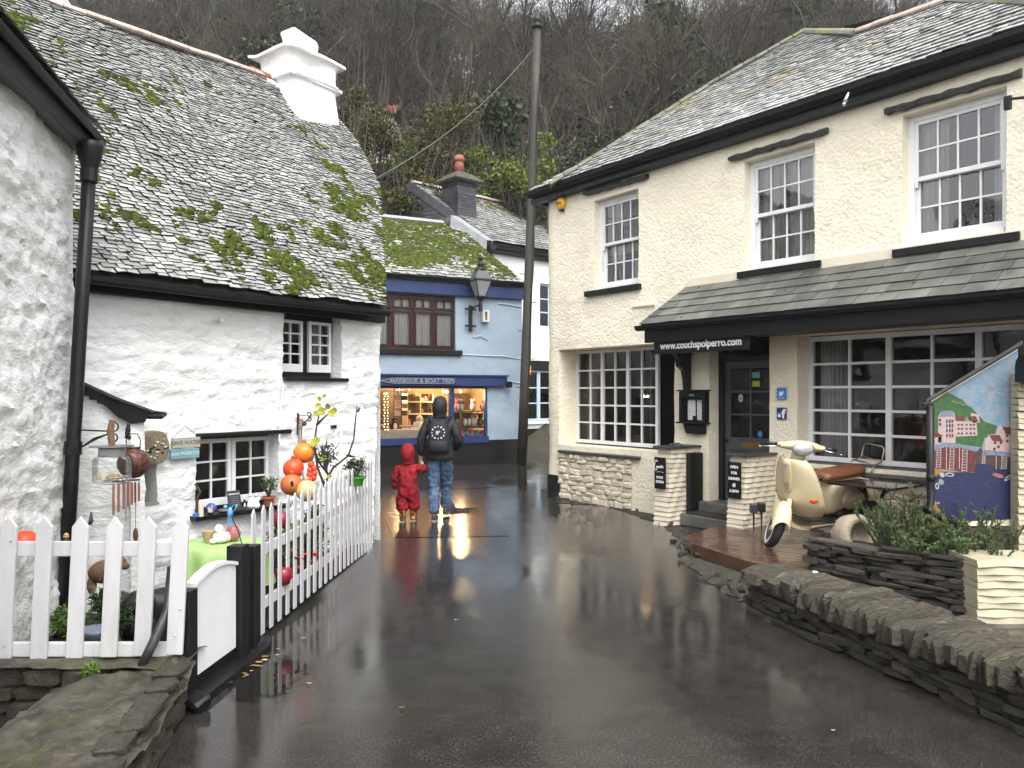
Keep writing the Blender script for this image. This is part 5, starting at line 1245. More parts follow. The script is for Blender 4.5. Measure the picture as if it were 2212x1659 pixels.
MSK = lambda a, b, n: MF.p(a + .62 * max(0, -n), b, n)
mb = MB(MSK); mb.prism(c[:1] + c[1:], -.7, 0); mb.build('wall', CREAMSMOOTH, shed)
def paint(name, c1, c2, ns=20):
    c1 = tuple(v * .62 for v in c1); c2 = tuple(v * .62 for v in c2) if c2 else tuple(v * .8 for v in c1)
    return mat(name, c1, c2, ns, .55, bump=.7, bs=60, bdist=.006)
SKYP = paint('painted sky', (.34, .38, .46), (.16, .32, .44), 12); GRNP = paint('painted green hill', (.015, .10, .03), (.06, .16, .03), 24); PNKP = paint('painted pink houses', (.62, .46, .44), (.55, .40, .40)); REDP = paint('painted red quay', (.20, .025, .02), (.11, .02, .015), 24)
NAVP = paint('painted navy sea', (.008, .012, .07), (.012, .02, .10), 18); OCHP = paint('painted ochre sand', (.42, .22, .03), (.32, .16, .02), 14); GRYP = paint('painted grey quay', (.25, .29, .38), (.2, .24, .33)); ROOFP = paint('painted rust roofs', (.18, .045, .025), (.12, .03, .02)); WHTP = paint('painted white strokes', (.60, .56, .56), None); DRKP = paint('painted dark windows', (.06, .035, .05), None); BRNP = paint('painted brown quay', (.10, .04, .03), (.05, .03, .025), 30)
mur = thing('mural', None, None, MF.p(.4, 1), parent=shed)
def pnt(name, m, polys, lay):
    mb = MB(MF.p)
    for p in polys:
        mb.prism([z7(*q) for q in p], .0005 + lay * .0016, .0018 + lay * .0016)
        if len(polys) < 8: mb.build(name, m, mur, recalc=True); mb = MB(MF.p)
    if mb.v: mb.build(name, m, mur, recalc=True, kind='stuff')
pnt('painted_sky', SKYP, [[(442, 1200), (1188, 1200), (1188, 125), (442, 572)]], 0)
pnt('painted_hill', GRNP, [[(444, 860), (444, 575), (580, 485), (700, 545), (800, 630), (900, 740), (1010, 775), (990, 850), (900, 880), (880, 960), (640, 930)]], 1)
pnt('painted_sand', OCHP, [[(442, 1640), (442, 1150), (800, 1185), (800, 1300), (600, 1640)]], 1)
pnt('painted_sea', NAVP, [[(560, 1560), (500, 1480), (460, 1380), (455, 1260), (490, 1200), (560, 1175), (810, 1180), (825, 1100), (890, 1100), (1185, 1160), (1190, 1580), (700, 1600)]], 2)
pnt('painted_houses', PNKP, [[(500, 920), (500, 700), (520, 660), (640, 660), (650, 720), (830, 730), (840, 860), (650, 870), (650, 925)], [(900, 985), (905, 900), (940, 850), (1000, 850), (1010, 800), (1040, 765), (1070, 800), (1188, 800), (1188, 1010)], [(780, 700), (785, 665), (850, 680), (860, 750), (800, 750)], [(442, 950), (442, 880), (530, 870), (525, 930)]], 2)
pnt('painted_roofs', ROOFP, [[(650, 735), (655, 695), (720, 690), (730, 735)], [(770, 735), (770, 695), (820, 690), (850, 740)], [(940, 855), (1030, 855), (1060, 915), (970, 905)], [(1055, 785), (1185, 790), (1188, 860), (1080, 845)], [(442, 880), (442, 830), (490, 830), (545, 865)]], 3)
pnt('painted_slate_roofs', GRYP, [[(510, 700), (530, 645), (625, 645), (640, 695)], [(725, 735), (745, 695), (770, 735)]], 3)
pnt('painted_quay_top', GRYP, [[(442, 975), (470, 945), (560, 925), (680, 930), (780, 955), (860, 970), (830, 1000), (700, 970), (560, 958), (442, 1000)], [(900, 990), (1000, 995), (1188, 1020), (1188, 1055), (1000, 1030), (900, 1030)]], 4)
pnt('painted_quay', REDP, [[(442, 1140), (442, 1000), (560, 958), (700, 970), (820, 1000), (818, 1170), (740, 1180), (600, 1150)]], 3)
pnt('painted_brown_quay', BRNP, [[(820, 1000), (870, 960), (900, 1030), (1000, 1030), (1188, 1055), (1188, 1165), (1000, 1140), (890, 1100), (826, 1110)]], 3)
lad = []
for x0, x1, y0, y1 in ((490, 522, 975, 1140), (605, 635, 955, 1155), (712, 748, 975, 1175), (885, 905, 1010, 1105), (1050, 1090, 1040, 1150)):
    lad += [[(x0 - 3, y0), (x0 + 3, y0), (x0 - 6, y1), (x0 - 12, y1)], [(x1 - 3, y0), (x1 + 3, y0), (x1, y1), (x1 - 6, y1)]]
    for k in range(8): y = y0 + (y1 - y0) * (k + .5) / 8; lad.append([(x0 - 8, y - 2), (x1, y - 2), (x1, y + 3), (x0 - 8, y + 3)])
for x in (570, 682, 1000, 1130): lad.append([(x - 3, 960), (x + 3, 960), (x + 2, 1150), (x - 4, 1150)])
pnt('painted_ladders', WHTP, lad, 4)
wn = []
for yy in (735, 775, 815, 860):
    for xx in (575, 600, 622): wn.append([(xx - 6, yy - 14), (xx + 6, yy - 14), (xx + 6, yy + 14), (xx - 6, yy + 14)])
for yy in (765, 800, 840):
    for xx in (675, 705, 745, 780, 810): wn.append([(xx - 8, yy - 7), (xx + 8, yy - 7), (xx + 8, yy + 7), (xx - 8, yy + 7)])
for xx, yy in ((515, 725), (515, 760), (990, 920), (1040, 920), (1020, 955), (1095, 860), (1145, 860), (1095, 905), (1150, 940), (460, 920), (520, 905), (985, 975)): wn.append([(xx - 9, yy - 10), (xx + 9, yy - 10), (xx + 9, yy + 12), (xx - 9, yy + 12)])
pnt('painted_windows', DRKP, wn, 4)
def boat(cx, cy, l, h, an):
    r = []
    for t in range(12): a = 2 * PI * t / 12; x, y = l * math.cos(a), h * math.sin(a); r.append((cx + x * math.cos(an) - y * math.sin(an), cy + x * math.sin(an) + y * math.cos(an)))
    return r
bt = [boat(598, 1197, 40, 18, .05), boat(1100, 1225, 40, 14, -.7), boat(533, 1200, 24, 18, .6), boat(490, 1295, 18, 28, 0)]
pnt('painted_boats', WHTP, bt, 4); pnt('painted_boats', paint('painted mint boat', (.25, .42, .35), None), [boat(525, 1260, 22, 26, -.6)], 4); pnt('painted_boats', paint('painted rose boat', (.45, .18, .16), None), [boat(1015, 1205, 52, 18, .25)], 4)
pnt('painted_boat_insides', NAVP, [boat(b_[0], b_[1], b_[2], b_[3], b_[4]) for b_ in ((598, 1197, 26, 9, .05), (1100, 1225, 24, 6, -.7), (490, 1295, 9, 16, 0))], 5)
gl = []
for x, y in ((1020, 400), (1115, 405), (930, 490), (1015, 495), (960, 430), (1080, 470)): gl += [[(x - 22, y - 8), (x, y + 6), (x, y + 11), (x - 24, y - 3)], [(x, y + 6), (x + 20, y - 4), (x + 20, y), (x, y + 11)]]
for k in range(7): x, y = 620 + k * 26, 560 + k * 6 + 10 * (k % 2); gl.append([(x, y), (x + 26, y + 6), (x + 26, y + 10), (x, y + 4)])
pnt('painted_gulls', WHTP, gl, 4)
text('Gw', MF.p, z7(480, 1440)[0], z7(480, 1440)[1], .0085, .045, WHTP, mur)
# shed roof, gutter pipe and side
la, lb = z7(375, 572), z7(1200, 70)
mb = MB(MSK); mb.prism([la, lb, (lb[0], lb[1] + .03), (la[0], la[1] + .03)], -.75, .05); mb.build('roof_slates', SLATE_D, shed)
mb = MB(MF.p); mb.prism([(la[0], la[1] - .012), (lb[0], lb[1] - .012), lb, la], -.02, .045); mb.build('verge_board', BLACKPAINT, shed)
mb = MB(MSK); a, b = z7(360, 590); mb.box(a - .02, a + .07, b - .03, b + .02, -.7, .06); mb.build('gutter', BLACKPAINT, shed, bevel=.01)
mb = MB(); pts = [MF.p(*z7(408, 600), .05), MF.p(*z7(408, 1300), .05), MF.p(*z7(408, 1420), .06), MF.p(*z7(370, 1490), .10), MF.p(*z7(450, 1545), .13), MF.p(*z7(640, 1620), .16)]
mb.tube(pts, .032, 10); mb.build('downpipe', BLACKPAINT, shed, smooth=True)
for xy in ((408, 1220), (375, 1485)): mb = MB(); q = MF.p(*z7(*xy), .06); mb.ball(q, .042, seg=10, rng=6); mb.build('pipe_joint', BLACKPAINT, shed, smooth=True)
ribbed('side_return', 4.375, 5.4, 6.78, 0, 1.98, shed, .1)
mb = MB(); mb.rings([[Vector((x, 6.70 + .10 * math.cos(t), 2.02 + .12 * math.sin(t))) for t in [PI * i / 6 for i in range(7)]] + [Vector((x, 6.6, 1.9)), Vector((x, 6.8, 1.9))] for x in (4.36, 5.4)]); mb.build('ridge_cap', BLACKPAINT, shed)
# ------------------------------------------------------------------ leaf helpers
def leafmat(name, a, b, ns=6, tint=.35, rough=.5, spec=.4): return mat(name, a, b, ns, rough, tint=tint, spec=spec)
GREEN1 = leafmat('mid green leaf', (.05, .10, .02), (.09, .15, .03)); GREEN2 = leafmat('dark green leaf', (.018, .045, .014), (.04, .075, .02)); YGREEN = leafmat('yellow green leaf', (.22, .25, .02), (.32, .30, .03)); ROSEM = leafmat('rosemary needle', (.055, .095, .032), (.11, .165, .05)); HEATH = leafmat('bright grass green', (.07, .14, .02), (.12, .20, .03)); REDFL = leafmat('red petal', (.45, .015, .02), (.30, .01, .015)); BARK = mat('brown bark', (.06, .045, .035), (.035, .028, .022), 12, .8, bump=.5, bs=40, bdist=.006)
def leaves(pts, size, m, parent, name='foliage', asp=.5, seed=1, up=0.0, kind='stuff', fold=.15):
    rr = random.Random(seed); mb = MB()
    for q in pts:
        l = rr.uniform(*size); d = Vector((rr.gauss(0, 1), rr.gauss(0, 1), rr.gauss(0, .7) + up)).normalized(); s_ = d.cross(Vector((rr.gauss(0, 1), rr.gauss(0, 1), rr.gauss(0, 1)))).normalized() * l * asp / 2; nn = d.cross(s_).normalized() * l * fold
        q = Vector(q); mb.ct = rr.random(); mb.add([q, q + d * l * .5 + s_ + nn, q + d * l, q + d * l * .5 - s_ + nn], [(0, 1, 2), (0, 2, 3)])
    return mb.build(name, m, parent, recalc=False, kind=kind)
def cloud(c, r, n, seed, shell=.5, flat=1.0):
    rr = random.Random(seed); out = []
    for _ in range(n):
        d = Vector((rr.gauss(0, 1), rr.gauss(0, 1), rr.gauss(0, 1))).normalized(); k = shell + (1 - shell) * rr.random() ** .6
        k *= .8 + .3 * float(vn(d.x * 2 + seed, d.y * 2, d.z * 2))
        out.append(Vector(c) + Vector((d.x * r[0], d.y * r[1], d.z * r[2] * flat)) * k)
    return out
def pot(parent, c, r, h, m, name='pot', rim=.012):
    mb = MB(); mb.lathe([(r * .7, 0), (r * .95, h * .8), (r + rim, h * .8), (r + rim, h), (r * .9, h), (r * .85, h * .85)], c, 14); return mb.build(name, m, parent, smooth=False)
TERRA = mat('terracotta', (.36, .13, .06), (.28, .10, .05), 8, .65)

# ------------------------------------------------------------------ garden ground and low stone wall by the gate
o = sheet('garden_bed', [(-1.93, 4.6), (-1.88, 5.6), (-1.66, 9.0), (-1.75, 9.3), (-3.5, 6.7), (-3.3, 5.6), (-3.0, 4.6)], .03, SOIL); tag(o, 'dark soil of the little garden behind the picket fence', 'garden bed')
gw = thing('garden_wall', 'broad mossy stone wall under the near pickets at bottom left', 'stone wall', (-2.2, 4.0, 0))
MOSSTONE = mat('wet mossy wall stone', (.020, .017, .012), (.095, .082, .060), 8, .45, bump=1.0, bs=14, bdist=.03, c3=(.040, .044, .016), n3=3.5, r3=(.48, .64))
STN_GW = stone_meshes(6, MOSSTONE, 9, .14, .10)
GWF = Fr((-1.885, 4.52), (.18, -.98), (.98, .18))
def slab(nm, ss, nn_, zf, T, m, parent):
    gs, gn = np.meshgrid(ss, nn_, indexing='ij'); z = zf(gs, gn); P = T(gs, gn, z)
    k = len(nn_); np_mesh(nm, P.reshape(-1, 3), [(i * k + j, (i + 1) * k + j, (i + 1) * k + j + 1, i * k + j + 1) for i in range(len(ss) - 1) for j in range(k - 1)], m, parent)
def TG(gs, gn, z): return np.stack([GWF.o.x + GWF.u.x * gs + GWF.n.x * gn, GWF.o.y + GWF.u.y * gs + GWF.n.y * gn, z], -1)
slab('wall_top', np.linspace(-.02, 2.6, 90), np.linspace(-.62, .06, 34), lambda s, n: .27 + .03 * fbm(s * 2.2, n * 3, 0, 3, 4) + .018 * np.round(fbm(s * 3.1 + n * 2, n * 2.2, 0, 2, 8) * 2.5) / 2.5 + .012 * fbm(s * 16, n * 16, 0, 3, 5) - .5 * np.clip(np.abs(n + .24 + .08 * np.sin(s * 2)) - (.20 + .05 * s), 0, 1) - .14 * np.clip((s - .9) / 1.2, 0, 1) * np.clip(-(n + .2) * 2, 0, 1), TG, MOSSTONE, gw)
stone_face(STN_GW, GWF, 0, 2.6, 0, .26, .03, (.06, .11), (.14, .38), gw, .14, prot=.025)
GW2 = Fr((-3.1, 4.38), (1, 0), (0, -1))
stone_face(STN_GW, GW2, 0, .95, -.1, .29, .02, (.07, .13), (.16, .4), gw, .16, prot=.03)
def TG2(gs, gn, z): return np.stack([GW2.o.x + gs, GW2.o.y + gn * -1, z], -1)
slab('wall_head', np.linspace(0, 1.27, 50), np.linspace(-.34, .06, 20), lambda s, n: .285 + .02 * fbm(s * 3, n * 4, 0, 3, 14) - .25 * np.clip(np.abs(n + .14) - .16, 0, 1), TG2, MOSSTONE, gw)
# little fern and ivy on the stones
for c, n, s_, lab, nm in ((at(195, 1450, 4.3), 150, (.02, .045), 'small green fern sprouting from the wall under the pickets', 'fern'), (at(378, 1500, 4.36), 170, (.018, .032), 'trailing ivy on the wall end beside the black gate post', 'ivy')):
    pts = cloud(c, (.05, .05, .05 if nm == 'fern' else .14), n, 5); o = leaves(pts, s_, HEATH if nm == 'fern' else GREEN1, None, nm, .7 if nm == 'ivy' else .3, 3, .4); del o['kind']; tag(o, lab, 'plant')

# ------------------------------------------------------------------ picket fences and gate
def picket(T, w, z0, z1, parent, th=.022, lean=0.0, tip=.06):
    mb = MB(T); h = w / 2
    mb.prism([(-h - lean * 0, z0), (h, z0), (h + lean, z1 - tip), (lean, z1), (-h + lean, z1 - tip)], 0, th); return mb.build('picket', WHITEWOOD, parent, bevel=.004)
nf = thing('picket_fence', 'short white picket fence on the low wall at bottom left', 'fence', (-2.4, 4.5, .28))
for k, x in enumerate((-55, 23, 100, 177, 251, 323, 393)):
    c = at(x - 14, 1420, 4.47 - .0 * k); zt = at(x, 1116 + R.uniform(-2, 2), 4.47).z; zb = at(x, 1428 - 2.6 * k, 4.47).z
    picket(lambda a, b, cc, c=c: Vector((c.x + a, c.y - cc, b)), .092, zb, zt, nf, .022, 14 / F * 4.47)
for y0, y1 in ((1169, 1200), (1386, 1416)):
    z1_, z0_ = at(0, y0, 4.5).z, at(0, y1, 4.5).z; mb = MB(); mb.box(-3.2, -1.93, 4.475, 4.51, z0_, z1_); mb.build('rail', WHITEWOOD, nf, bevel=.004)
for x, y in ((23, 1169), (8, 1396), (378, 1372), (388, 1315)): mb = MB(); mb.ball(at(x, y, 4.445), .006, seg=8, rng=5); mb.build('screw_head', STEEL, nf)
lf = thing('picket_fence', 'long white picket fence running up the lane beside the cottage', 'fence', (-1.75, 7.3, 0))
A, B = Vector((-1.86, 5.62, 0)), Vector((-1.625, 9.0, 0)); N_ = 23
ld = (B - A).normalized(); ln = Vector((ld.y, -ld.x, 0))
for k in range(N_):
    t = k / (N_ - 1); q = A + (B - A) * t + ln * (.05 * math.sin(t * PI)); w_ = .072; z0 = .02 + .05 * math.sin(t * PI); z1 = .975 + .08 * t + R.uniform(-.006, .006); le = R.uniform(-.012, .012) + .01
    picket(lambda a, b, cc, q=q: q + ld * a + ln * cc + Vector((0, 0, b)), w_, z0, z1, lf, .011, le, .05)
for z in (.2, .60):
    mb = MB(); mb.rings([[A + (B - A) * t + ln * (.05 * math.sin(max(0, min(1, t)) * PI) + o_) + Vector((0, 0, z + t * .06 + dz)) for o_, dz in ((-.03, 0), (-.004, 0), (-.004, .075), (-.03, .075))] for t in (-.03, .25, .5, .75, 1.0)]); mb.build('rail', WHITEWOOD, lf)
gt = thing('gate', 'white arched-top gate between black posts', 'gate', (-1.86, 4.85, 0))
G0, G1 = Vector((-1.885, 4.60, 0)), Vector((-1.835, 5.16, 0)); gd_ = (G1 - G0); gL = gd_.length; gu = gd_.normalized(); gn_ = Vector((gu.y, -gu.x, 0))
TGt = lambda a, b, c: G0 + gu * a + gn_ * c + Vector((0, 0, b))
mb = MB(TGt); arch = [(gL * i / 12, .60 + .12 * math.sin(PI * (.18 + .62 * i / 12))) for i in range(13)]
mb.prism([(0, .13), (gL, .13)] + arch[::-1], -.015, .02); mb.build('gate_panel', WHITEPAINT, gt, bevel=.004)
mb = MB(TGt); mb.prism(arch + [(a, b + .022) for a, b in arch[::-1]], -.03, .035); mb.build('gate_capping', WHITEPAINT, gt)
mb = MB(TGt); mb.box(-.02, gL + .05, .0, .125, -.03, .0); mb.build('kick_board', BLACKPAINT, gt)
for q, h, s_ in ((G0 - gu * .06, .665, .05), (G1 + gu * .07, .79, .055), (G1 + gu * .28, .75, .05)):
    mb = MB(); mb.rings([[q + gu * a + gn_ * b + Vector((0, 0, z)) for a, b in ((-s_, -s_), (s_, -s_), (s_, s_), (-s_, s_))] for z in (0, h)]); o = mb.build('gate_post', BLACKPAINT, gt, bevel=.006)
mb = MB(TGt); mb.box(gL + .12, gL + .24, .0, .70, -.03, .03); mb.build('post_board', BLACKPAINT, gt)
mb = MB(TGt); mb.box(-.06, .9, -.0, .05, -.02, .12); mb.build('threshold', BLACKPAINT, gt)
rr = random.Random(8)
for px_, s_ in (((405, 1530), .10), ((425, 1535), .13), ((398, 1522), .08), ((560, 1405), .11), ((572, 1395), .09), ((550, 1420), .07)):
    q = gr(*px_); o = stone(stone_meshes(1, BLACKPAINT, int(s_ * 100)), q + Vector((0, 0, s_ * .35)), (s_, s_ * .8, s_ * .75), (.3, .2, rr.random() * 6), None, 'painted_stone'); tag(o, 'black painted stone at the foot of the ' + ('gate post' if px_[0] < 500 else 'long picket fence'), 'stone', 'black painted stones by the ' + ('gate' if px_[0] < 500 else 'fence'))
mb = MB(); mb.tube([at(305, 1440, 4.36), at(330, 1390, 4.39), at(362, 1320, 4.50), at(370, 1225, 4.62)], [.026, .028, .026, .024], 9); o = mb.build('wooden_prop', mat('dark wet timber', (.02, .02, .021), (.04, .038, .036), 14, .4, bump=.6, bs=20, bdist=.008), smooth=True); tag(o, 'dark rounded timber prop leaning through the near pickets', 'timber prop')
# fallen leaves
LEAFG = leafmat('fallen yellow leaf', (.22, .15, .05), (.34, .26, .12), 9, .6, .35)
def fallen(c, s_, lab, grp, m=LEAFG, z=.012):
    rr_ = R; mb = MB(); n = 8; a0 = rr_.random() * 6; pts = [Vector((c.x + s_ * math.cos(a0 + t * 2 * PI / n) * (1 + .3 * rr_.random()), c.y + s_ * .6 * math.sin(a0 + t * 2 * PI / n) * (1 + .3 * rr_.random()), z + s_ * .25 * rr_.random())) for t in range(n)]
    mb.ct = rr_.random(); mb.add(pts + [Vector((c.x, c.y, z + s_ * .1))], [(t, (t + 1) % n, n) for t in range(n)]); o = mb.build('fallen_leaf', m, None, recalc=False); tag(o, lab, 'leaf', grp)
for k in range(34):
    t = k / 33; q = gr(424 + 165 * t + R.gauss(0, 12), 1517 - 100 * t + R.gauss(0, 9)); fallen(q, R.uniform(.010, .030), 'wet yellow leaf in the gutter along the gate', 'fallen leaves along the gate')
for x, y in ((655, 1382), (868, 1533), (985, 1342), (1310, 1180), (1800, 1582), (915, 1150), (668, 1480)):
    fallen(gr(x, y), R.uniform(.009, .016), 'single fallen leaf lying on the wet road', 'fallen leaves scattered on the road')

# ------------------------------------------------------------------ things on and in front of the cottage
KT = lambda s, z, n: K.p(-s, z, n)      # reading direction on the cottage wall
def kpx(x, y, n=0.0):
    s, z = K.px(x, y, n); return s, z
# wing bracket with jar of shells
hb = thing('hanging_bracket', 'twisted iron bracket fixed to the near white wing', 'bracket', at(155, 935, 5.9))
b0 = at(153, 928, 5.95); b1 = at(245, 932, 5.7); b2 = at(178, 965, 5.9)
mb = MB(); mb.tube([b0 + Vector((0, 0, .05)), b0 - Vector((0, 0, .14))], .010, 6); mb.tube([b0, b1], .006, 6); mb.tube([b2, at(205, 948, 5.8), at(232, 938, 5.74), b1 + Vector((0, 0, -.012))], [.006, .012, .006, .006], 6)
cu_ = [b1 + Vector((.035 * math.cos(a), 0, .035 * math.sin(a) + .035)) for a in [-PI / 2 + i * PI / 7 for i in range(11)]]; mb.tube(cu_, .006, 6); cd_ = [b1 + Vector((.03 * math.cos(a), 0, .03 * math.sin(a) - .045)) for a in [PI / 2 - i * PI / 6 for i in range(9)]]; mb.tube(cd_, .006, 6); mb.build('iron_scroll', IRON, hb)
jc = at(242, 1045, 5.66); jar = thing('glass_jar', 'hanging glass jar of shells and sand on a rope', 'jar', jc)
mb = MB(); mb.lathe([(.10, 0), (.128, .01), (.13, .04), (.13, .155), (.12, .19), (.085, .205), (.082, .25), (.09, .255)], jc, 24); mb.build('glass', GLASS2, jar, smooth=True)
mb = MB(); mb.lathe([(.088, .20), (.09, .205), (.09, .255), (.088, .26)], jc, 24); mb.build('collar', mat('clear grey rim', (.35, .36, .36), None, rough=.2), jar, smooth=True)
mb = MB(); mb.lathe([(.15, .268), (.15, .274)], jc, 24); mb.build('lid_disc', mat('grey metal disc', (.25, .26, .27), None, rough=.3, metal=.6), jar)
mb = MB(); mb.tube([jc + Vector((0, 0, .27)), jc + Vector((-.012, 0, .38)), jc + Vector((.0, 0, .46))], [.022, .026, .02], 8); mb.build('rope', mat('brown rope', (.22, .13, .08), (.12, .07, .045), 60, .9, bump=.8, bs=90, bdist=.006), jar)
SHELLC = [mat('shell cream', (.70, .62, .46), None, rough=.5), mat('shell orange', (.55, .28, .10), None, rough=.5), mat('shell grey', (.36, .33, .30), None, rough=.5)]
for k in range(20):
    a = R.random() * 6.28; r = .10 * math.sqrt(R.random()); mb = MB(); mb.ball(jc + Vector((r * math.cos(a), r * math.sin(a), .022 + R.random() * .035)), R.uniform(.012, .022), R.uniform(.010, .018), R.uniform(.009, .015), seg=6, rng=4); mb.build('shell', SHELLC[k % 3], jar, smooth=True)
mb = MB(); mb.lathe([(.026, 0), (.028, .05), (.024, .055)], jc + Vector((-.05, -.02, .03)), 10); mb.build('tea_light', SHELLC[0], jar)
cc_ = at(288, 1000, 5.95); cop = thing('hanging_pot', 'round rusty copper pot hanging beside the glass jar', 'pot', cc_)
COPPER = mat('rusty speckled copper', (.075, .022, .014), (.16, .09, .06), 45, .4, ramp=(.52, .62), bump=.2, bs=60, bdist=.003, metal=.3)
mb = MB(); mb.lathe([(.01, -.118), (.05, -.108), (.09, -.075), (.112, -.03), (.116, .01), (.10, .06), (.075, .092), (.05, .10), (.05, .115), (.055, .12)], cc_, 22); mb.build('bowl', COPPER, cop, smooth=True)
mb = MB(); mb.tube([cc_ + Vector((-.05, 0, .12)), cc_ + Vector((-.055, 0, .17)), cc_ + Vector((-.03, 0, .22)), cc_ + Vector((.03, 0, .22)), cc_ + Vector((.055, 0, .17)), cc_ + Vector((.05, 0, .12))], .004, 5); mb.build('handle', IRON, cop)
mb = MB()
for a, b, r in ((-.03, .255, .03), (-.028, .285, .022), (-.035, .225, .028), (-.02, .195, .02), (-.045, .2, .016)): mb.ball(cc_ + Vector((a, -.02, b)), r * .7, r * .6, r, seg=8, rng=6)
mb.build('cat_finial', IRON, cop, smooth=True)
wc = thing('wind_chime', 'copper tube wind chime on the porch wall', 'wind chime', at(270, 1040, 6.15)); CHM = mat('copper tube', (.55, .22, .14), None, rough=.35, metal=.75)
for x, y1 in ((245, 1112), (256, 1106), (267, 1100), (277, 1095), (285, 1090), (292, 1086), (300, 1083)):
    mb = MB(); mb.tube([at(x, 1042, 6.15), at(x, y1, 6.15)], .009, 8); mb.build('tube', CHM, wc)
mb = MB(); mb.tube([at(243, 1040, 6.15), at(302, 1036, 6.15)], .008, 6); mb.build('top_bar', IRON, wc)
for x, y0, y1 in ((272, 1040, 1128), (293, 1040, 1145)): mb = MB(); mb.tube([at(x, y0, 6.14), at(x, y1, 6.14)], .0025, 4); mb.build('cord', IRON, wc)
mb = MB(); mb.ball(at(293, 1155, 6.14), .022, .012, .055, seg=10, rng=7); mb.build('pendulum', mat('dark wood', (.10, .055, .035), None, rough=.5), wc, smooth=True)
# stone plaque and sign
s, z = kpx(330, 966, .03); pq = thing('stone_plaque', 'oval stone plaque of embedded shells on the cottage wall', 'plaque', K.p(s, z, .02)); mb = MB(); sr = .165; zr_ = .155
mb.T = K.p; mb.prism([(s + sr * math.cos(t) * (1 if abs(math.cos(t)) < .8 else .86), z + zr_ * math.sin(t)) for t in [2 * PI * i / 24 for i in range(24)]], -.06, .075); mb.build('disc', mat('pebbled concrete', (.25, .21, .13), (.12, .10, .07), 40, .8, bump=.7, bs=50, bdist=.01), pq, bevel=.012)
rr = random.Random(2)
for k in range(22):
    a = rr.random() * 6.28; r = rr.random() ** .5 * .11; mb = MB(); mb.ball(K.p(s + r * math.cos(a), z + r * math.sin(a), .078), rr.uniform(.008, .02), rr.uniform(.008, .018), .01, seg=6, rng=4); mb.build('shell', [SHELLC[2], SHELLC[0], BLACKPAINT][k % 3], pq)
sg = thing('hanging_sign', 'two-plank hanging sign reading save water drink prosecco', 'sign', K.p(*kpx(392, 975, .03), .03))
def plank(x0, y0, x1, y1, m, txt, tm, size):
    (sa, za), (sb, zb_) = kpx(x0, y0, .04), kpx(x1, y1, .04); zc_ = (za + zb_) / 2; hh = .048
    mb = MB(K.p); mb.box(sb, sa, zc_ - hh, zc_ + hh, .035, .055); mb.build('plank', m, sg, bevel=.003)
    text(txt, KT, -(sa + sb) / 2, zc_, .0555, size, tm, sg, sx=.92, bold=.0012); return sa, sb, zc_
a1_ = plank(370, 955, 431, 957, mat('pale driftwood', (.36, .36, .32), (.28, .28, .25), 9, .7, st=(1, 1, 8), bump=.3, bs=30, bdist=.003), 'SAVE WATER', mat('brown lettering', (.16, .12, .06), None), .054)
a2_ = plank(367, 979, 429, 980, mat('pale turquoise wood', (.15, .30, .33), (.11, .24, .27), 9, .7, bump=.3, bs=30, bdist=.003), 'drink PROSECCO', mat('silver lettering', (.45, .50, .50), None), .042)
mb = MB(); tp = K.p(*kpx(400, 920, .04), .04); mb.tube([K.p(a1_[0], a1_[2] + .04, .045), tp, K.p(a1_[1], a1_[2] + .04, .045)], .003, 4); mb.tube([K.p(a1_[1] + .02, a1_[2] - .04, .045), K.p(a2_[1] + .02, a2_[2] + .04, .045)], .003, 4); mb.build('string', IRON, sg)
# pipes, vents and knobs on the wall
mb = MB(); l = [(706, 965), (703, 1010), (700, 1075)]; l = [(612, 830), (606, 900), (603, 955)]; mb.tube([K.p(*kpx(x, y, .03), .03) for x, y in l], .010, 6); mb.build('cable', WHITEPAINT, cot)
mb = MB(); mb.tube([K.p(*kpx(x, y, .035), .035) for x, y in ((737, 930), (735, 1000), (733, 1060))], .014, 8); mb.build('overflow_pipe', WHITEPAINT, cot)
mb = MB(); mb.tube([K.p(*kpx(468, 692), .0), K.p(*kpx(468, 692), .09)], .018, 8); mb.build('pipe_stub', WHITEPAINT, cot)
for k in range(3): mb = MB(K.p); s, z = kpx(715 + k * 3.4, 922); mb.box(s - .004, s + .004, z - .02, z + .02, .0, .04); mb.build('vent_slot', IRON, cot)
# lower sill ornaments
ZS = lwb + .006
def sill(x, n=.04): s, _ = kpx(x, 1095, n); return s
def sitem(x, n, name, label, cat): return thing(name, label, cat, K.p(sill(x, n), ZS, n)), K.p(sill(x, n), ZS, n)
t, c = sitem(456, .03, 'painted_pebble', 'blue painted pebble house on the lower window sill', 'ornament'); mb = MB(); mb.ball(c + Vector((0, 0, .05)), .055, .045, .055); mb.build('pebble', mat('blue enamel', (.05, .08, .28), (.35, .33, .45), 30, .4, ramp=(.55, .6)), t, smooth=True); mb = MB(); mb.box(c.x - .01, c.x + .03, c.y - .05, c.y - .03, c.z + .02, c.z + .06); mb.build('painted_door', mat('pale door paint', (.6, .5, .42), None), t)
t, c = sitem(482, .05, 'flat_stone', 'flat grey pebble on the lower window sill', 'pebble'); mb = MB(); mb.ball(c + Vector((0, 0, .018)), .06, .04, .02); mb.build('pebble', mat('grey pebble', (.12, .12, .11), None, rough=.5), t, smooth=True)
t, c = sitem(508, .02, 'slate_card', 'small dark slate card with garden rules leaning on the window', 'sign'); s_ = sill(508, .02)
def ST(a, b, cc): return K.p(s_ - a, ZS + b * .97, .02 - b * .2 + cc)
mb = MB(ST); mb.box(-.075, .075, 0, .20, 0, .012); mb.build('card', mat('dark slate card', (.04, .043, .05), None, rough=.5), t, bevel=.004)
text('GARDEN RULES', ST, 0, .165, .0125, .019, WL_T, t)
mb = MB(ST)
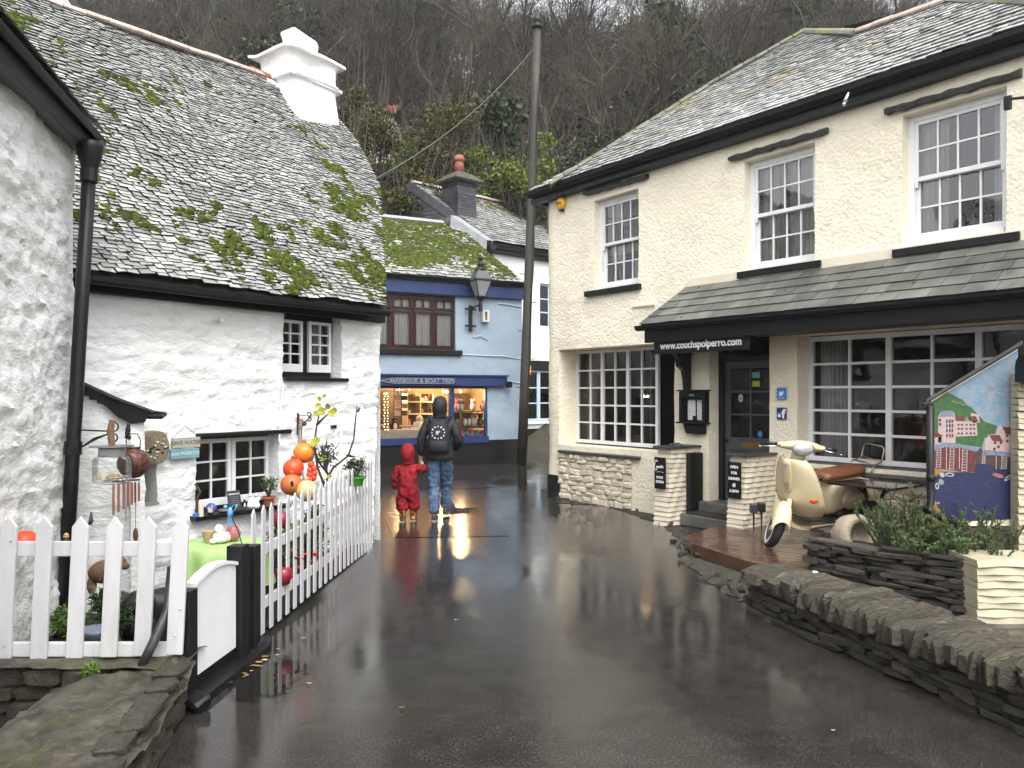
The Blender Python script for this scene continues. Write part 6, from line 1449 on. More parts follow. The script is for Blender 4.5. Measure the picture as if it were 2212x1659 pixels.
for k in range(6): mb.box(-.05 + .006 * (k % 3), .05 - .008 * (k % 2), .135 - k * .02, .139 - k * .02, .0125, .0135)
mb.build('text_lines', SGREY, t)
t, c = sitem(528, .0, 'penguin_figure', 'tiny dark penguin figure behind the slate card', 'figurine'); mb = MB(); mb.ball(c + Vector((0, 0, .035)), .018, .018, .036); mb.ball(c + Vector((0, 0, .08)), .014, seg=8, rng=6); mb.build('body', IRON, t, smooth=True); mb = MB(); mb.ball(c + Vector((.006, -.012, .033)), .011, .008, .024); mb.build('white_front', WHITEPAINT, t, smooth=True)
t, c = sitem(548, .03, 'angel_figures', 'pair of white angel figurines on the lower window sill', 'figurine')
mb = MB()
for dx in (-.03, .025): mb.lathe([(.045, 0), (.04, .03), (.025, .08), (.018, .105), (.008, .112)], c + Vector((dx, 0, 0)), 10); mb.ball(c + Vector((dx, -.005, .13)), .022, seg=8, rng=6); mb.ball(c + Vector((dx, .02, .085)), .035, .008, .03, seg=8, rng=6)
mb.build('plaster', WHITEPAINT, t, smooth=True)
t, c = sitem(580, .05, 'jade_plant', 'green jade plant in a terracotta pot on the lower sill', 'plant'); pot(t, c, .06, .10, TERRA); mb = MB(); rr = random.Random(4)
for k in range(9):
    d = Vector((rr.uniform(-.08, .08), rr.uniform(-.06, .06), rr.uniform(.12, .24))); mb.tube([c + Vector((0, 0, .09)), c + d * .6 + Vector((0, 0, .09)), c + d + Vector((0, 0, .06))], [.01, .007, .004], 5)
mb.build('stem', BARK, t); leaves(cloud(c + Vector((0, 0, .24)), (.11, .09, .11), 130, 6, .2), (.025, .045), GREEN1, t, 'foliage', .6, 3)
t, c = sitem(595, .09, 'pink_shell', 'pink shell lying on the sill below the jade plant', 'shell'); mb = MB(); mb.ball(c + Vector((0, 0, .012)), .035, .025, .014); mb.build('shell', mat('pink shell', (.60, .25, .28), None, rough=.4), t, smooth=True)
t, c = sitem(426, .06, 'driftwood', 'bent driftwood stick and pale candle at the sill end', 'driftwood'); mb = MB(); mb.tube([c + Vector((0, 0, .0)), c + Vector((.0, 0, .17)), c + Vector((.03, 0, .23)), c + Vector((-.02, 0, .31))], [.016, .015, .014, .011], 7); mb.build('stick', BARK, t); mb = MB(); mb.lathe([(.024, 0), (.024, .14), (.004, .15)], c + Vector((.04, -.01, 0)), 10); mb.build('candle', SHELLC[0], t); mb = MB(); mb.lathe([(.03, -.0), (.032, .03), (.02, .035)], c + Vector((.0, -.03, 0)), 10); mb.build('blue_dish', mat('blue dish', (.05, .15, .42), None, rough=.3), t)
bs__ = at(497, 1108, 6.0); t = thing('hummingbird_stake', 'pale blue bird ornament on a thin stake by the gate', 'garden ornament', at(540, 1240, 5.7)); mb = MB(); mb.tube([bs__, at(515, 1150, 5.9), at(541, 1235, 5.7)], .004, 5); mb.build('stake', IRON, t)
BLU = mat('translucent blue plastic', (.16, .42, .62), (.08, .25, .55), 12, .25)
mb = MB(); mb.ball(bs__, .022, .018, .045, seg=8, rng=6); mb.ball(bs__ + Vector((-.035, 0, .045)), .017, seg=8, rng=6); mb.build('body', BLU, t, smooth=True)
for tip in ((.05, .07), (.03, .06), (-.005, -.09)): mb = MB(); b3 = bs__ + Vector((tip[0], 0, tip[1])); mb.add([bs__ + Vector((-.02, 0, 0)), bs__ + Vector((.02, 0, 0)), b3 + Vector((.015, 0, 0)), b3 + Vector((-.012, 0, -.005))], [(0, 1, 2, 3)]); mb.build('wing', BLU, t)
# fishing floats
def float_ball(x, y, r, d, m, label, neck=True):
    c = at(x, y, d); t = thing('fishing_float', label, 'fishing float', c - Vector((0, 0, r))); mb = MB(); mb.ball(c, r, r, r * .98, 24, 14); mb.build('buoy', m, t, smooth=True)
    if neck: mb = MB(); mb.lathe([(.03, r * .9), (.02, r * 1.15), (.024, r * 1.25)], c, 8); mb.build('eye', m, t, smooth=True)
    return c, t
OR1 = mat('orange buoy vinyl', (.72, .22, .02), (.62, .17, .015), 9, .4, bump=.1, bs=40, bdist=.003); OR2 = mat('red orange buoy vinyl', (.70, .07, .02), (.58, .05, .015), 9, .4); OR3 = mat('dirty orange buoy vinyl', (.50, .12, .03), (.36, .10, .03), 5, .5); CRB = mat('aged cream buoy vinyl', (.56, .42, .20), (.44, .33, .15), 6, .5)
float_ball(657, 978, .105, 7.75, OR1, 'bright orange fishing float, topmost of the cluster'); float_ball(634, 1012, .10, 7.6, OR2, 'red orange fishing float left of the cluster, second from top'); c, t = float_ball(630, 1047, .105, 7.5, OR3, 'dirty orange fishing float with a black mark, low in the cluster'); mb = MB(); mb.ball(c + Vector((.03, -.098, .02)), .016, .006, .03, seg=7, rng=5); mb.build('black_mark', BLACKPAINT, t)
float_ball(662, 1060, .105, 7.5, CRB, 'cream fishing float at the bottom of the cluster')
t = thing('float_string', 'loop of small red floats hanging right of the large ones', 'fishing floats', at(676, 1045, 7.7))
for x, y in ((671, 1003), (679, 1012), (680, 1022), (678, 1032), (671, 1036), (668, 1026), (669, 1016)): mb = MB(); mb.ball(at(x, y, 7.7), .028, .028, .034, seg=10, rng=8); mb.build('small_float', OR2, t, smooth=True)
mb = MB(); mb.tube([at(677, 985, 7.7), at(671, 1000, 7.7)], .010, 6); mb.build('cord', mat('blue cord', (.05, .09, .2), None), t)
mb = MB(); rp = [at(x, y, d) for x, y, d in ((648, 905, 7.95), (646, 940, 7.9), (645, 975, 7.75), (638, 990, 7.65), (650, 1005, 7.6), (655, 1030, 7.55), (652, 1050, 7.5))]; mb.tube(rp, .010, 6); mb.tube([q + Vector((.02, .01, 0)) for q in rp[:5]], .008, 6); o = mb.build('mooring_rope', mat('grey rope', (.12, .10, .085), (.2, .17, .14), 60, .9)); tag(o, 'tangled grey rope holding the fishing floats', 'rope')
t = thing('hanging_bracket', 'scrolled black iron bracket above the fishing floats', 'bracket', K.p(*kpx(641, 920), .02)); q = [K.p(*kpx(640, 892), .03), K.p(*kpx(640, 940), .03)]; mb = MB(); mb.tube(q, .014, 6); e_ = at(668, 903, 7.8); mb.tube([K.p(*kpx(641, 930), .03), e_], .008, 6); mb.tube([K.p(*kpx(641, 898), .03), e_ + Vector((0, 0, .03))], .005, 5)
mb.tube([e_ + Vector((.02 * math.cos(a), 0, .02 * math.sin(a) + .035)) for a in [i * PI / 5 - 2 for i in range(9)]], .007, 5); mb.tube([e_ + Vector((.02 * math.cos(a), 0, .02 * math.sin(a) - .01)) for a in [i * PI / 5 - 3 for i in range(9)]], .007, 5); mb.build('iron_scroll', IRON, t)
c = at(657, 916, 7.85); t = thing('hanging_bird', 'tiny red and green bird ornament under the scrolled bracket', 'ornament', c); mb = MB(); mb.ball(c, .028, .02, .022, seg=8, rng=6); mb.build('body', GREEN2, t, smooth=True); mb = MB(); mb.ball(c + Vector((0, -.01, .025)), .02, .015, .015, seg=8, rng=6); mb.tube([c + Vector((-.03, 0, .04)), c + Vector((-.05, 0, .06))], .006, 5); mb.build('red_back', OR2, t, smooth=True)
# vine sapling
vn_t = thing('vine', 'thin bare vine with a few yellow green leaves against the cottage', 'vine', at(700, 1060, 7.6)); mb = MB()
for l in (((705, 1060), (686, 1010), (679, 960), (684, 920), (692, 885)), ((684, 918), (697, 905), (708, 895)), ((700, 1048), (720, 1010), (752, 985), (764, 950), (768, 905), (772, 875)), ((772, 890), (778, 880)), ((712, 1028), (690, 1000), (681, 975))):
    n = len(l); mb.tube([at(x, y, 7.75) for x, y in l], [.014 * (1 - .7 * i / n) for i in range(n)], 6)
mb.build('stem', BARK, vn_t, smooth=True)
for k, (x, y, s_) in enumerate(((690, 862, .05), (700, 855, .05), (687, 876, .07), (708, 878, .06), (694, 888, .10), (716, 892, .08), (722, 887, .07), (683, 893, .08), (680, 954, .11), (698, 990, .06), (675, 1000, .05), (712, 1030, .06))):
    c = at(x, y, 7.7); mb = MB(); mb.ct = R.random(); n = 10; a0 = R.random() * 6; nn = Vector((R.uniform(-.4, .4), -1, R.uniform(-.3, .6))).normalized(); xx = nn.cross(Vector((0, 0, 1))).normalized(); yy = xx.cross(nn)
    ring = [c + (xx * math.cos(a0 + t * 2 * PI / n) + yy * math.sin(a0 + t * 2 * PI / n)) * s_ * (.55 if t % 2 else .42) * R.uniform(.8, 1.1) for t in range(n)]; mb.add(ring + [c - nn * s_ * .1], [(t, (t + 1) % n, n) for t in range(n)]); mb.build('leaf', YGREEN, vn_t, recalc=False)
mb = MB(); c = at(756, 986, 7.7); mb.add([c + Vector((-.06, 0, .02)), c + Vector((0, 0, -.01)), c + Vector((.07, 0, .0)), c + Vector((0, 0, .015))], [(0, 1, 2, 3)]); mb.build('vine_tie', IRON, vn_t)
def bush(name, label, c, r, n, size, m, seed, stems=0, cat='plant', asp=.4, shell=.25, potm=None, potr=.07, poth=.1):
    t = thing(name, label, cat, Vector(c) - Vector((0, 0, r[2])))
    if potm: pot(t, Vector(c) - Vector((0, 0, r[2] + poth * .8)), potr, poth, potm)
    if stems:
        mb = MB(); rr = random.Random(seed)
        for k in range(stems): d = Vector((rr.gauss(0, .5) * r[0], rr.gauss(0, .5) * r[1], rr.uniform(.4, 1) * r[2])); b = Vector(c) - Vector((0, 0, r[2])); mb.tube([b, b + (Vector(c) + d - b) * .5 + Vector((rr.gauss(0, .02), 0, 0)), Vector(c) + d], [.008, .006, .003], 5)
        mb.build('stem', BARK, t)
    leaves(cloud(c, r, n, seed, shell), size, m, t, 'foliage', asp, seed, .2); return t
bush('shrub', 'dark leafy shrub behind the vine at the cottage wall', at(706, 985, 7.75), (.13, .10, .17), 230, (.03, .055), GREEN2, 3, 7)
bush('potted_shrub', 'clipped green shrub in a green pot near the cottage corner', at(768, 1008, 8.2), (.17, .14, .12), 420, (.03, .06), GREEN2, 5, 4, asp=.25, potm=mat('green plastic pot', (.05, .20, .02), None, rough=.4), potr=.10, poth=.10)
for k in range(9):
    q = A + (B - A) * (.05 + .09 * k) - ln * (.30 + .06 * (k % 3)); r = .2 + .05 * (k % 2)
    bush('border_plant', 'dark leafy border plant low behind the long picket fence', Vector((q.x, q.y, .27 + .06 * (k % 3))), (r * .75, r, r * 1.25), 420, (.035, .08), (GREEN2, GREEN2, GREEN1)[k % 3], 90 + k, 5)['group'] = 'border plants behind the long fence'
for k, (x, y, d, r, lab) in enumerate(((600, 1215, 6.3, .2, 'low green plants just inside the long fence, nearest the gate'), (650, 1180, 6.8, .2, 'leafy bedding plants behind the middle of the long fence'), (700, 1140, 7.3, .18, 'green bedding plants behind the far half of the fence'), (560, 1230, 5.75, .14, 'bright green plant behind the black gate post'))):
    bush('bedding_plant', lab, at(x - 22, y - 8, d + .15), (r * .55, r * 1.2, r * 1.1), 380, (.03, .07), GREEN1 if k % 2 else GREEN2, 40 + k, 6)
leaves(cloud(at(640, 1200, 6.5), (.25, .3, .12), 22, 9), (.03, .05), REDFL, MATS and bpy.data.objects['bedding_plant'], 'red_flower', .8, 4)
for x, y, d, lab in ((608, 1125, 6.6, 'red lantern hanging behind the near end of the long fence'), (612, 1245, 6.2, 'red watering pot low behind the long fence')):
    c = at(x, y, d); t = thing('red_pot', lab, 'pot', c); mb = MB(); mb.lathe([(.05, -.06), (.07, 0), (.065, .06), (.03, .07)], c, 12); mb.build('body', mat('red enamel', (.22, .010, .018), None, rough=.3) if 'red enamel' not in MATS else MATS['red enamel'], t, smooth=True)
# table with green cloth
tc_ = at(478, 1172, 6.05); tb = thing('garden_table', 'small round garden table under the green cloth', 'table', Vector((tc_.x, tc_.y, .03))); tz = tc_.z
mb = MB(); mb.lathe([(.30, tz - .03), (.30, tz - .004)], Vector((tc_.x, tc_.y, 0)), 20); mb.build('table_top', TIMBER, tb)
for a in (.8, 2.4, 4.0, 5.5): mb = MB(); mb.tube([Vector((tc_.x + .2 * math.cos(a), tc_.y + .2 * math.sin(a), tz - .03)), Vector((tc_.x + .24 * math.cos(a), tc_.y + .24 * math.sin(a), .03))], .015, 6); mb.build('leg', IRON, tb)
CLOTH = mat('lime gingham cloth', (.27, .42, .14), (.35, .50, .20), 8, .7, bump=.15, bs=200, bdist=.002)
rs = []; n = 72
for r, z, am in ((.02, 0, 0), (.2, 0, 0), (.30, 0, .0), (.315, -.015, .004), (.33, -.10, .016), (.345, -.22, .028), (.36, -.33, .04)):
    rs.append([Vector((tc_.x + (r + am * math.sin(k * 2 * PI / n * 11) + am * .5 * math.sin(k * 2 * PI / n * 5)) * math.cos(2 * PI * k / n), tc_.y + (r + am * math.sin(k * 2 * PI / n * 11) + am * .5 * math.sin(k * 2 * PI / n * 5)) * math.sin(2 * PI * k / n), tz + z + (.02 * math.sin(4 * 2 * PI * k / n) if z < -.3 else 0))) for k in range(n)])
mb = MB(); mb.rings(rs, cap=False); mb.add([rs[0][k] for k in range(n)], [tuple(range(n))]); o = mb.build('tablecloth', CLOTH, smooth=True); tag(o, 'lime green checked cloth draped over the garden table', 'tablecloth')
def on_table(x, name, label, cat='ornament', dy=0): c = at(x, 1160, 6.05 + dy); c.z = tz + .004; return thing(name, label, cat, c), c
t, c = on_table(452, 'wicker_pot', 'small wicker pot on the green tablecloth'); mb = MB(); mb.lathe([(.035, 0), (.05, .07), (.052, .085), (.045, .085)], c, 12); mb.build('basket', mat('wicker', (.48, .36, .20), (.3, .2, .1), 50, .8, bump=.8, bs=60, bdist=.005), t)
t, c = on_table(474, 'cherub_figure', 'white crouching cherub figurine on the green tablecloth', dy=-.04); mb = MB(); mb.ball(c + Vector((0, 0, .045)), .05, .045, .05); mb.ball(c + Vector((.0, -.01, .11)), .034); mb.ball(c + Vector((.04, -.02, .05)), .025, .02, .04); mb.ball(c + Vector((-.035, -.03, .02)), .03, .03, .02); mb.build('plaster', WHITEPAINT, t, smooth=True)
t, c = on_table(489, 'cream_pot', 'cream round pot between the cherub and the pink pot'); mb = MB(); mb.ball(c + Vector((0, 0, .04)), .038, .038, .04); mb.build('pot', SHELLC[0], t, smooth=True)
t, c = on_table(503, 'pink_pot', 'dusky pink glass globe on the green tablecloth', dy=.05); mb = MB(); mb.lathe([(.03, 0), (.055, .03), (.06, .06), (.045, .10), (.04, .11)], c, 16); mb.build('globe', mat('pink glass', (.38, .13, .14), None, rough=.2), t, smooth=True)
# things behind the near pickets
c = at(225, 1235, 5.15); t = thing('toy_dog', 'brown and cream dog figure behind the near pickets', 'dog figure', c - Vector((0, 0, .12))); FUR = mat('shaggy brown and cream coat', (.10, .055, .03), (.45, .32, .20), 9, .9, ramp=(.5, .56), bump=.9, bs=120, bdist=.01)
mb = MB(); mb.ball(c, .10, .09, .075, 16, 10); mb.ball(c + Vector((.10, -.02, .06)), .055, .05, .05, 14, 9); mb.ball(c + Vector((.15, -.03, .045)), .03, .028, .025); mb.ball(c + Vector((.085, -.06, .05)), .02, .012, .04); mb.ball(c + Vector((.06, -.04, -.08)), .028, .028, .06); mb.ball(c + Vector((-.06, -.04, -.08)), .03, .03, .06); mb.build('body', FUR, t, smooth=True)
t = thing('black_sack', 'heap of shiny black sacks behind the near pickets', 'sack', at(300, 1390, 5.0)); c = at(300, 1360, 5.0)
SACK = mat('black plastic sack', (.012, .012, .013), None, rough=.25, bump=.9, bs=9, bdist=.05)
mb = MB(); mb.ball(c, .12, .1, .10, 18, 12); mb.build('sack', SACK, t, smooth=True); mb = MB(); mb.ball(c + Vector((-.02, .05, .15)), .10, .1, .09, 18, 12); mb.build('sack', SACK, t, smooth=True); mb = MB(); mb.ball(c + Vector((-.22, .15, .12)), .11, .1, .09, 18, 12); mb.build('sack', SACK, t, smooth=True)
bush('heather', 'pot of bright heather behind the second and third pickets', at(152, 1345, 4.85), (.12, .10, .10), 520, (.05, .09), HEATH, 61, 0, asp=.08, potm=BLACKPAINT, potr=.11, poth=.12)
bush('conifer', 'small dark conifer behind the third picket', at(218, 1310, 4.9), (.08, .08, .15), 300, (.03, .06), GREEN2, 62, 3, asp=.3)
bush('conifer', 'small bushy conifer behind the fourth picket', at(262, 1330, 4.85), (.06, .07, .12), 220, (.03, .06), GREEN2, 63, 3, asp=.3)
c = at(205, 1370, 4.75); t = thing('bowl', 'grey blue bowl on the ground behind the pickets', 'bowl', c); mb = MB(); mb.lathe([(.06, -.04), (.095, .02), (.10, .035), (.09, .035), (.05, -.02)], c, 16); mb.build('bowl', mat('grey blue enamel', (.22, .25, .33), None, rough=.35), t, smooth=True)
c = at(52, 1172, 4.9); t = thing('fishing_float', 'orange fishing float at the far left behind the pickets', 'fishing float', c); mb = MB(); mb.ball(c, .085, .085, .075, 18, 12); mb.build('buoy', OR2, t, smooth=True)
c = at(143, 1160, 5.5); t = thing('bee_ornament', 'little striped bee ornament beside the downpipe', 'ornament', c); mb = MB(); mb.ball(c, .02, .02, .03, 10, 8); mb.build('body', mat('bee stripes', (.5, .35, .1), (.02, .02, .02), 20, .5, st=(0.01, .01, 3), ramp=(.48, .52)), t, smooth=True)
mb = MB(); mb.box(-2.5, -2.25, 5.2, 5.4, .05, .42); o = mb.build('storage_box', mat('dark garden box', (.018, .02, .022), (.03, .032, .035), 5, .45), None, bevel=.02); tag(o, 'dark slatted box in the shade behind the near fence', 'box')
c = at(197, 1125, 6.2); mb = MB(); mb.tube([c + Vector((0, 0, .07)), c, c + Vector((-.012, 0, -.03))], [.006, .018, .012], 6); o = mb.build('feather_ornament', mat('dark teal metal', (.03, .06, .065), None, rough=.4)); tag(o, 'small dark leaf shaped ornament on the porch wall', 'ornament')
# ------------------------------------------------------------------ shop window contents
def wpt(x, y, n): return BF.p(*BF.px(x, y, n), n)
def slab_box(p0, p1, n0, n1, name, m, parent, bevel=0):
    (s0, z1), (s1, z0) = BF.px(*p0, n1), BF.px(*p1, n1); mb = MB(BF.p); mb.box(s0, s1, z0, z1, n0, n1); return mb.build(name, m, parent, bevel=bevel)
WOODL = mat('pale display wood', (.42, .27, .14), (.34, .21, .10), 5, .6); PAPERW = mat('cream card', (.66, .56, .42), (.5, .42, .3), 20, .7); DARKD = mat('dark display stock', (.05, .04, .03), (.10, .075, .05), 12, .8)
t = thing('display_shelves', 'cream shelves of small gifts inside the lit shop window', 'shelves', wpt(905, 940, -.9))
slab_box((880, 850), (935, 935), -1.35, -1.33, 'back_panel', mat('shelf back', (.30, .23, .15), (.18, .13, .09), 9, .8), t)
for y in (867, 893, 920): slab_box((880, y), (937, y + 2.2), -1.35, -.95, 'shelf', PAPERW, t)
for x in (880, 908, 935): slab_box((x, 850), (x + 1.6, 935), -1.35, -.95, 'upright', PAPERW, t)
t2 = thing('dark_display', 'dark backdrop panels at the rear of the shop window', 'display panel', wpt(850, 940, -1.7))
slab_box((826, 845), (880, 945), -1.75, -1.7, 'panel', DARKD, t2); slab_box((983, 850), (1012, 945), -1.75, -1.7, 'panel', DARKD, t2)
rr = random.Random(31)
for k in range(26):
    x, y = rr.choice((884, 891, 898, 905, 912, 919, 926, 932)) + rr.uniform(-2, 2), rr.choice((866, 892, 919)); h = rr.uniform(5, 15); w_ = rr.uniform(3, 6)
    slab_box((x, y - h), (x + w_, y), -1.15, -1.05, 'boxed_gift', rr.choice((PAPERW, WOODL, DARKD, BRICKPOT, LEAD)), t)
t = thing('card_stand', 'hanging stand of square cards left in the shop window', 'card stand', wpt(860, 905, -.4))
for y in (860, 877, 893):
    slab_box((852, y - 6.5), (866, y + 5), -.42, -.40, 'card', mat('peach card %d' % y, (.55, .33, .17), (.62, .45, .28), 8, .7), t); slab_box((868, y - 6), (880, y + 5), -.50, -.48, 'card', DARKD if y != 877 else WOODL, t)
for x in (851, 859, 867): mb = MB(); mb.tube([wpt(x, 838, -.43), wpt(x, 902, -.43)], .008, 5); mb.build('wire', IRON, t)
t = thing('display_table', 'cream display step along the foot of the shop window', 'display table', wpt(900, 945, -.3))
slab_box((812, 930), (975, 947), -.75, -.12, 'front_step', PAPERW, t); slab_box((845, 920), (930, 931), -.85, -.6, 'rear_step', WOODL, t)
for x, y in ((868, 928), (886, 927)): slab_box((x, y - 4), (x + 16, y + 4), -.32, -.30, 'price_card', mat('white card %d' % x, (.7, .62, .5), None), t)
slab_box((868, 922), (896, 931), -.6, -.45, 'red_tray', BRICKPOT, t)
def plush(name, label, x, y, d, h, mats, kind=0):
    """little animal: body, head, belly and ears"""
    c = wpt(x, y, d); s_ = h / .34; t = thing(name, label, 'soft toy', c)
    nn = BF.n; u_ = BF.u
    mb = MB(); mb.ball(c + Vector((0, 0, .11 * s_)), .085 * s_, .07 * s_, .12 * s_, 12, 8); mb.ball(c + Vector((0, 0, .265 * s_)) + nn * .02 * s_, .068 * s_, .062 * s_, .065 * s_, 12, 8); mb.build('body', mats[0], t, smooth=True)
    mb = MB(); mb.ball(c + Vector((0, 0, .11 * s_)) + nn * .04 * s_, .055 * s_, .04 * s_, .095 * s_, 10, 8); mb.build('belly', mats[1], t, smooth=True)
    for sg in (-1, 1):
        mb = MB(); mb.ball(c + u_ * (sg * (.055 if kind == 0 else .095) * s_) + Vector((0, 0, (.32 if kind == 0 else .13) * s_)), .025 * s_, .02 * s_, (.03 if kind == 0 else .075) * s_, 8, 6); mb.build('ear' if kind == 0 else 'wing', mats[0], t, smooth=True)
    mb = MB(); mb.ball(c + Vector((0, 0, .255 * s_)) + nn * .08 * s_, .02 * s_, .03 * s_, .015 * s_, 8, 6); mb.build('muzzle' if kind == 0 else 'beak', mats[2 % len(mats)], t, smooth=True)
PB = mat('brown plush', (.22, .12, .06), (.15, .08, .04), 20, .9); PW = mat('white plush', (.65, .60, .52), None, rough=.9); PK = mat('black plush', (.02, .02, .022), None, rough=.9); PG = mat('grey plush', (.22, .20, .18), (.15, .14, .12), 15, .9); PP = mat('pink plush', (.60, .16, .20), None, rough=.9); PT = mat('turquoise plush', (.05, .36, .36), None, rough=.9); PO = mat('orange plush', (.6, .22, .03), None, rough=.9)
plush('teddy_bear', 'brown teddy at the left end of the shop window', 825, 935, -.5, .38, (PB, PW, PK)); plush('teddy_bear', 'grey teddy low in the left corner of the shop window', 828, 946, -.25, .30, (PG, PW, PK))
plush('toy_penguin', 'black and white toy penguin left of the man in the shop window', 852, 932, -.55, .36, (PK, PW, PO), 1); plush('toy_duck', 'cream toy duck left of the man in the shop window', 905, 932, -.5, .42, (PW, PW, PO), 1)
for k, (x, m_, nm, lab) in enumerate(((988, PP, 'toy_flamingo', 'pink toy at the left of the upper right shelf'), (996, PG, 'toy_seal', 'grey toy seal on the upper right shelf'), (1022, PW, 'toy_gull', 'white toy gull on the upper right shelf'), (1043, PP, 'toy_rabbit', 'pink toy rabbit at the right of the upper shelf'))): plush(nm, lab, x, 887, -.45, .30, (m_, PW, PO), k % 2)
for k, (x, m_, nm, lab) in enumerate(((986, PK, 'toy_whale', 'black toy on the middle right shelf near the mullion'), (1003, PG, 'toy_owl', 'shaggy grey toy owl on the middle right shelf'), (1012, PB, 'toy_lynx', 'brown toy lynx on the middle right shelf'), (1024, PW, 'toy_goose', 'white toy goose on the middle right shelf'), (1037, PK, 'toy_dog', 'black toy dog at the right of the middle shelf'))): plush(nm, lab, x, 922, -.45, .36, (m_, PW if m_ is not PK else PG, PK), 0)
for k, (x, m_, lab) in enumerate(((987, PT, 'turquoise toy octopus at the left of the lowest shelf'), (998, PP, 'pink toy octopus second on the lowest shelf'), (1008, PT, 'turquoise toy octopus in the middle of the lowest shelf'), (1020, PP, 'pink toy octopus fourth on the lowest shelf'), (1030, PT, 'turquoise toy octopus fifth on the lowest shelf'), (1041, PP, 'pink toy octopus at the right of the lowest shelf'))):
    c = wpt(x, 944, -.35); t = thing('toy_octopus', lab, 'soft toy', c); mb = MB(); mb.ball(c + Vector((0, 0, .12)), .07, .065, .07, 10, 8); mb.build('head', m_, t, smooth=True); mb = MB(); mb.ball(c + Vector((0, 0, .05)), .10, .09, .05, 10, 6); mb.build('arms', m_, t, smooth=True)
t = thing('toy_shelves', 'two glass shelves of soft toys at right in the shop window', 'shelves', wpt(1015, 945, -.6))
for y in (888, 923): slab_box((982, y), (1050, y + 1.2), -.8, -.2, 'shelf', DARKD, t)
t = thing('shop_lights', 'row of small warm spotlights at the top of the shop window', 'spotlights', wpt(960, 840, -.6))
for k, (x, y, n) in enumerate(((958, 846, -.7), (965, 846, -.75), (995, 846, -.6), (835, 850, -.3), (1048, 862, -.9), (862, 842, -1.2), (884, 842, -1.2))):
    q = wpt(x, y, n); mb = MB(); mb.ball(q, .028 if k < 3 else .014, seg=10, rng=8); mb.build('bulb', BULB, t, smooth=True)
    if k in (0, 2, 5):
        l = bpy.data.lights.new('spot lamp', 'POINT'); l.energy = 19; l.color = (1, .66, .34); l.shadow_soft_size = .06; lo = bpy.data.objects.new('lamp_light', l); COL.objects.link(lo); lo.parent = t; lo.location = q + Vector((0, 0, -.1)) - WL[t.name]
mb = MB(); mb.tube([wpt(856, 842, -1.2), wpt(890, 842, -1.2)], .012, 6); mb.build('track', STEEL, t)
for x in (830, 837):
    mb = MB()
    for k in range(14): mb.ball(wpt(x + (k % 2) * 1.3, 850 + k * 6, -.18), .009, seg=5, rng=4)
    o = mb.build('fairy_light_string', mat('fairy bulb', (1, .7, .4), None, emit=(1, .6, .25), es=6) if 'fairy bulb' not in MATS else MATS['fairy bulb'], t)
    o['kind'] = 'stuff'

# ------------------------------------------------------------------ people
def skin(name, nodes, edges, m, parent, sub=2, root=None, disp=0.0, dscale=.08, smooth=True):
    names = list(nodes); idx = {k: i for i, k in enumerate(names)}; o0 = WL[parent.name]
    me = bpy.data.meshes.new(name); me.from_pydata([tuple(Vector(nodes[k][0]) - o0) for k in names], [(idx[a], idx[b]) for a, b in edges], [])
    o = bpy.data.objects.new(name, me); _link(o, parent); WL[o.name] = Vector(o0)
    md = o.modifiers.new('skin', 'SKIN'); md.use_smooth_shade = True; md.branch_smoothing = .4
    sv = me.skin_vertices[0].data
    for k in names:
        r = nodes[k][1]; sv[idx[k]].radius = r if isinstance(r, tuple) else (r, r); sv[idx[k]].use_root = (k == (root or names[0]))
    ss = o.modifiers.new('sub', 'SUBSURF'); ss.levels = sub; ss.render_levels = sub
    if disp:
        tx = bpy.data.textures.new(name + ' creases', 'CLOUDS'); tx.noise_scale = dscale; tx.noise_depth = 2
        d = o.modifiers.new('creases', 'DISPLACE'); d.texture = tx; d.strength = disp; d.mid_level = .5; d.texture_coords = 'LOCAL'
    me.materials.append(m); return o
def loft(rings_, m, name, parent, sub=1, n=16, disp=0.0, cap=True):
    """rings_: (centre, rx, ry, tilt forward) elliptical sections joined into one skin"""
    rs = []
    for c, rx, ry, tl in rings_:
        c = Vector(c); yv = Vector((0, math.cos(tl), math.sin(tl)))
        rs.append([c + Vector((rx * math.cos(2 * PI * k / n), 0, 0)) + yv * (ry * math.sin(2 * PI * k / n)) for k in range(n)])
    mb = MB(); mb.rings(rs, cap); o = mb.build(name, m, parent, smooth=True, sub=sub)
    if disp:
        tx = bpy.data.textures.new(name + ' creases', 'CLOUDS'); tx.noise_scale = .07; tx.noise_depth = 2; d = o.modifiers.new('creases', 'DISPLACE'); d.texture = tx; d.strength = disp; d.mid_level = .5; d.texture_coords = 'LOCAL'
    return o
JACK = mat('black rain jacket', (.006, .006, .007), (.011, .011, .012), 6, .7, bump=.5, bs=14, bdist=.02); DENIM = mat('blue denim', (.045, .085, .16), (.10, .15, .23), 5, .85, bump=.4, bs=20, bdist=.012, c3=(.03, .055, .11), n3=7, r3=(.5, .7)); REDS = mat('red puddle suit', (.30, .010, .018), (.17, .006, .011), 6, .75, spec=.3, bump=.9, bs=16, bdist=.02); SKINM = mat('skin', (.50, .28, .20), None, rough=.55); SHOE = mat('dark trainer', (.02, .022, .026), (.05, .05, .05), 20, .6); SOLE = mat('grey sole', (.28, .27, .25), None, rough=.6); PACK = mat('navy backpack fabric', (.008, .009, .017), (.013, .015, .024), 10, .8, bump=.4, bs=25, bdist=.008); BOOT = mat('tan and brown check boots', (.40, .17, .03), (.03, .018, .012), 26, .35, ramp=(.46, .54), det=1)
mx, my = -1.03, 11.15
man = thing('person', 'man in black hooded jacket and jeans walking away with a backpack', 'person', (mx, my, 0))
Pm = lambda x, y, z: (mx + x, my + y, z)
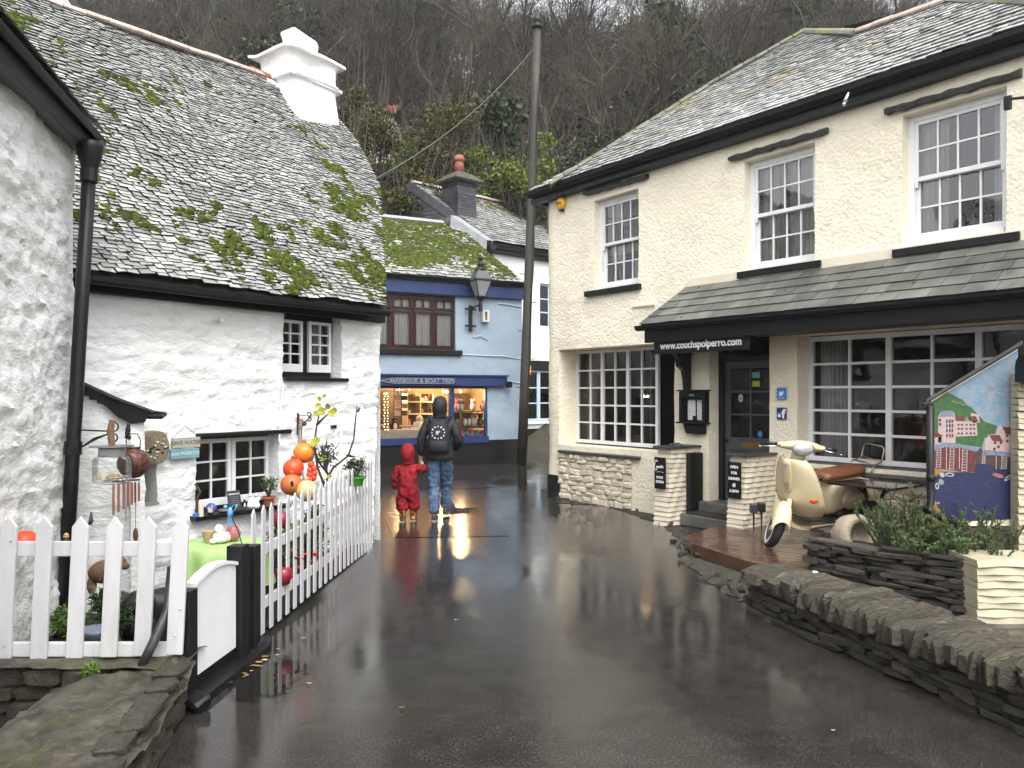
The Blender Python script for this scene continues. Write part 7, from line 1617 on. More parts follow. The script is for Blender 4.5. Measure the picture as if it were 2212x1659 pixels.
# legs: left foot planted behind, right foot swinging forward
J = {'pelvis': (Pm(0, .02, .98), (.13, .11)), 'lhip': (Pm(-.09, .01, .82), (.105, .115)), 'lknee': (Pm(-.085, .03, .50), (.082, .085)), 'lcalf': (Pm(-.075, -.03, .30), (.078, .082)), 'lank': (Pm(-.065, -.08, .09), (.072, .082)), 'rhip': (Pm(.09, .04, .82), (.105, .115)), 'rknee': (Pm(.085, .20, .52), (.082, .085)), 'rcalf': (Pm(.075, .25, .32), (.074, .08)), 'rank': (Pm(.068, .30, .12), (.072, .08))}
skin('jeans', J, [('pelvis', 'lhip'), ('lhip', 'lknee'), ('lknee', 'lcalf'), ('lcalf', 'lank'), ('pelvis', 'rhip'), ('rhip', 'rknee'), ('rknee', 'rcalf'), ('rcalf', 'rank')], DENIM, man, 3, 'pelvis', .055, .045)
for sx, sy, dz in ((-.062, -.10, 0.0), (.066, .27, .035)):
    c = Vector(Pm(sx, sy, .045 + dz)); mb = MB(); mb.rings([[c + Vector((rx * math.cos(a), y, max(-.03, rz * math.sin(a)))) for a in [2 * PI * k / 10 for k in range(10)]] for y, rx, rz in ((-.085, .03, .05), (-.06, .042, .075), (.0, .046, .07), (.08, .05, .05), (.15, .047, .04), (.19, .025, .02))]); mb.build('shoe', SHOE, man, smooth=True, sub=1)
    mb = MB(); mb.rings([[c + Vector((x, y, z)) for x, y in ((-.03, -.09), (.03, -.09), (.045, -.05), (.05, .08), (.04, .18), (-.04, .18), (-.05, .08), (-.045, -.05))] for z in (-.045, -.022)]); mb.build('sole', SOLE, man)
B_ = {'chest': (Pm(0, .02, 1.28), (.19, .13)), 'waist': (Pm(0, .02, 1.06), (.18, .135)), 'hem': (Pm(0, .02, .93), (.195, .145)), 'neck': (Pm(0, .02, 1.47), (.085, .085)), 'lsh': (Pm(-.185, .02, 1.40), .085), 'lel': (Pm(-.265, -.02, 1.12), .073), 'lwr': (Pm(-.275, .05, .90), .055), 'rsh': (Pm(.185, .02, 1.40), .085), 'rel': (Pm(.285, -.03, 1.13), .075), 'rwr': (Pm(.20, .18, 1.0), .06)}
skin('jacket', B_, [('chest', 'waist'), ('waist', 'hem'), ('chest', 'neck'), ('chest', 'lsh'), ('lsh', 'lel'), ('lel', 'lwr'), ('chest', 'rsh'), ('rsh', 'rel'), ('rel', 'rwr')], JACK, man, 2, 'chest', .045, .08)
H_ = {'pelvis': (Pm(0, .02, .95), .12), 'chest': (Pm(0, .02, 1.28), .13), 'neck': (Pm(0, .03, 1.50), .055), 'jaw': (Pm(0, .06, 1.57), .06), 'crown': (Pm(0, .045, 1.66), .075), 'lsh': (Pm(-.17, .02, 1.40), .05), 'lel': (Pm(-.262, -.02, 1.12), .045), 'lwr': (Pm(-.277, .05, .88), .032), 'lpalm': (Pm(-.285, .075, .80), (.018, .04)), 'rsh': (Pm(.17, .02, 1.40), .05), 'rel': (Pm(.28, -.03, 1.13), .045), 'rwr': (Pm(.2, .18, 1.0), .032), 'lhip': (Pm(-.09, .01, .86), .07), 'lkn': (Pm(-.085, .03, .5), .05), 'lan': (Pm(-.065, -.08, .1), .04), 'rhip': (Pm(.09, .04, .86), .07), 'rkn': (Pm(.085, .2, .52), .05), 'ran': (Pm(.068, .3, .13), .04)}
fing = []
for k, (dx, l) in enumerate(((-.012, .06), (-.004, .068), (.004, .062), (.012, .05))):
    a, b = 'f%da' % k, 'f%db' % k; H_[a] = (Pm(-.288 + dx * .3, .06 + dx * 1.6, .755), .0085); H_[b] = (Pm(-.278 + dx * .3, .055 + dx * 1.6, .755 - l * .6), .0075); fing += [('lpalm', a), (a, b)]
H_['tha'] = (Pm(-.27, .045, .80), .010); H_['thb'] = (Pm(-.262, .04, .765), .009); fing += [('lpalm', 'tha'), ('tha', 'thb')]
skin('body', H_, [('pelvis', 'chest'), ('chest', 'neck'), ('neck', 'jaw'), ('jaw', 'crown'), ('chest', 'lsh'), ('lsh', 'lel'), ('lel', 'lwr'), ('lwr', 'lpalm'), ('chest', 'rsh'), ('rsh', 'rel'), ('rel', 'rwr'), ('pelvis', 'lhip'), ('lhip', 'lkn'), ('lkn', 'lan'), ('pelvis', 'rhip'), ('rhip', 'rkn'), ('rkn', 'ran')] + fing, SKINM, man, 1, 'pelvis')
def hood(c, s_, m, parent, name='hood'):
    c = Vector(c); q = lambda x, y, z: c + Vector((x, y, z)) * s_
    return loft([(q(0, .0, -.13), .105 * s_, .095 * s_, 0), (q(0, -.004, -.09), .088 * s_, .088 * s_, 0), (q(0, -.01, -.03), .098 * s_, .112 * s_, 0), (q(0, -.012, .04), .104 * s_, .122 * s_, 0), (q(0, -.005, .10), .098 * s_, .118 * s_, .1), (q(0, .008, .15), .075 * s_, .09 * s_, .15), (q(0, .015, .175), .035 * s_, .045 * s_, .2)], m, name, parent, 2, 16, .018)
hood(Pm(0, .035, 1.575), 1.08, JACK, man)
loft([(Pm(0, .02, 1.22), .19, .13, 0), (Pm(0, .02, 1.05), .195, .15, 0), (Pm(0, .02, .95), .208, .168, 0), (Pm(0, .02, .87), .208, .172, 0), (Pm(0, .02, .85), .20, .165, 0)], JACK, 'jacket_skirt', man, 1, 18, .02)
bp_ = thing('backpack', 'dark navy backpack with a ring of white stars on the man', 'backpack', Pm(0, -.2, 1.02))
rs = []
for z, hw, dp in ((.965, .135, .06), (.985, .15, .085), (1.05, .155, .105), (1.18, .15, .115), (1.30, .14, .105), (1.38, .12, .085), (1.435, .085, .05), (1.45, .05, .025)):
    c = Vector(Pm(0, -.115, z)); n = 20; rs.append([c + Vector((hw * math.copysign(abs(math.cos(a)) ** .6, math.cos(a)), -dp * math.copysign(abs(math.sin(a)) ** .6, math.sin(a)) if math.sin(a) > 0 else .03, 0)) for a in [2 * PI * k / n for k in range(n)]])
mb = MB(); mb.rings(rs); mb.build('bag', PACK, bp_, smooth=True, sub=1)
rs = []
for z, hw, dp in ((.98, .11, .02), (1.0, .125, .045), (1.08, .125, .05), (1.13, .115, .035), (1.15, .10, .01)):
    c = Vector(Pm(0, -.205, z)); rs.append([c + Vector((hw * math.cos(a), -dp * max(0, math.sin(a)) + (.03 if math.sin(a) < 0 else 0), 0)) for a in [2 * PI * k / 16 for k in range(16)]])
mb = MB(); mb.rings(rs); mb.build('front_pocket', PACK, bp_, smooth=True)
for sg in (-1, 1):
    mb = MB(); mb.tube([Pm(sg * .10, -.14, 1.40), Pm(sg * .13, -.07, 1.47), Pm(sg * .14, .05, 1.475), Pm(sg * .145, .14, 1.40)], [.02, .022, .022, .02], 6); mb.build('strap', PACK, bp_)
mb = MB(); mb.tube([Pm(-.03, -.17, 1.43), Pm(-.02, -.19, 1.475), Pm(.02, -.19, 1.475), Pm(.03, -.17, 1.43)], .008, 6); mb.build('haul_loop', PACK, bp_)
yb = my - .2215
def star(mb, x, z, r, y):
    mb.add([Vector((x, y - .004, z))] + [Vector((x + (r if k % 2 == 0 else r * .42) * math.sin(PI * k / 5), y, z + (r if k % 2 == 0 else r * .42) * math.cos(PI * k / 5))) for k in range(10)], [(0, 1 + k, 1 + (k + 1) % 10) for k in range(10)])
for k in range(12):
    a = 2 * PI * k / 12; x, z = .088 * math.sin(a), 1.255 + .085 * math.cos(a); yy = my - .115 - (.113 if abs(x) < .06 else .100) - .004; mb = MB(); star(mb, mx + x, z, .017 if k % 3 else .013, yy); mb.build('star_print', WL_T, bp_, recalc=False)
mb = MB()
for k in range(4): mb.add([Vector((mx + a, my - .235, 1.27 - k * .013 + b)) for a, b in ((-.03, 0), (.03 - .01 * k, 0), (.03 - .01 * k, .007), (-.03, .007))], [(0, 1, 2, 3)])
mb.build('text_print', WL_T, bp_, recalc=False)
# child
cx_, cy_ = -1.475, 11.0
kid = thing('person', 'small child in a red hooded puddle suit holding the man by the hand', 'person', (cx_, cy_, 0)); Pc = lambda x, y, z: (cx_ + x, cy_ + y, z)
S_ = {'chest': (Pc(0, 0, .70), (.15, .12)), 'belly': (Pc(.01, 0, .545), (.128, .11)), 'hips': (Pc(.015, 0, .43), (.165, .13)), 'neck': (Pc(.01, 0, .82), (.06, .06)), 'lh': (Pc(-.07, 0, .36), .095), 'lk': (Pc(-.066, .01, .25), .098), 'la': (Pc(-.058, -.02, .125), .09), 'rh': (Pc(.095, .01, .36), .095), 'rk': (Pc(.094, .05, .25), .096), 'ra': (Pc(.085, .05, .14), .088), 'ls': (Pc(-.125, 0, .755), .062), 'le': (Pc(-.175, -.02, .60), .056), 'lw': (Pc(-.165, .03, .47), .046), 'rs': (Pc(.14, 0, .765), .064), 're': (Pc(.235, .03, .71), .056), 'rw': (Pc(.215, .09, .79), .045)}
skin('puddle_suit', S_, [('chest', 'belly'), ('belly', 'hips'), ('chest', 'neck'), ('hips', 'lh'), ('lh', 'lk'), ('lk', 'la'), ('hips', 'rh'), ('rh', 'rk'), ('rk', 'ra'), ('chest', 'ls'), ('ls', 'le'), ('le', 'lw'), ('chest', 'rs'), ('rs', 're'), ('re', 'rw')], REDS, kid, 3, 'chest', .06, .04)
C_ = {'pelvis': (Pc(.01, 0, .45), .085), 'chest': (Pc(0, 0, .68), .09), 'neck': (Pc(.01, 0, .83), .04), 'jaw': (Pc(.015, .02, .89), .05), 'crown': (Pc(.015, .01, .97), .062), 'ls': (Pc(-.11, 0, .75), .035), 'le': (Pc(-.17, -.02, .6), .032), 'lw': (Pc(-.165, .03, .46), .024), 'lp': (Pc(-.16, .045, .42), (.014, .026)), 'rs': (Pc(.12, 0, .76), .035), 're': (Pc(.23, .03, .71), .032), 'rw': (Pc(.212, .095, .80), .024), 'rp': (Pc(.20, .115, .825), (.014, .026)), 'lh': (Pc(-.06, 0, .36), .05), 'lk': (Pc(-.06, .01, .25), .045), 'la': (Pc(-.058, -.02, .1), .035), 'rh': (Pc(.085, .01, .36), .05), 'rk': (Pc(.088, .05, .25), .045), 'ra': (Pc(.085, .05, .1), .035)}
cf = []
for sd, px0, py0, pz0, dz in (('l', -.158, .05, .395, -.03), ('r', .195, .12, .845, .022)):
    for k, o_ in enumerate((-.014, -.005, .004, .013)): C_[sd + 'f%d' % k] = (Pc(px0, py0 + o_, pz0), .0065); C_[sd + 'g%d' % k] = (Pc(px0 + .004, py0 + o_, pz0 + dz), .006); cf += [(sd + 'p', sd + 'f%d' % k), (sd + 'f%d' % k, sd + 'g%d' % k)]
    C_[sd + 't'] = (Pc(px0 + .02, py0 - .02, pz0 - dz * .3), .007); cf.append((sd + 'p', sd + 't'))
skin('body', C_, [('pelvis', 'chest'), ('chest', 'neck'), ('neck', 'jaw'), ('jaw', 'crown'), ('chest', 'ls'), ('ls', 'le'), ('le', 'lw'), ('lw', 'lp'), ('chest', 'rs'), ('rs', 're'), ('re', 'rw'), ('rw', 'rp'), ('pelvis', 'lh'), ('lh', 'lk'), ('lk', 'la'), ('pelvis', 'rh'), ('rh', 'rk'), ('rk', 'ra')] + cf, SKINM, kid, 1, 'pelvis')
hood(Pc(.012, .01, .925), .98, REDS, kid)
for sx, sy in ((-.058, -.02), (.085, .05)):
    c = Vector(Pc(sx, sy, 0)); mb = MB(); mb.lathe([(.045, .02), (.048, .06), (.05, .17), (.053, .19)], c, 14); mb.build('boot_shaft', BOOT, kid, smooth=True); mb = MB(); mb.rings([[c + Vector((rx * math.cos(a), y, max(.012, .035 + rz * math.sin(a)))) for a in [2 * PI * k / 10 for k in range(10)]] for y, rx, rz in ((-.05, .03, .03), (-.02, .042, .045), (.05, .042, .035), (.095, .035, .025), (.11, .015, .01))]); mb.build('boot_foot', BOOT, kid, smooth=True); mb = MB(); mb.rings([[c + Vector((x, y, z)) for x, y in ((-.035, -.055), (.035, -.055), (.045, .03), (.03, .11), (-.03, .11), (-.045, .03))] for z in (.0, .02)]); mb.build('sole', SOLE, kid)
# ------------------------------------------------------------------ scooter
sc_o = Vector((2.80, 8.42, DZ))
fwd = Vector((-.84, -.54, 0)).normalized(); lft = Vector((-fwd.y, fwd.x, 0)); LEAN = math.radians(-8)
scoot = thing('scooter', 'cream motor scooter with tan seat parked on the wooden deck', 'scooter', sc_o)
def ST0(x, y, z):
    # x forward, y to the rider's left, z up; leaning on its side stand to the left
    x, y, z = x * 1.06, y * 1.08, z * 1.04
    y2 = y * math.cos(LEAN) - z * math.sin(LEAN) * 1.0; z2 = z * math.cos(LEAN) + y * math.sin(LEAN)
    return sc_o + fwd * x + lft * y2 + Vector((0, 0, z2))
SA = math.radians(46)
def STs(x, y, z):          # steered assembly, turned about the raked column through the front axle
    rk = .30 * (z - .21); xx = x + rk
    c, s = math.cos(SA), math.sin(SA); return ST0(xx * c - y * s - rk, xx * s + y * c, z)
VC = mat('cream scooter enamel', (.64, .54, .34), (.60, .50, .31), 2, .22, coat=.6); VBLK = mat('black scooter plastic', (.015, .015, .016), None, rough=.4); TYRE = mat('tyre rubber', (.014, .014, .014), (.022, .022, .022), 30, .75); WWALL = mat('white wall rubber', (.62, .61, .57), None, rough=.6); TAN = mat('tan saddle leather', (.19, .065, .025), (.14, .048, .018), 8, .45, bump=.2, bs=40, bdist=.004); AMB = mat('amber lens', (.62, .13, .01), None, rough=.15); LENS = mat('headlamp glass', (.45, .46, .47), (.25, .26, .27), 14, .08, coat=1)
def grid(T, f, nu, nv, name, m, parent, thick=0, sub=1, closed=False):
    vs = [T(*f(i / (nu - (0 if closed else 1)), j / (nv - 1))) for j in range(nv) for i in range(nu)]
    fs = [(j * nu + i, j * nu + (i + 1) % nu, (j + 1) * nu + (i + 1) % nu, (j + 1) * nu + i) for j in range(nv - 1) for i in range(nu if closed else nu - 1)]
    mb = MB(); mb.add(vs, fs); o = mb.build(name, m, parent, smooth=True)
    if thick: q = o.modifiers.new('thick', 'SOLIDIFY'); q.thickness = thick; q.offset = 0
    if sub: q = o.modifiers.new('sub', 'SUBSURF'); q.levels = sub; q.render_levels = sub
    return o
def wheel(T, cx0, name):
    w_ = thing(name, None, None, T(cx0, 0, 0), parent=scoot)
    def tor(R_, r, wy, nm, m, y0=0, n=36, k=10): 
        mb = MB(); mb.rings([[T(cx0 + (R_ + r * math.cos(b)) * math.cos(a), y0 + wy * math.sin(b), .21 + (R_ + r * math.cos(b)) * math.sin(a)) for b in [2 * PI * q / k for q in range(k)]] for a in [2 * PI * q / n for q in range(n)]], closed=True); mb.build(nm, m, w_, smooth=True)
    tor(.165, .045, .05, 'tyre', TYRE)
    for sy in (-1, 1): tor(.150, .022, .006, 'white_wall', WWALL, sy * .044)
    tor(.115, .014, .04, 'rim', VBLK)
    mb = MB(); mb.rings([[T(cx0 + r * math.cos(a), y, .21 + r * math.sin(a)) for a in [2 * PI * q / 16 for q in range(16)]] for r, y in ((.045, -.05), (.05, -.03), (.05, .03), (.045, .05))]); mb.build('hub', STEEL, w_, smooth=True)
    for q in range(5):
        a = 2 * PI * q / 5; mb = MB(); c_, s_ = math.cos(a), math.sin(a); mb.add([T(cx0 + r * c_ - t * s_, y, .21 + r * s_ + t * c_) for y in (-.012, .012) for r, t in ((.03, -.02), (.118, -.014), (.118, .014), (.03, .02))], [(0, 1, 2, 3), (4, 7, 6, 5), (0, 4, 5, 1), (2, 6, 7, 3)]); mb.build('spoke', VBLK, w_)
    return w_
wheel(STs, 0, 'front_wheel'); wheel(ST0, -1.26, 'rear_wheel')
grid(STs, lambda u, v: ((.262 * math.cos(.42 + 2.25 * v)) + .0, .088 * math.sin((u - .5) * PI * 1.0) * (1 - .18 * abs(v - .4)), .235 + (.262 + .012 * math.sin(PI * v)) * math.sin(.42 + 2.25 * v) * (1 - .25 * (2 * u - 1) ** 2) - .085 * (2 * u - 1) ** 2), 11, 16, 'front_mudguard', VC, scoot, .008)
mb = MB(); mb.tube([STs(-.02, .075, .21), STs(-.08, .078, .40), STs(-.1, .05, .52)], [.035, .028, .025], 8); mb.build('fork_arm', VC, scoot, smooth=True)
mb = MB(); mb.tube([STs(-.03, .07, .16), STs(-.05, .085, .32)], [.03, .034], 8); mb.build('shock_absorber', VBLK, scoot, smooth=True)
# leg shield: waisted, wrapped panel from the headset down to the floor
HWv = [(0, .13), (.08, .19), (.25, .235), (.5, .27), (.75, .285), (.9, .25), (1, .2)]
def shield(u, v):
    uu = 2 * u - 1; hw = float(np.interp(v, [q[0] for q in HWv], [q[1] for q in HWv])); z = .94 - .60 * v
    xc = -.08 - .15 * v - .10 * max(0, v - .75); x = xc - .16 * abs(uu) ** 2.6 * (.55 + .5 * v) + .03 * (1 - abs(uu)) ** 2
    if v > .72: x -= .10 * (v - .72) / .28 * (1 - abs(uu)) * .6
    return (x, uu * hw, z)
grid(ST0, shield, 19, 18, 'leg_shield', VC, scoot, .022)
grid(ST0, lambda u, v: (lambda p: (p[0] - .035, p[1] * .96, p[2] + .0))(shield(u, v)), 13, 12, 'inner_shield', VC, scoot, .01)
mb = MB(); ed = [ST0(*shield(0, v)) for v in [i / 20 for i in range(21)]]; mb.tube(ed, .009, 6); ed = [ST0(*shield(1, v)) for v in [i / 20 for i in range(21)]]; mb.tube(ed, .009, 6); mb.build('shield_trim', VC, scoot, smooth=True)
for k in range(5): mb = MB(); y0 = -.03 + .0; z = .625 + k * .016; p = shield(.5, (.94 - z) / .6); hw = .028 - abs(k - 2) * .004; mb.tube([ST0(p[0] + .016, -hw - .0, z), ST0(p[0] + .016, hw, z)], .0035, 5); mb.build('horn_slot', VBLK, scoot)
def col_cover(v): p = shield(.5, v); return p
mb = MB(); cv = [(.035, .02), (.05, .10), (.055, .30), (.045, .50), (.03, .60)]
mb.rings([[ST0(shield(.5, v)[0] + .002 + .016 * math.sin(a), w_ * math.cos(a), .94 - .6 * v) for a in [PI * q / 8 for q in range(9)]] for w_, v in cv]); mb.build('column_cover', VC, scoot, smooth=True)
mb = MB(); p = shield(.5, .1); mb.ball(ST0(p[0] + .018, 0, .875), .014, .008, .016, 8, 6); mb.build('badge', mat('blue enamel badge', (.15, .2, .4), None, rough=.3), scoot)
for uu in (.08, .92):
    p = shield(uu, .66); q = shield(uu, .68); c = ST0(p[0] + .012, p[1] * .93, p[2]); mb = MB(); n_ = (fwd * .75 + lft * (.66 if uu > .5 else -.66)).normalized(); t_ = Vector((0, 0, 1)); b_ = n_.cross(t_).normalized(); mb.ball(c, .058, .034, .022, 14, 8, (b_, t_, n_)); mb.build('indicator', AMB, scoot, smooth=True)
# headset, lamp and bars
grid(STs, lambda u, v: (-.235 + .10 * math.cos(2 * PI * u) * (1 - (2 * v - 1) ** 2 * .55) + (.02 if abs(2 * v - 1) < .5 else 0), (2 * v - 1) * .205, 1.035 + .062 * math.sin(2 * PI * u) * (1 - (2 * v - 1) ** 2 * .62) - .015 * (2 * v - 1) ** 2 + .035), 16, 13, 'headset', VC, scoot, 0, 1, True)
mb = MB(); mb.tube([STs(-.20, 0, .88), STs(-.22, 0, 1.03)], [.07, .075], 12); mb.build('headset_neck', VC, scoot, smooth=True)
def sax(): o = STs(0, 0, 1.0); return ((STs(0, 1, 1.0) - o).normalized(), (STs(0, 0, 2.0) - o).normalized(), (STs(1, 0, 1.0) - o).normalized())
Y_, Z_, X_ = sax(); Xd = (X_ * .93 - Z_ * .10).normalized()
mb = MB(); mb.ball(STs(-.118, .0, 1.045), .108, .066, .045, 20, 10, (Y_, Z_, Xd)); mb.build('headlamp', LENS, scoot, smooth=True)
mb = MB(); c = STs(-.122, .0, 1.055); mb.tube([c + Y_ * (.110 * math.cos(a)) + Z_ * (.068 * math.sin(a)) + Xd * .004 for a in [2 * PI * q / 24 for q in range(24)]], .006, 6, closed=True); mb.build('lamp_bezel', CHROME, scoot, smooth=True)
for sg in (-1, 1):
    mb = MB(); mb.tube([STs(-.24, sg * .18, 1.06), STs(-.255, sg * .225, 1.06)], [.035, .026], 10); mb.build('bar_end', VC, scoot, smooth=True)
    mb = MB(); mb.tube([STs(-.255, sg * .225, 1.06), STs(-.275, sg * .345, 1.055)], .019, 10); mb.build('hand_grip', VBLK, scoot, smooth=True)
    mb = MB(); mb.tube([STs(-.205, sg * .2, 1.05), STs(-.205, sg * .30, 1.035), STs(-.225, sg * .39, 1.02)], [.008, .008, .006], 6); mb.ball(STs(-.225, sg * .39, 1.02), .011, seg=6, rng=5); mb.build('brake_lever', STEEL, scoot, smooth=True)
# floor and rear body
grid(ST0, lambda u, v: (-.40 - .42 * v - .02 * (2 * u - 1) ** 2, (2 * u - 1) * (.19 - .01 * v), .285 + .03 * (2 * u - 1) ** 6 - .02 * math.sin(PI * v)), 11, 6, 'floor_board', VBLK, scoot, .02)
grid(ST0, lambda u, v: (-.32 - .66 * v, .20 * math.cos(PI + PI * u) * (.95 + .06 * math.sin(PI * v)), .275 - .085 * math.sin(PI * u) * (1 - .3 * v) - .015), 11, 8, 'belly_panel', VC, scoot, .012)
RB = [(-.70, .10, .30, .62), (-.76, .135, .285, .69), (-.86, .16, .31, .72), (-1.0, .17, .37, .725), (-1.15, .168, .42, .72), (-1.32, .155, .46, .71), (-1.48, .12, .50, .69), (-1.57, .07, .53, .66)]
mb = MB(); mb.rings([[ST0(x, hw * math.copysign(abs(math.cos(a)) ** .7, math.cos(a)), (z0 + z1) / 2 + (z1 - z0) / 2 * math.copysign(abs(math.sin(a)) ** .75, math.sin(a))) for a in [2 * PI * q / 18 for q in range(18)]] for x, hw, z0, z1 in RB]); mb.build('rear_body', VC, scoot, smooth=True, sub=1)
def cowl(sg):
    def f(u, v):
        a = 2 * PI * u; r = math.sin(PI * v / 2) ; x = -1.16 + .36 * math.cos(a) * r * (1.0 if math.cos(a) < 0 else .92); z = .535 + .165 * math.sin(a) * r - .06 * max(0, math.cos(a)) * r + .03 * max(0, -math.cos(a)) * r
        return (x, sg * (.165 + .095 * math.sqrt(max(0, 1 - r * r)) - .02 * r), z)
    return grid(ST0, f, 24, 9, 'side_cowl', VC, scoot, 0, 1, True)
cowl(1); cowl(-1)
mb = MB(); mb.rings([[ST0(x, hw * math.cos(a), zc + h_ * math.sin(a)) for a in [2 * PI * q / 12 for q in range(12)]] for x, hw, zc, h_ in ((-.90, .10, .30, .06), (-1.1, .15, .28, .10), (-1.35, .16, .32, .12), (-1.52, .10, .42, .10))]); mb.build('engine_cover', VBLK, scoot, smooth=True)
SEAT = [(-.60, .055, .70, .035), (-.63, .10, .715, .055), (-.72, .13, .735, .058), (-.85, .14, .742, .05), (-1.0, .145, .752, .048), (-1.14, .14, .772, .048), (-1.26, .12, .78, .042), (-1.31, .07, .778, .03)]
mb = MB(); mb.rings([[ST0(x, hw * math.copysign(abs(math.cos(a)) ** .7, math.cos(a)), zc + h_ * math.sin(a)) for a in [2 * PI * q / 16 for q in range(16)]] for x, hw, zc, h_ in SEAT]); mb.build('seat', TAN, scoot, smooth=True, sub=1)
mb = MB(); mb.ball(ST0(-.60, 0, .70), .05, .03, .04, 10, 8, (lft, Vector((0, 0, 1)), fwd)); mb.build('seat_nose', VBLK, scoot, smooth=True)
RKM = mat('rusty chrome rack', (.42, .37, .32), (.22, .13, .08), 9, .3, metal=.8)
for a in (((-1.28, .13, .70), (-1.36, .13, .83), (-1.50, .12, .86), (-1.52, .12, 1.0), (-1.52, .09, 1.03), (-1.52, -.09, 1.03), (-1.52, -.12, 1.0), (-1.50, -.12, .86), (-1.36, -.13, .83), (-1.28, -.13, .70)), ((-1.37, .13, .84), (-1.37, -.13, .84)), ((-1.5, .12, .87), (-1.5, -.12, .87))): mb = MB(); mb.tube([ST0(*q) for q in a], .010, 7); mb.build('rack_bar', RKM, scoot, smooth=True)
mb = MB(); mb.tube([ST0(-.75, .10, .22), ST0(-.72, .19, .0)], .011, 6); mb.build('side_stand', STEEL, scoot)
p = ST0(-.69, .0, .40); mb = MB(); mb.tube([ST0(-.705, -.03, .45), ST0(-.705, .03, .45)], .006, 5); mb.build('name_badge', CHROME, scoot)
# twin outdoor socket on spikes
t = thing('spike_socket', 'pair of black outdoor boxes on spikes beside the scooter wheel', 'outdoor socket', gr(1632, 1135, DZ))
for x, y in ((1628, 1098), (1645, 1096)):
    c = at(x, y, 9.35); mb = MB(); mb.box(c.x - .045, c.x + .045, c.y - .03, c.y + .03, c.z - .055, c.z + .055); mb.build('box', VBLK if x > 1640 else mat('dark grey box', (.04, .042, .046), None, rough=.4), t, bevel=.012); mb = MB(); mb.tube([c - Vector((0, 0, .05)), Vector((c.x + .0, c.y, DZ))], [.014, .006], 6); mb.build('spike', VBLK, t)
# bistro table
c = at(1888, 1044, 8.35); tz_ = c.z; t = thing('bistro_table', 'square black bistro table with cast iron legs on the deck', 'table', Vector((c.x, c.y, DZ)))
mb = MB(); mb.T = lambda a, b, cc: Vector((c.x, c.y, 0)) + RW.u * a + RW.n * b + Vector((0, 0, cc)); mb.box(-.36, .36, -.30, .30, tz_ - .025, tz_); mb.build('table_top', mat('wet black glass top', (.012, .012, .013), None, rough=.06), t, bevel=.006)
for a in (-.10, -.035, .03, .095): mb = MB(); mb.tube([Vector((c.x, c.y, 0)) + RW.u * a + Vector((0, 0, tz_ - .24)), Vector((c.x, c.y, 0)) + RW.u * a + Vector((0, 0, DZ + .06))], .012, 6); mb.build('column_rod', IRON, t)
for sg in (-1, 1):
    for b in (-1, 1): mb = MB(); mb.tube([Vector((c.x, c.y, tz_ - .03)) + RW.u * sg * .16 + RW.n * b * .08, Vector((c.x, c.y, tz_ - .12)) + RW.u * sg * .09, Vector((c.x, c.y, tz_ - .26)) + RW.u * sg * .07], [.014, .02, .016], 7); mb.build('bracket', IRON, t); mb = MB(); mb.tube([Vector((c.x, c.y, DZ + .07)) + RW.u * sg * .08, Vector((c.x, c.y, DZ + .012)) + RW.u * sg * .26 + RW.n * b * .18], [.018, .014], 7); mb.build('foot', IRON, t)
mb = MB(); mb.T = lambda a, b, cc: Vector((c.x, c.y, 0)) + RW.u * a + RW.n * b + Vector((0, 0, cc)); mb.box(-.12, .115, -.02, .02, tz_ - .25, tz_ - .19); mb.build('crosspiece', IRON, t)
# ring-shaped stone on the planter
c = at(1845, 1158, 7.42); t = thing('stone_ring', 'round hollow stone half buried behind the planter edge', 'stone ring', c - Vector((0, 0, .1))); ax_n = Vector((.30, -.92, .18)).normalized(); ax_x = ax_n.cross(Vector((0, 0, 1))).normalized(); ax_y = ax_x.cross(ax_n); STR = mat('buff granite', (.36, .30, .22), (.24, .20, .15), 30, .8, bump=.5, bs=50, bdist=.008)
c = c + ax_x * -.0; mb = MB(); mb.rings([[c + (ax_x * math.cos(a) + ax_y * math.sin(a)) * (-(r)) + ax_n * h for a in [2 * PI * q / 28 for q in range(28)]] for r, h in ((.02, -.12), (.16, -.12), (.20, -.06), (.205, .06), (.19, .10), (.125, .10), (.115, .04), (.10, -.04), (.02, -.05))], cap=False); mb.build('ring', STR, t, smooth=True)
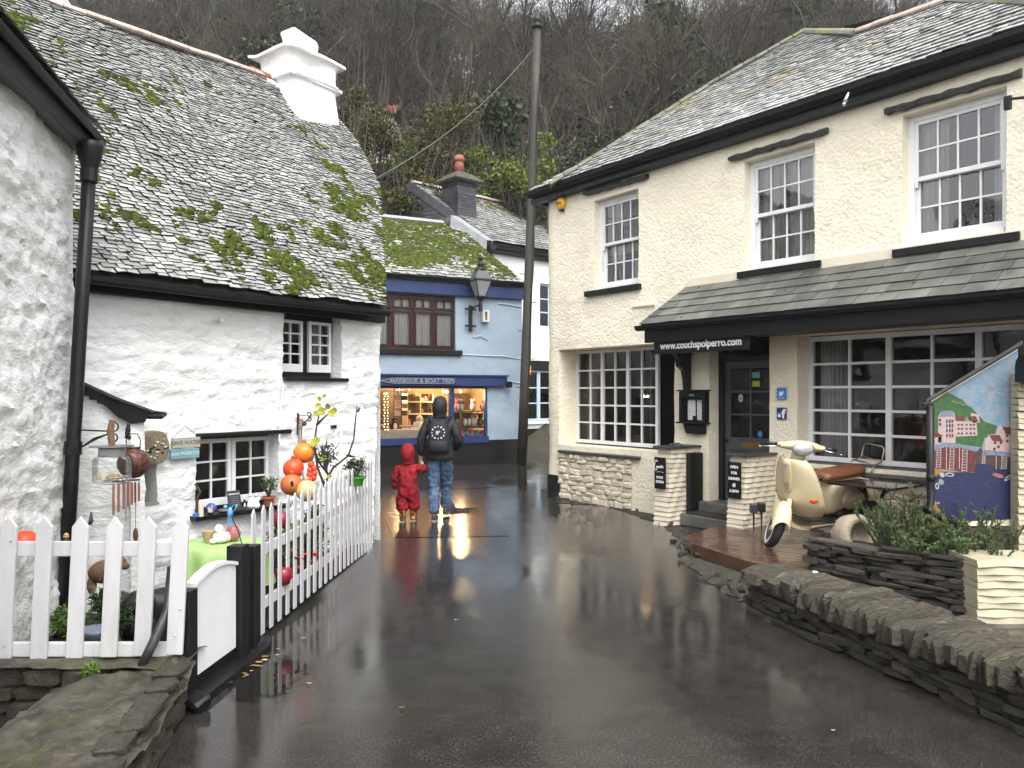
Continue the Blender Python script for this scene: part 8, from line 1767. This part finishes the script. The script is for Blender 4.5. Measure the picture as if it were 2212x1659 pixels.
# rosemary on the planter
def rosemary(label, c, r, hgt, n, seed):
    t = thing('rosemary', label, 'shrub', Vector(c)); rr = random.Random(seed); ms, ml = MB(), MB()
    def shoot(b, d, L, w_):
        e = b + d * L; m2 = b.lerp(e, .5) + Vector((rr.gauss(0, .012), rr.gauss(0, .012), .01)); e = e + Vector((0, 0, L * .12)); ms.tube([b, m2, e], [w_, w_ * .7, w_ * .3], 4)
        m_ = int(L * 300)
        for j in range(m_):
            f = .1 + .9 * j / m_; p_ = b.lerp(m2, f * 2) if f < .5 else m2.lerp(e, f * 2 - 1); an = rr.random() * 6.28; o_ = (Vector((math.cos(an), math.sin(an), rr.uniform(-.2, .6))) + d * .7).normalized(); l = rr.uniform(.016, .03) * (1.2 - .5 * f); s_ = o_.cross(d + Vector((.01, .02, 0))).normalized() * .0042; ml.ct = rr.random() * .5 + .5 * f; ml.add([p_ - s_, p_ + s_, p_ + o_ * l], [(0, 1, 2)])
        return m2, e
    for k in range(n):
        a = rr.random() * 6.28; q = r * math.sqrt(rr.random()); b = Vector(c) + Vector((q * math.cos(a) * 1.15, q * math.sin(a), 0)); d = Vector((math.cos(a) * q / r * .6 + rr.gauss(0, .22), math.sin(a) * q / r * .5 + rr.gauss(0, .2) - .1, .9)).normalized(); L = hgt * rr.uniform(.4, 1.0) * (1.1 - .45 * q / r); m2, e = shoot(b, d, L, .006)
        for j in range(4): f = rr.uniform(.25, .95); p_ = b.lerp(m2, f * 2) if f < .5 else m2.lerp(e, f * 2 - 1); shoot(p_, (d * .6 + Vector((rr.gauss(0, .6), rr.gauss(0, .6), rr.uniform(0, .5)))).normalized(), L * rr.uniform(.18, .4), .003)
    ms.build('stem', BARK, t); ml.build('needles', ROSEM, t, recalc=False, kind='stuff')
rosemary('tall rosemary bush at the left end of the slate planter', PL.p(.70, .42, -.34), .20, .58, 56, 3); rosemary('low rosemary bush in the middle of the slate planter', PL.p(1.0, .42, -.26), .26, .34, 55, 4); rosemary('rosemary bush at the right end of the planter below the mural', PL.p(1.28, .42, -.36), .28, .42, 62, 5); rosemary('sparse rosemary sprig behind the others under the mural', PL.p(1.1, .40, -.62), .16, .5, 18, 6)
# ------------------------------------------------------------------ wooded hillside
TWIG = mat('bare winter bark', (.034, .029, .020), (.064, .054, .038), 2.0, .85, rnd=.38); TWIGR = mat('russet winter bark', (.075, .043, .030), (.11, .065, .042), 2.0, .85, rnd=.3)
IVY = leafmat('ivy leaf', (.020, .036, .012), (.042, .062, .018), 1.2, .45, .55, .3); OLIVE = leafmat('olive autumn leaf', (.050, .054, .016), (.105, .095, .026), 1.5, .5, .6, .2); BRIGHT = leafmat('bright hedge leaf', (.085, .115, .018), (.15, .18, .03), 1.2, .4, .55, .25); SCRUB = leafmat('winter scrub', (.020, .020, .010), (.040, .036, .017), .3, .5, .8, .1)
def grow(mb, rr, p, d, L, r, lev, out):
    n = 4 if lev < 2 else 3; pts = [p]; q = p; dd = d
    for i in range(n):
        dd = (dd + Vector((rr.gauss(0, .2), rr.gauss(0, .2), rr.gauss(0, .1) + (.10 if lev else .02)))).normalized(); q = q + dd * (L / n); pts.append(q)
    mb[min(lev, 1)].tube(pts, [r * (1 - .72 * i / n) for i in range(n + 1)], 6 if lev == 0 else (4 if lev == 1 else 3), cap=False)
    if lev == 4: return
    k = (9, 6, 5, 4)[lev]
    for j in range(k):
        f = rr.uniform(.30 if lev == 0 else .2, 1.0); i = min(n - 1, int(f * n)); b = pts[i].lerp(pts[i + 1], f * n - i); ax = (pts[i + 1] - pts[i]).normalized()
        s_ = ax.cross(Vector((rr.gauss(0, 1), rr.gauss(0, 1), rr.gauss(0, 1)))).normalized(); an = rr.uniform(.45, .95); nd = (ax * math.cos(an) + s_ * math.sin(an)).normalized()
        l = L * (.62 if lev == 0 else .58) * rr.uniform(.6, 1.1) * (1.15 - .5 * f); out.append(b); grow(mb, rr, b, nd, l, max(.007, r * (.42 if lev == 0 else .46) * (1.1 - .4 * f)), lev + 1, out)
def tree_meshes(seed, hgt, m):
    rr = random.Random(seed); a, b = MB(), MB(); out = []
    for k in range(3): grow((a, b), rr, Vector((rr.gauss(0, .5), rr.gauss(0, .5), -.4)), Vector((rr.gauss(0, .16), rr.gauss(0, .16), 1)).normalized(), hgt * rr.uniform(.55, .8), hgt * .0105, 0, out)
    res = []
    for q, nm in ((a, 'trunk'), (b, 'crown')):
        me = bpy.data.meshes.new(nm); me.from_pydata(q.v, [], q.f); me.materials.append(m); me.polygons.foreach_set('use_smooth', [True] * len(me.polygons)); res.append(me)
    return res
def leaf_mesh(pts, size, m, seed, asp=.6, name='crown'):
    rr = random.Random(seed); vs, fs, tn = [], [], []
    for q in pts:
        l = rr.uniform(*size); d = Vector((rr.gauss(0, 1), rr.gauss(0, 1), rr.gauss(0, .8))).normalized(); s_ = d.cross(Vector((rr.gauss(0, 1), rr.gauss(0, 1), rr.gauss(0, 1)))).normalized() * l * asp / 2; k = len(vs); vs += [tuple(q), tuple(q + d * l * .5 + s_), tuple(q + d * l), tuple(q + d * l * .5 - s_)]; fs.append((k, k + 1, k + 2, k + 3)); tn.append(rr.random())
    me = bpy.data.meshes.new(name); me.from_pydata(vs, [], fs); me.materials.append(m); a = me.attributes.new('tint', 'FLOAT', 'FACE'); a.data.foreach_set('value', np.array(tn, np.float32)); return me
VAR = [tree_meshes(100 + k, 8.5 + .5 * k, TWIG) for k in range(5)]; VARR = [tree_meshes(300 + k, 6.0, TWIGR) for k in range(2)]
def evergreen(seed, hgt, m, size, n, rad):
    rr = random.Random(seed); pts = []
    for k in range(16):
        z = hgt * rr.uniform(.12, .98); r = rad * (1 - .55 * z / hgt) * rr.uniform(.4, 1); a = rr.random() * 6.28; c = Vector((r * math.cos(a), r * math.sin(a), z)); q = rad * rr.uniform(.35, .6)
        pts += cloud(c, (q, q, q * .8), n // 16, seed * 31 + k, .35)
    return leaf_mesh(pts, size, m, seed)
EVG = [evergreen(k, 6.5, IVY, (.16, .34), 2600, 1.7) for k in range(3)]
def place(kind, x, y, s, rz, label, grp, trunkmeshes, parts):
    z = float(hill_z(np.array(float(x)), np.array(float(y))))
    if parts:
        t = bpy.data.objects.new(kind, None); t.empty_display_size = .2; COL.objects.link(t)
        for me in trunkmeshes: o = bpy.data.objects.new(me.name.split('.')[0], me); COL.objects.link(o); o.parent = t
    t.location = (x, y, z); t.rotation_euler = (0, 0, rz); t.scale = (s, s, s * R.uniform(.9, 1.15)); t['label'] = label; t['category'] = 'tree'; t['group'] = grp; return t
rr = random.Random(77); spots = []
y = 31.0
while y < 78:
    st = 2.35 + (y - 31) * .020; x = -.70 * y - 2 + rr.random() * st
    while x < .70 * y + 2:
        spots.append((x + rr.gauss(0, .5), y + rr.gauss(0, .6))); x += st
    y += st * .92
def seen(x, y):
    z = float(hill_z(np.array(x), np.array(y))); top = 850 - (z + 9 - 1.8) / y * F; u = CX + x / y * F
    lim = 700 if u < 820 else 470 if u < 1200 else 420 - (u - 1200) * .36
    if u < 700: lim = 10 + (u + 0) * .27
    return top < lim + 40 and -150 < u < 2350
spots = [q for q in spots if seen(*q)]
rr.shuffle(spots); spots = spots[:300]
nev = 0
for k, (x, y) in enumerate(spots):
    if k % 6 == 0 and nev < 60 and y < 66:
        nev += 1; place('ivy_tree', x, y, rr.uniform(.75, 1.2), rr.random() * 6.28, 'dark ivy covered tree among the bare trees of the hillside', 'ivy covered trees on the hillside', [VAR[k % 5][0], EVG[k % 3]], True)
    else:
        v = VAR[rr.randrange(5)]; place('bare_tree', x, y, rr.uniform(.8, 1.15), rr.random() * 6.28, 'leafless winter tree in the wood on the hillside', 'bare trees on the hillside', v, True)
for x, y, s in ((-10.2, 27, 1.0), (-12.3, 28, 1.1), (-8.0, 29, .9), (-14.5, 30, 1.1), (-16.5, 31, 1.0)): place('russet_tree', x, y, s, rr.random() * 6.28, 'russet twigged bare tree above the cottage ridge', 'russet trees above the cottage roof', VARR[rr.randrange(2)], True)
# scrub over the ground of the wood
N_ = 42000; A = np.random.RandomState(5); ys = A.uniform(25, 80, N_); xs = A.uniform(-1, 1, N_) * (.70 * ys + 3); zs = hill_z(xs, ys) + A.uniform(0, 1.0, N_) ** 2 * 2.6
pts = [Vector(q) for q in np.stack([xs, ys, zs], -1).tolist()]
me = leaf_mesh(pts, (.18, .45), SCRUB, 8, .5, 'undergrowth'); o = bpy.data.objects.new('undergrowth', me); COL.objects.link(o); tag(o, 'brown winter scrub covering the slope under the trees', 'undergrowth', kind='stuff')
# nearer leafy trees and hedge bank
def leafy(name, label, c, r, n, size, m, seed, stems, base_z, clumps=9):
    t = thing(name, label, 'tree', (c.x, c.y, base_z)); rr = random.Random(seed); mb = MB()
    pts = []
    for k in range(clumps):
        a = Vector((rr.gauss(0, .5) * r[0], rr.gauss(0, .5) * r[1], rr.gauss(0, .5) * r[2])); cc = c + a; q = rr.uniform(.35, .6); pts += cloud(cc, (r[0] * q, r[1] * q, r[2] * q), n // clumps, seed * 7 + k, .25)
        b = Vector((c.x + rr.gauss(0, .2), c.y, base_z)); mid = b.lerp(cc, .5) + Vector((rr.gauss(0, .25), 0, 0)); mb.tube([b, mid, cc, cc + (cc - mid) * .5 + Vector((rr.gauss(0, .2), 0, .2))], [.07, .05, .025, .008], 5)
        for j in range(5): e = cc + Vector((rr.gauss(0, .5) * r[0], rr.gauss(0, .4), abs(rr.gauss(0, .5)) * r[2])); mb.tube([mid.lerp(cc, .6), mid.lerp(e, .7), e], [.02, .014, .006], 4)
    mb.build('trunk', BARK, t); me = leaf_mesh([q - WL[t.name] for q in pts], size, m, seed); o = bpy.data.objects.new('crown', me); COL.objects.link(o); o.parent = t
def hz(c): return float(hill_z(np.array(c.x), np.array(c.y)))
for k, (x, y, d, r, n, lab) in enumerate(((800, 300, 25.5, (1.4, 1.0, 1.6), 5000, 'olive leaved tree just right of the white chimney'), (880, 330, 26.5, (1.8, 1.2, 1.6), 6500, 'broad olive autumn tree above the slate house gable'), (760, 380, 24.5, (1.3, 1.0, 1.3), 3800, 'olive shrub low behind the cottage roof verge'), (850, 420, 24.5, (1.3, .9, 1.1), 3600, 'olive shrub behind the mossy shop roof'))):
    c = at(x, y, d); leafy('olive_tree', lab, c, r, n, (.07, .13), OLIVE, 200 + k, 9, min(hz(c), c.z - r[2]))
for k, (x, y, d, r, n, lab) in enumerate(((935, 385, 27.5, (1.6, 1.2, 1.2), 6500, 'bright green hedge bank left of the clay chimney pot'), (1040, 395, 27.5, (1.6, 1.2, 1.1), 6500, 'bright green hedge bank right of the clay chimney pot'), (1110, 425, 27.0, (1.3, 1.1, 1.0), 4600, 'green hedge bank beside the telegraph pole'), (1175, 430, 26.5, (.9, .9, .8), 2000, 'green shrub at the left corner of the cream eaves'), (985, 430, 27.2, (1.3, 1.0, .8), 2200, 'green bank just behind the slate house ridge'))):
    c = at(x, y, d); leafy('hedge', lab, c, r, n, (.08, .16), BRIGHT, 300 + k, 6, min(hz(c), c.z - r[2]), 10)
for k, (x, y, d) in enumerate(((1230, 395, 30), (1290, 360, 31), (1370, 330, 32))): c = at(x, y, d); leafy('holly', ('dark holly bush above the left eaves of the cream roof', 'dark holly behind the lower hip of the cream roof', 'dark holly behind the middle of the cream hip')[k], c, (1.5, 1.2, 1.2), 1800, (.12, .24), IVY, 400 + k, 5, min(hz(c), c.z - 1))
# half-hidden house up the slope and slate roof above the cottage
c = at(765, 250, 33); hs_ = thing('house', 'half hidden pale house among the trees up the slope', 'house', (c.x, c.y, c.z - 1.5))
mb = MB(); mb.box(c.x - 1.6, c.x + 1.6, c.y, c.y + 3, c.z - 2.0, c.z + .1); mb.build('wall', WHITEWASH, hs_); mb = MB(); mb.add([Vector((c.x - 1.8, c.y - .2, c.z + .05)), Vector((c.x + 1.8, c.y - .2, c.z + .05)), Vector((c.x + 1.8, c.y + 1.5, c.z + 1.0)), Vector((c.x - 1.8, c.y + 1.5, c.z + 1.0)), Vector((c.x - 1.8, c.y + 3.2, c.z + .05)), Vector((c.x + 1.8, c.y + 3.2, c.z + .05))], [(0, 1, 2, 3), (3, 2, 5, 4)]); mb.build('roof', BRICKPOT, hs_)
for dx in (-.7, .6): mb = MB(); mb.box(c.x + dx - .3, c.x + dx + .3, c.y - .03, c.y + .02, c.z - .9, c.z - .2); mb.build('window', mat('far window glass', (.25, .28, .3), None, rough=.1) if 'far window glass' not in MATS else MATS['far window glass'], hs_)
q = [at(x, y, d) for x, y, d in ((70, -60, 12.6), (130, -30, 13.6), (178, 42, 13.4), (75, 4, 11.6))]
t = thing('outhouse', 'pale slate roof of a rear wing above the cottage ridge at top left', 'building', Vector((q[0].x, q[0].y, 0)))
mb = MB(); mb.add(q, [(0, 1, 2, 3)]); mb.build('roof', SLATE_R, t, recalc=False); mb = MB(); mb.tube([q[1], q[2]], .09, 6); mb.build('verge', BLACKPAINT, t); mb = MB(); mb.box(q[0].x - 1, q[2].x - .4, 12.9, 14, 0, q[2].z - .3); mb.build('wall', WHITEWASH, t)
# ------------------------------------------------------------------ drizzle haze
def haze():
    m = bpy.data.materials.new('drizzle air'); m.use_nodes = True; N, L = m.node_tree.nodes, m.node_tree.links; N.remove(N['Principled BSDF']); v = N.new('ShaderNodeVolumePrincipled'); v.inputs['Color'].default_value = (.92, .94, .96, 1); v.inputs['Density'].default_value = HAZE; v.inputs['Anisotropy'].default_value = .2; L.new(v.outputs[0], N['Material Output'].inputs['Volume'])
    mb = MB(); mb.box(-82, 82, -12, 152, -1.5, 52); o = mb.build('haze', m, None); tag(o, 'thin grey drizzle air over the whole village', 'haze', kind='stuff')
HAZE = .0007
haze()
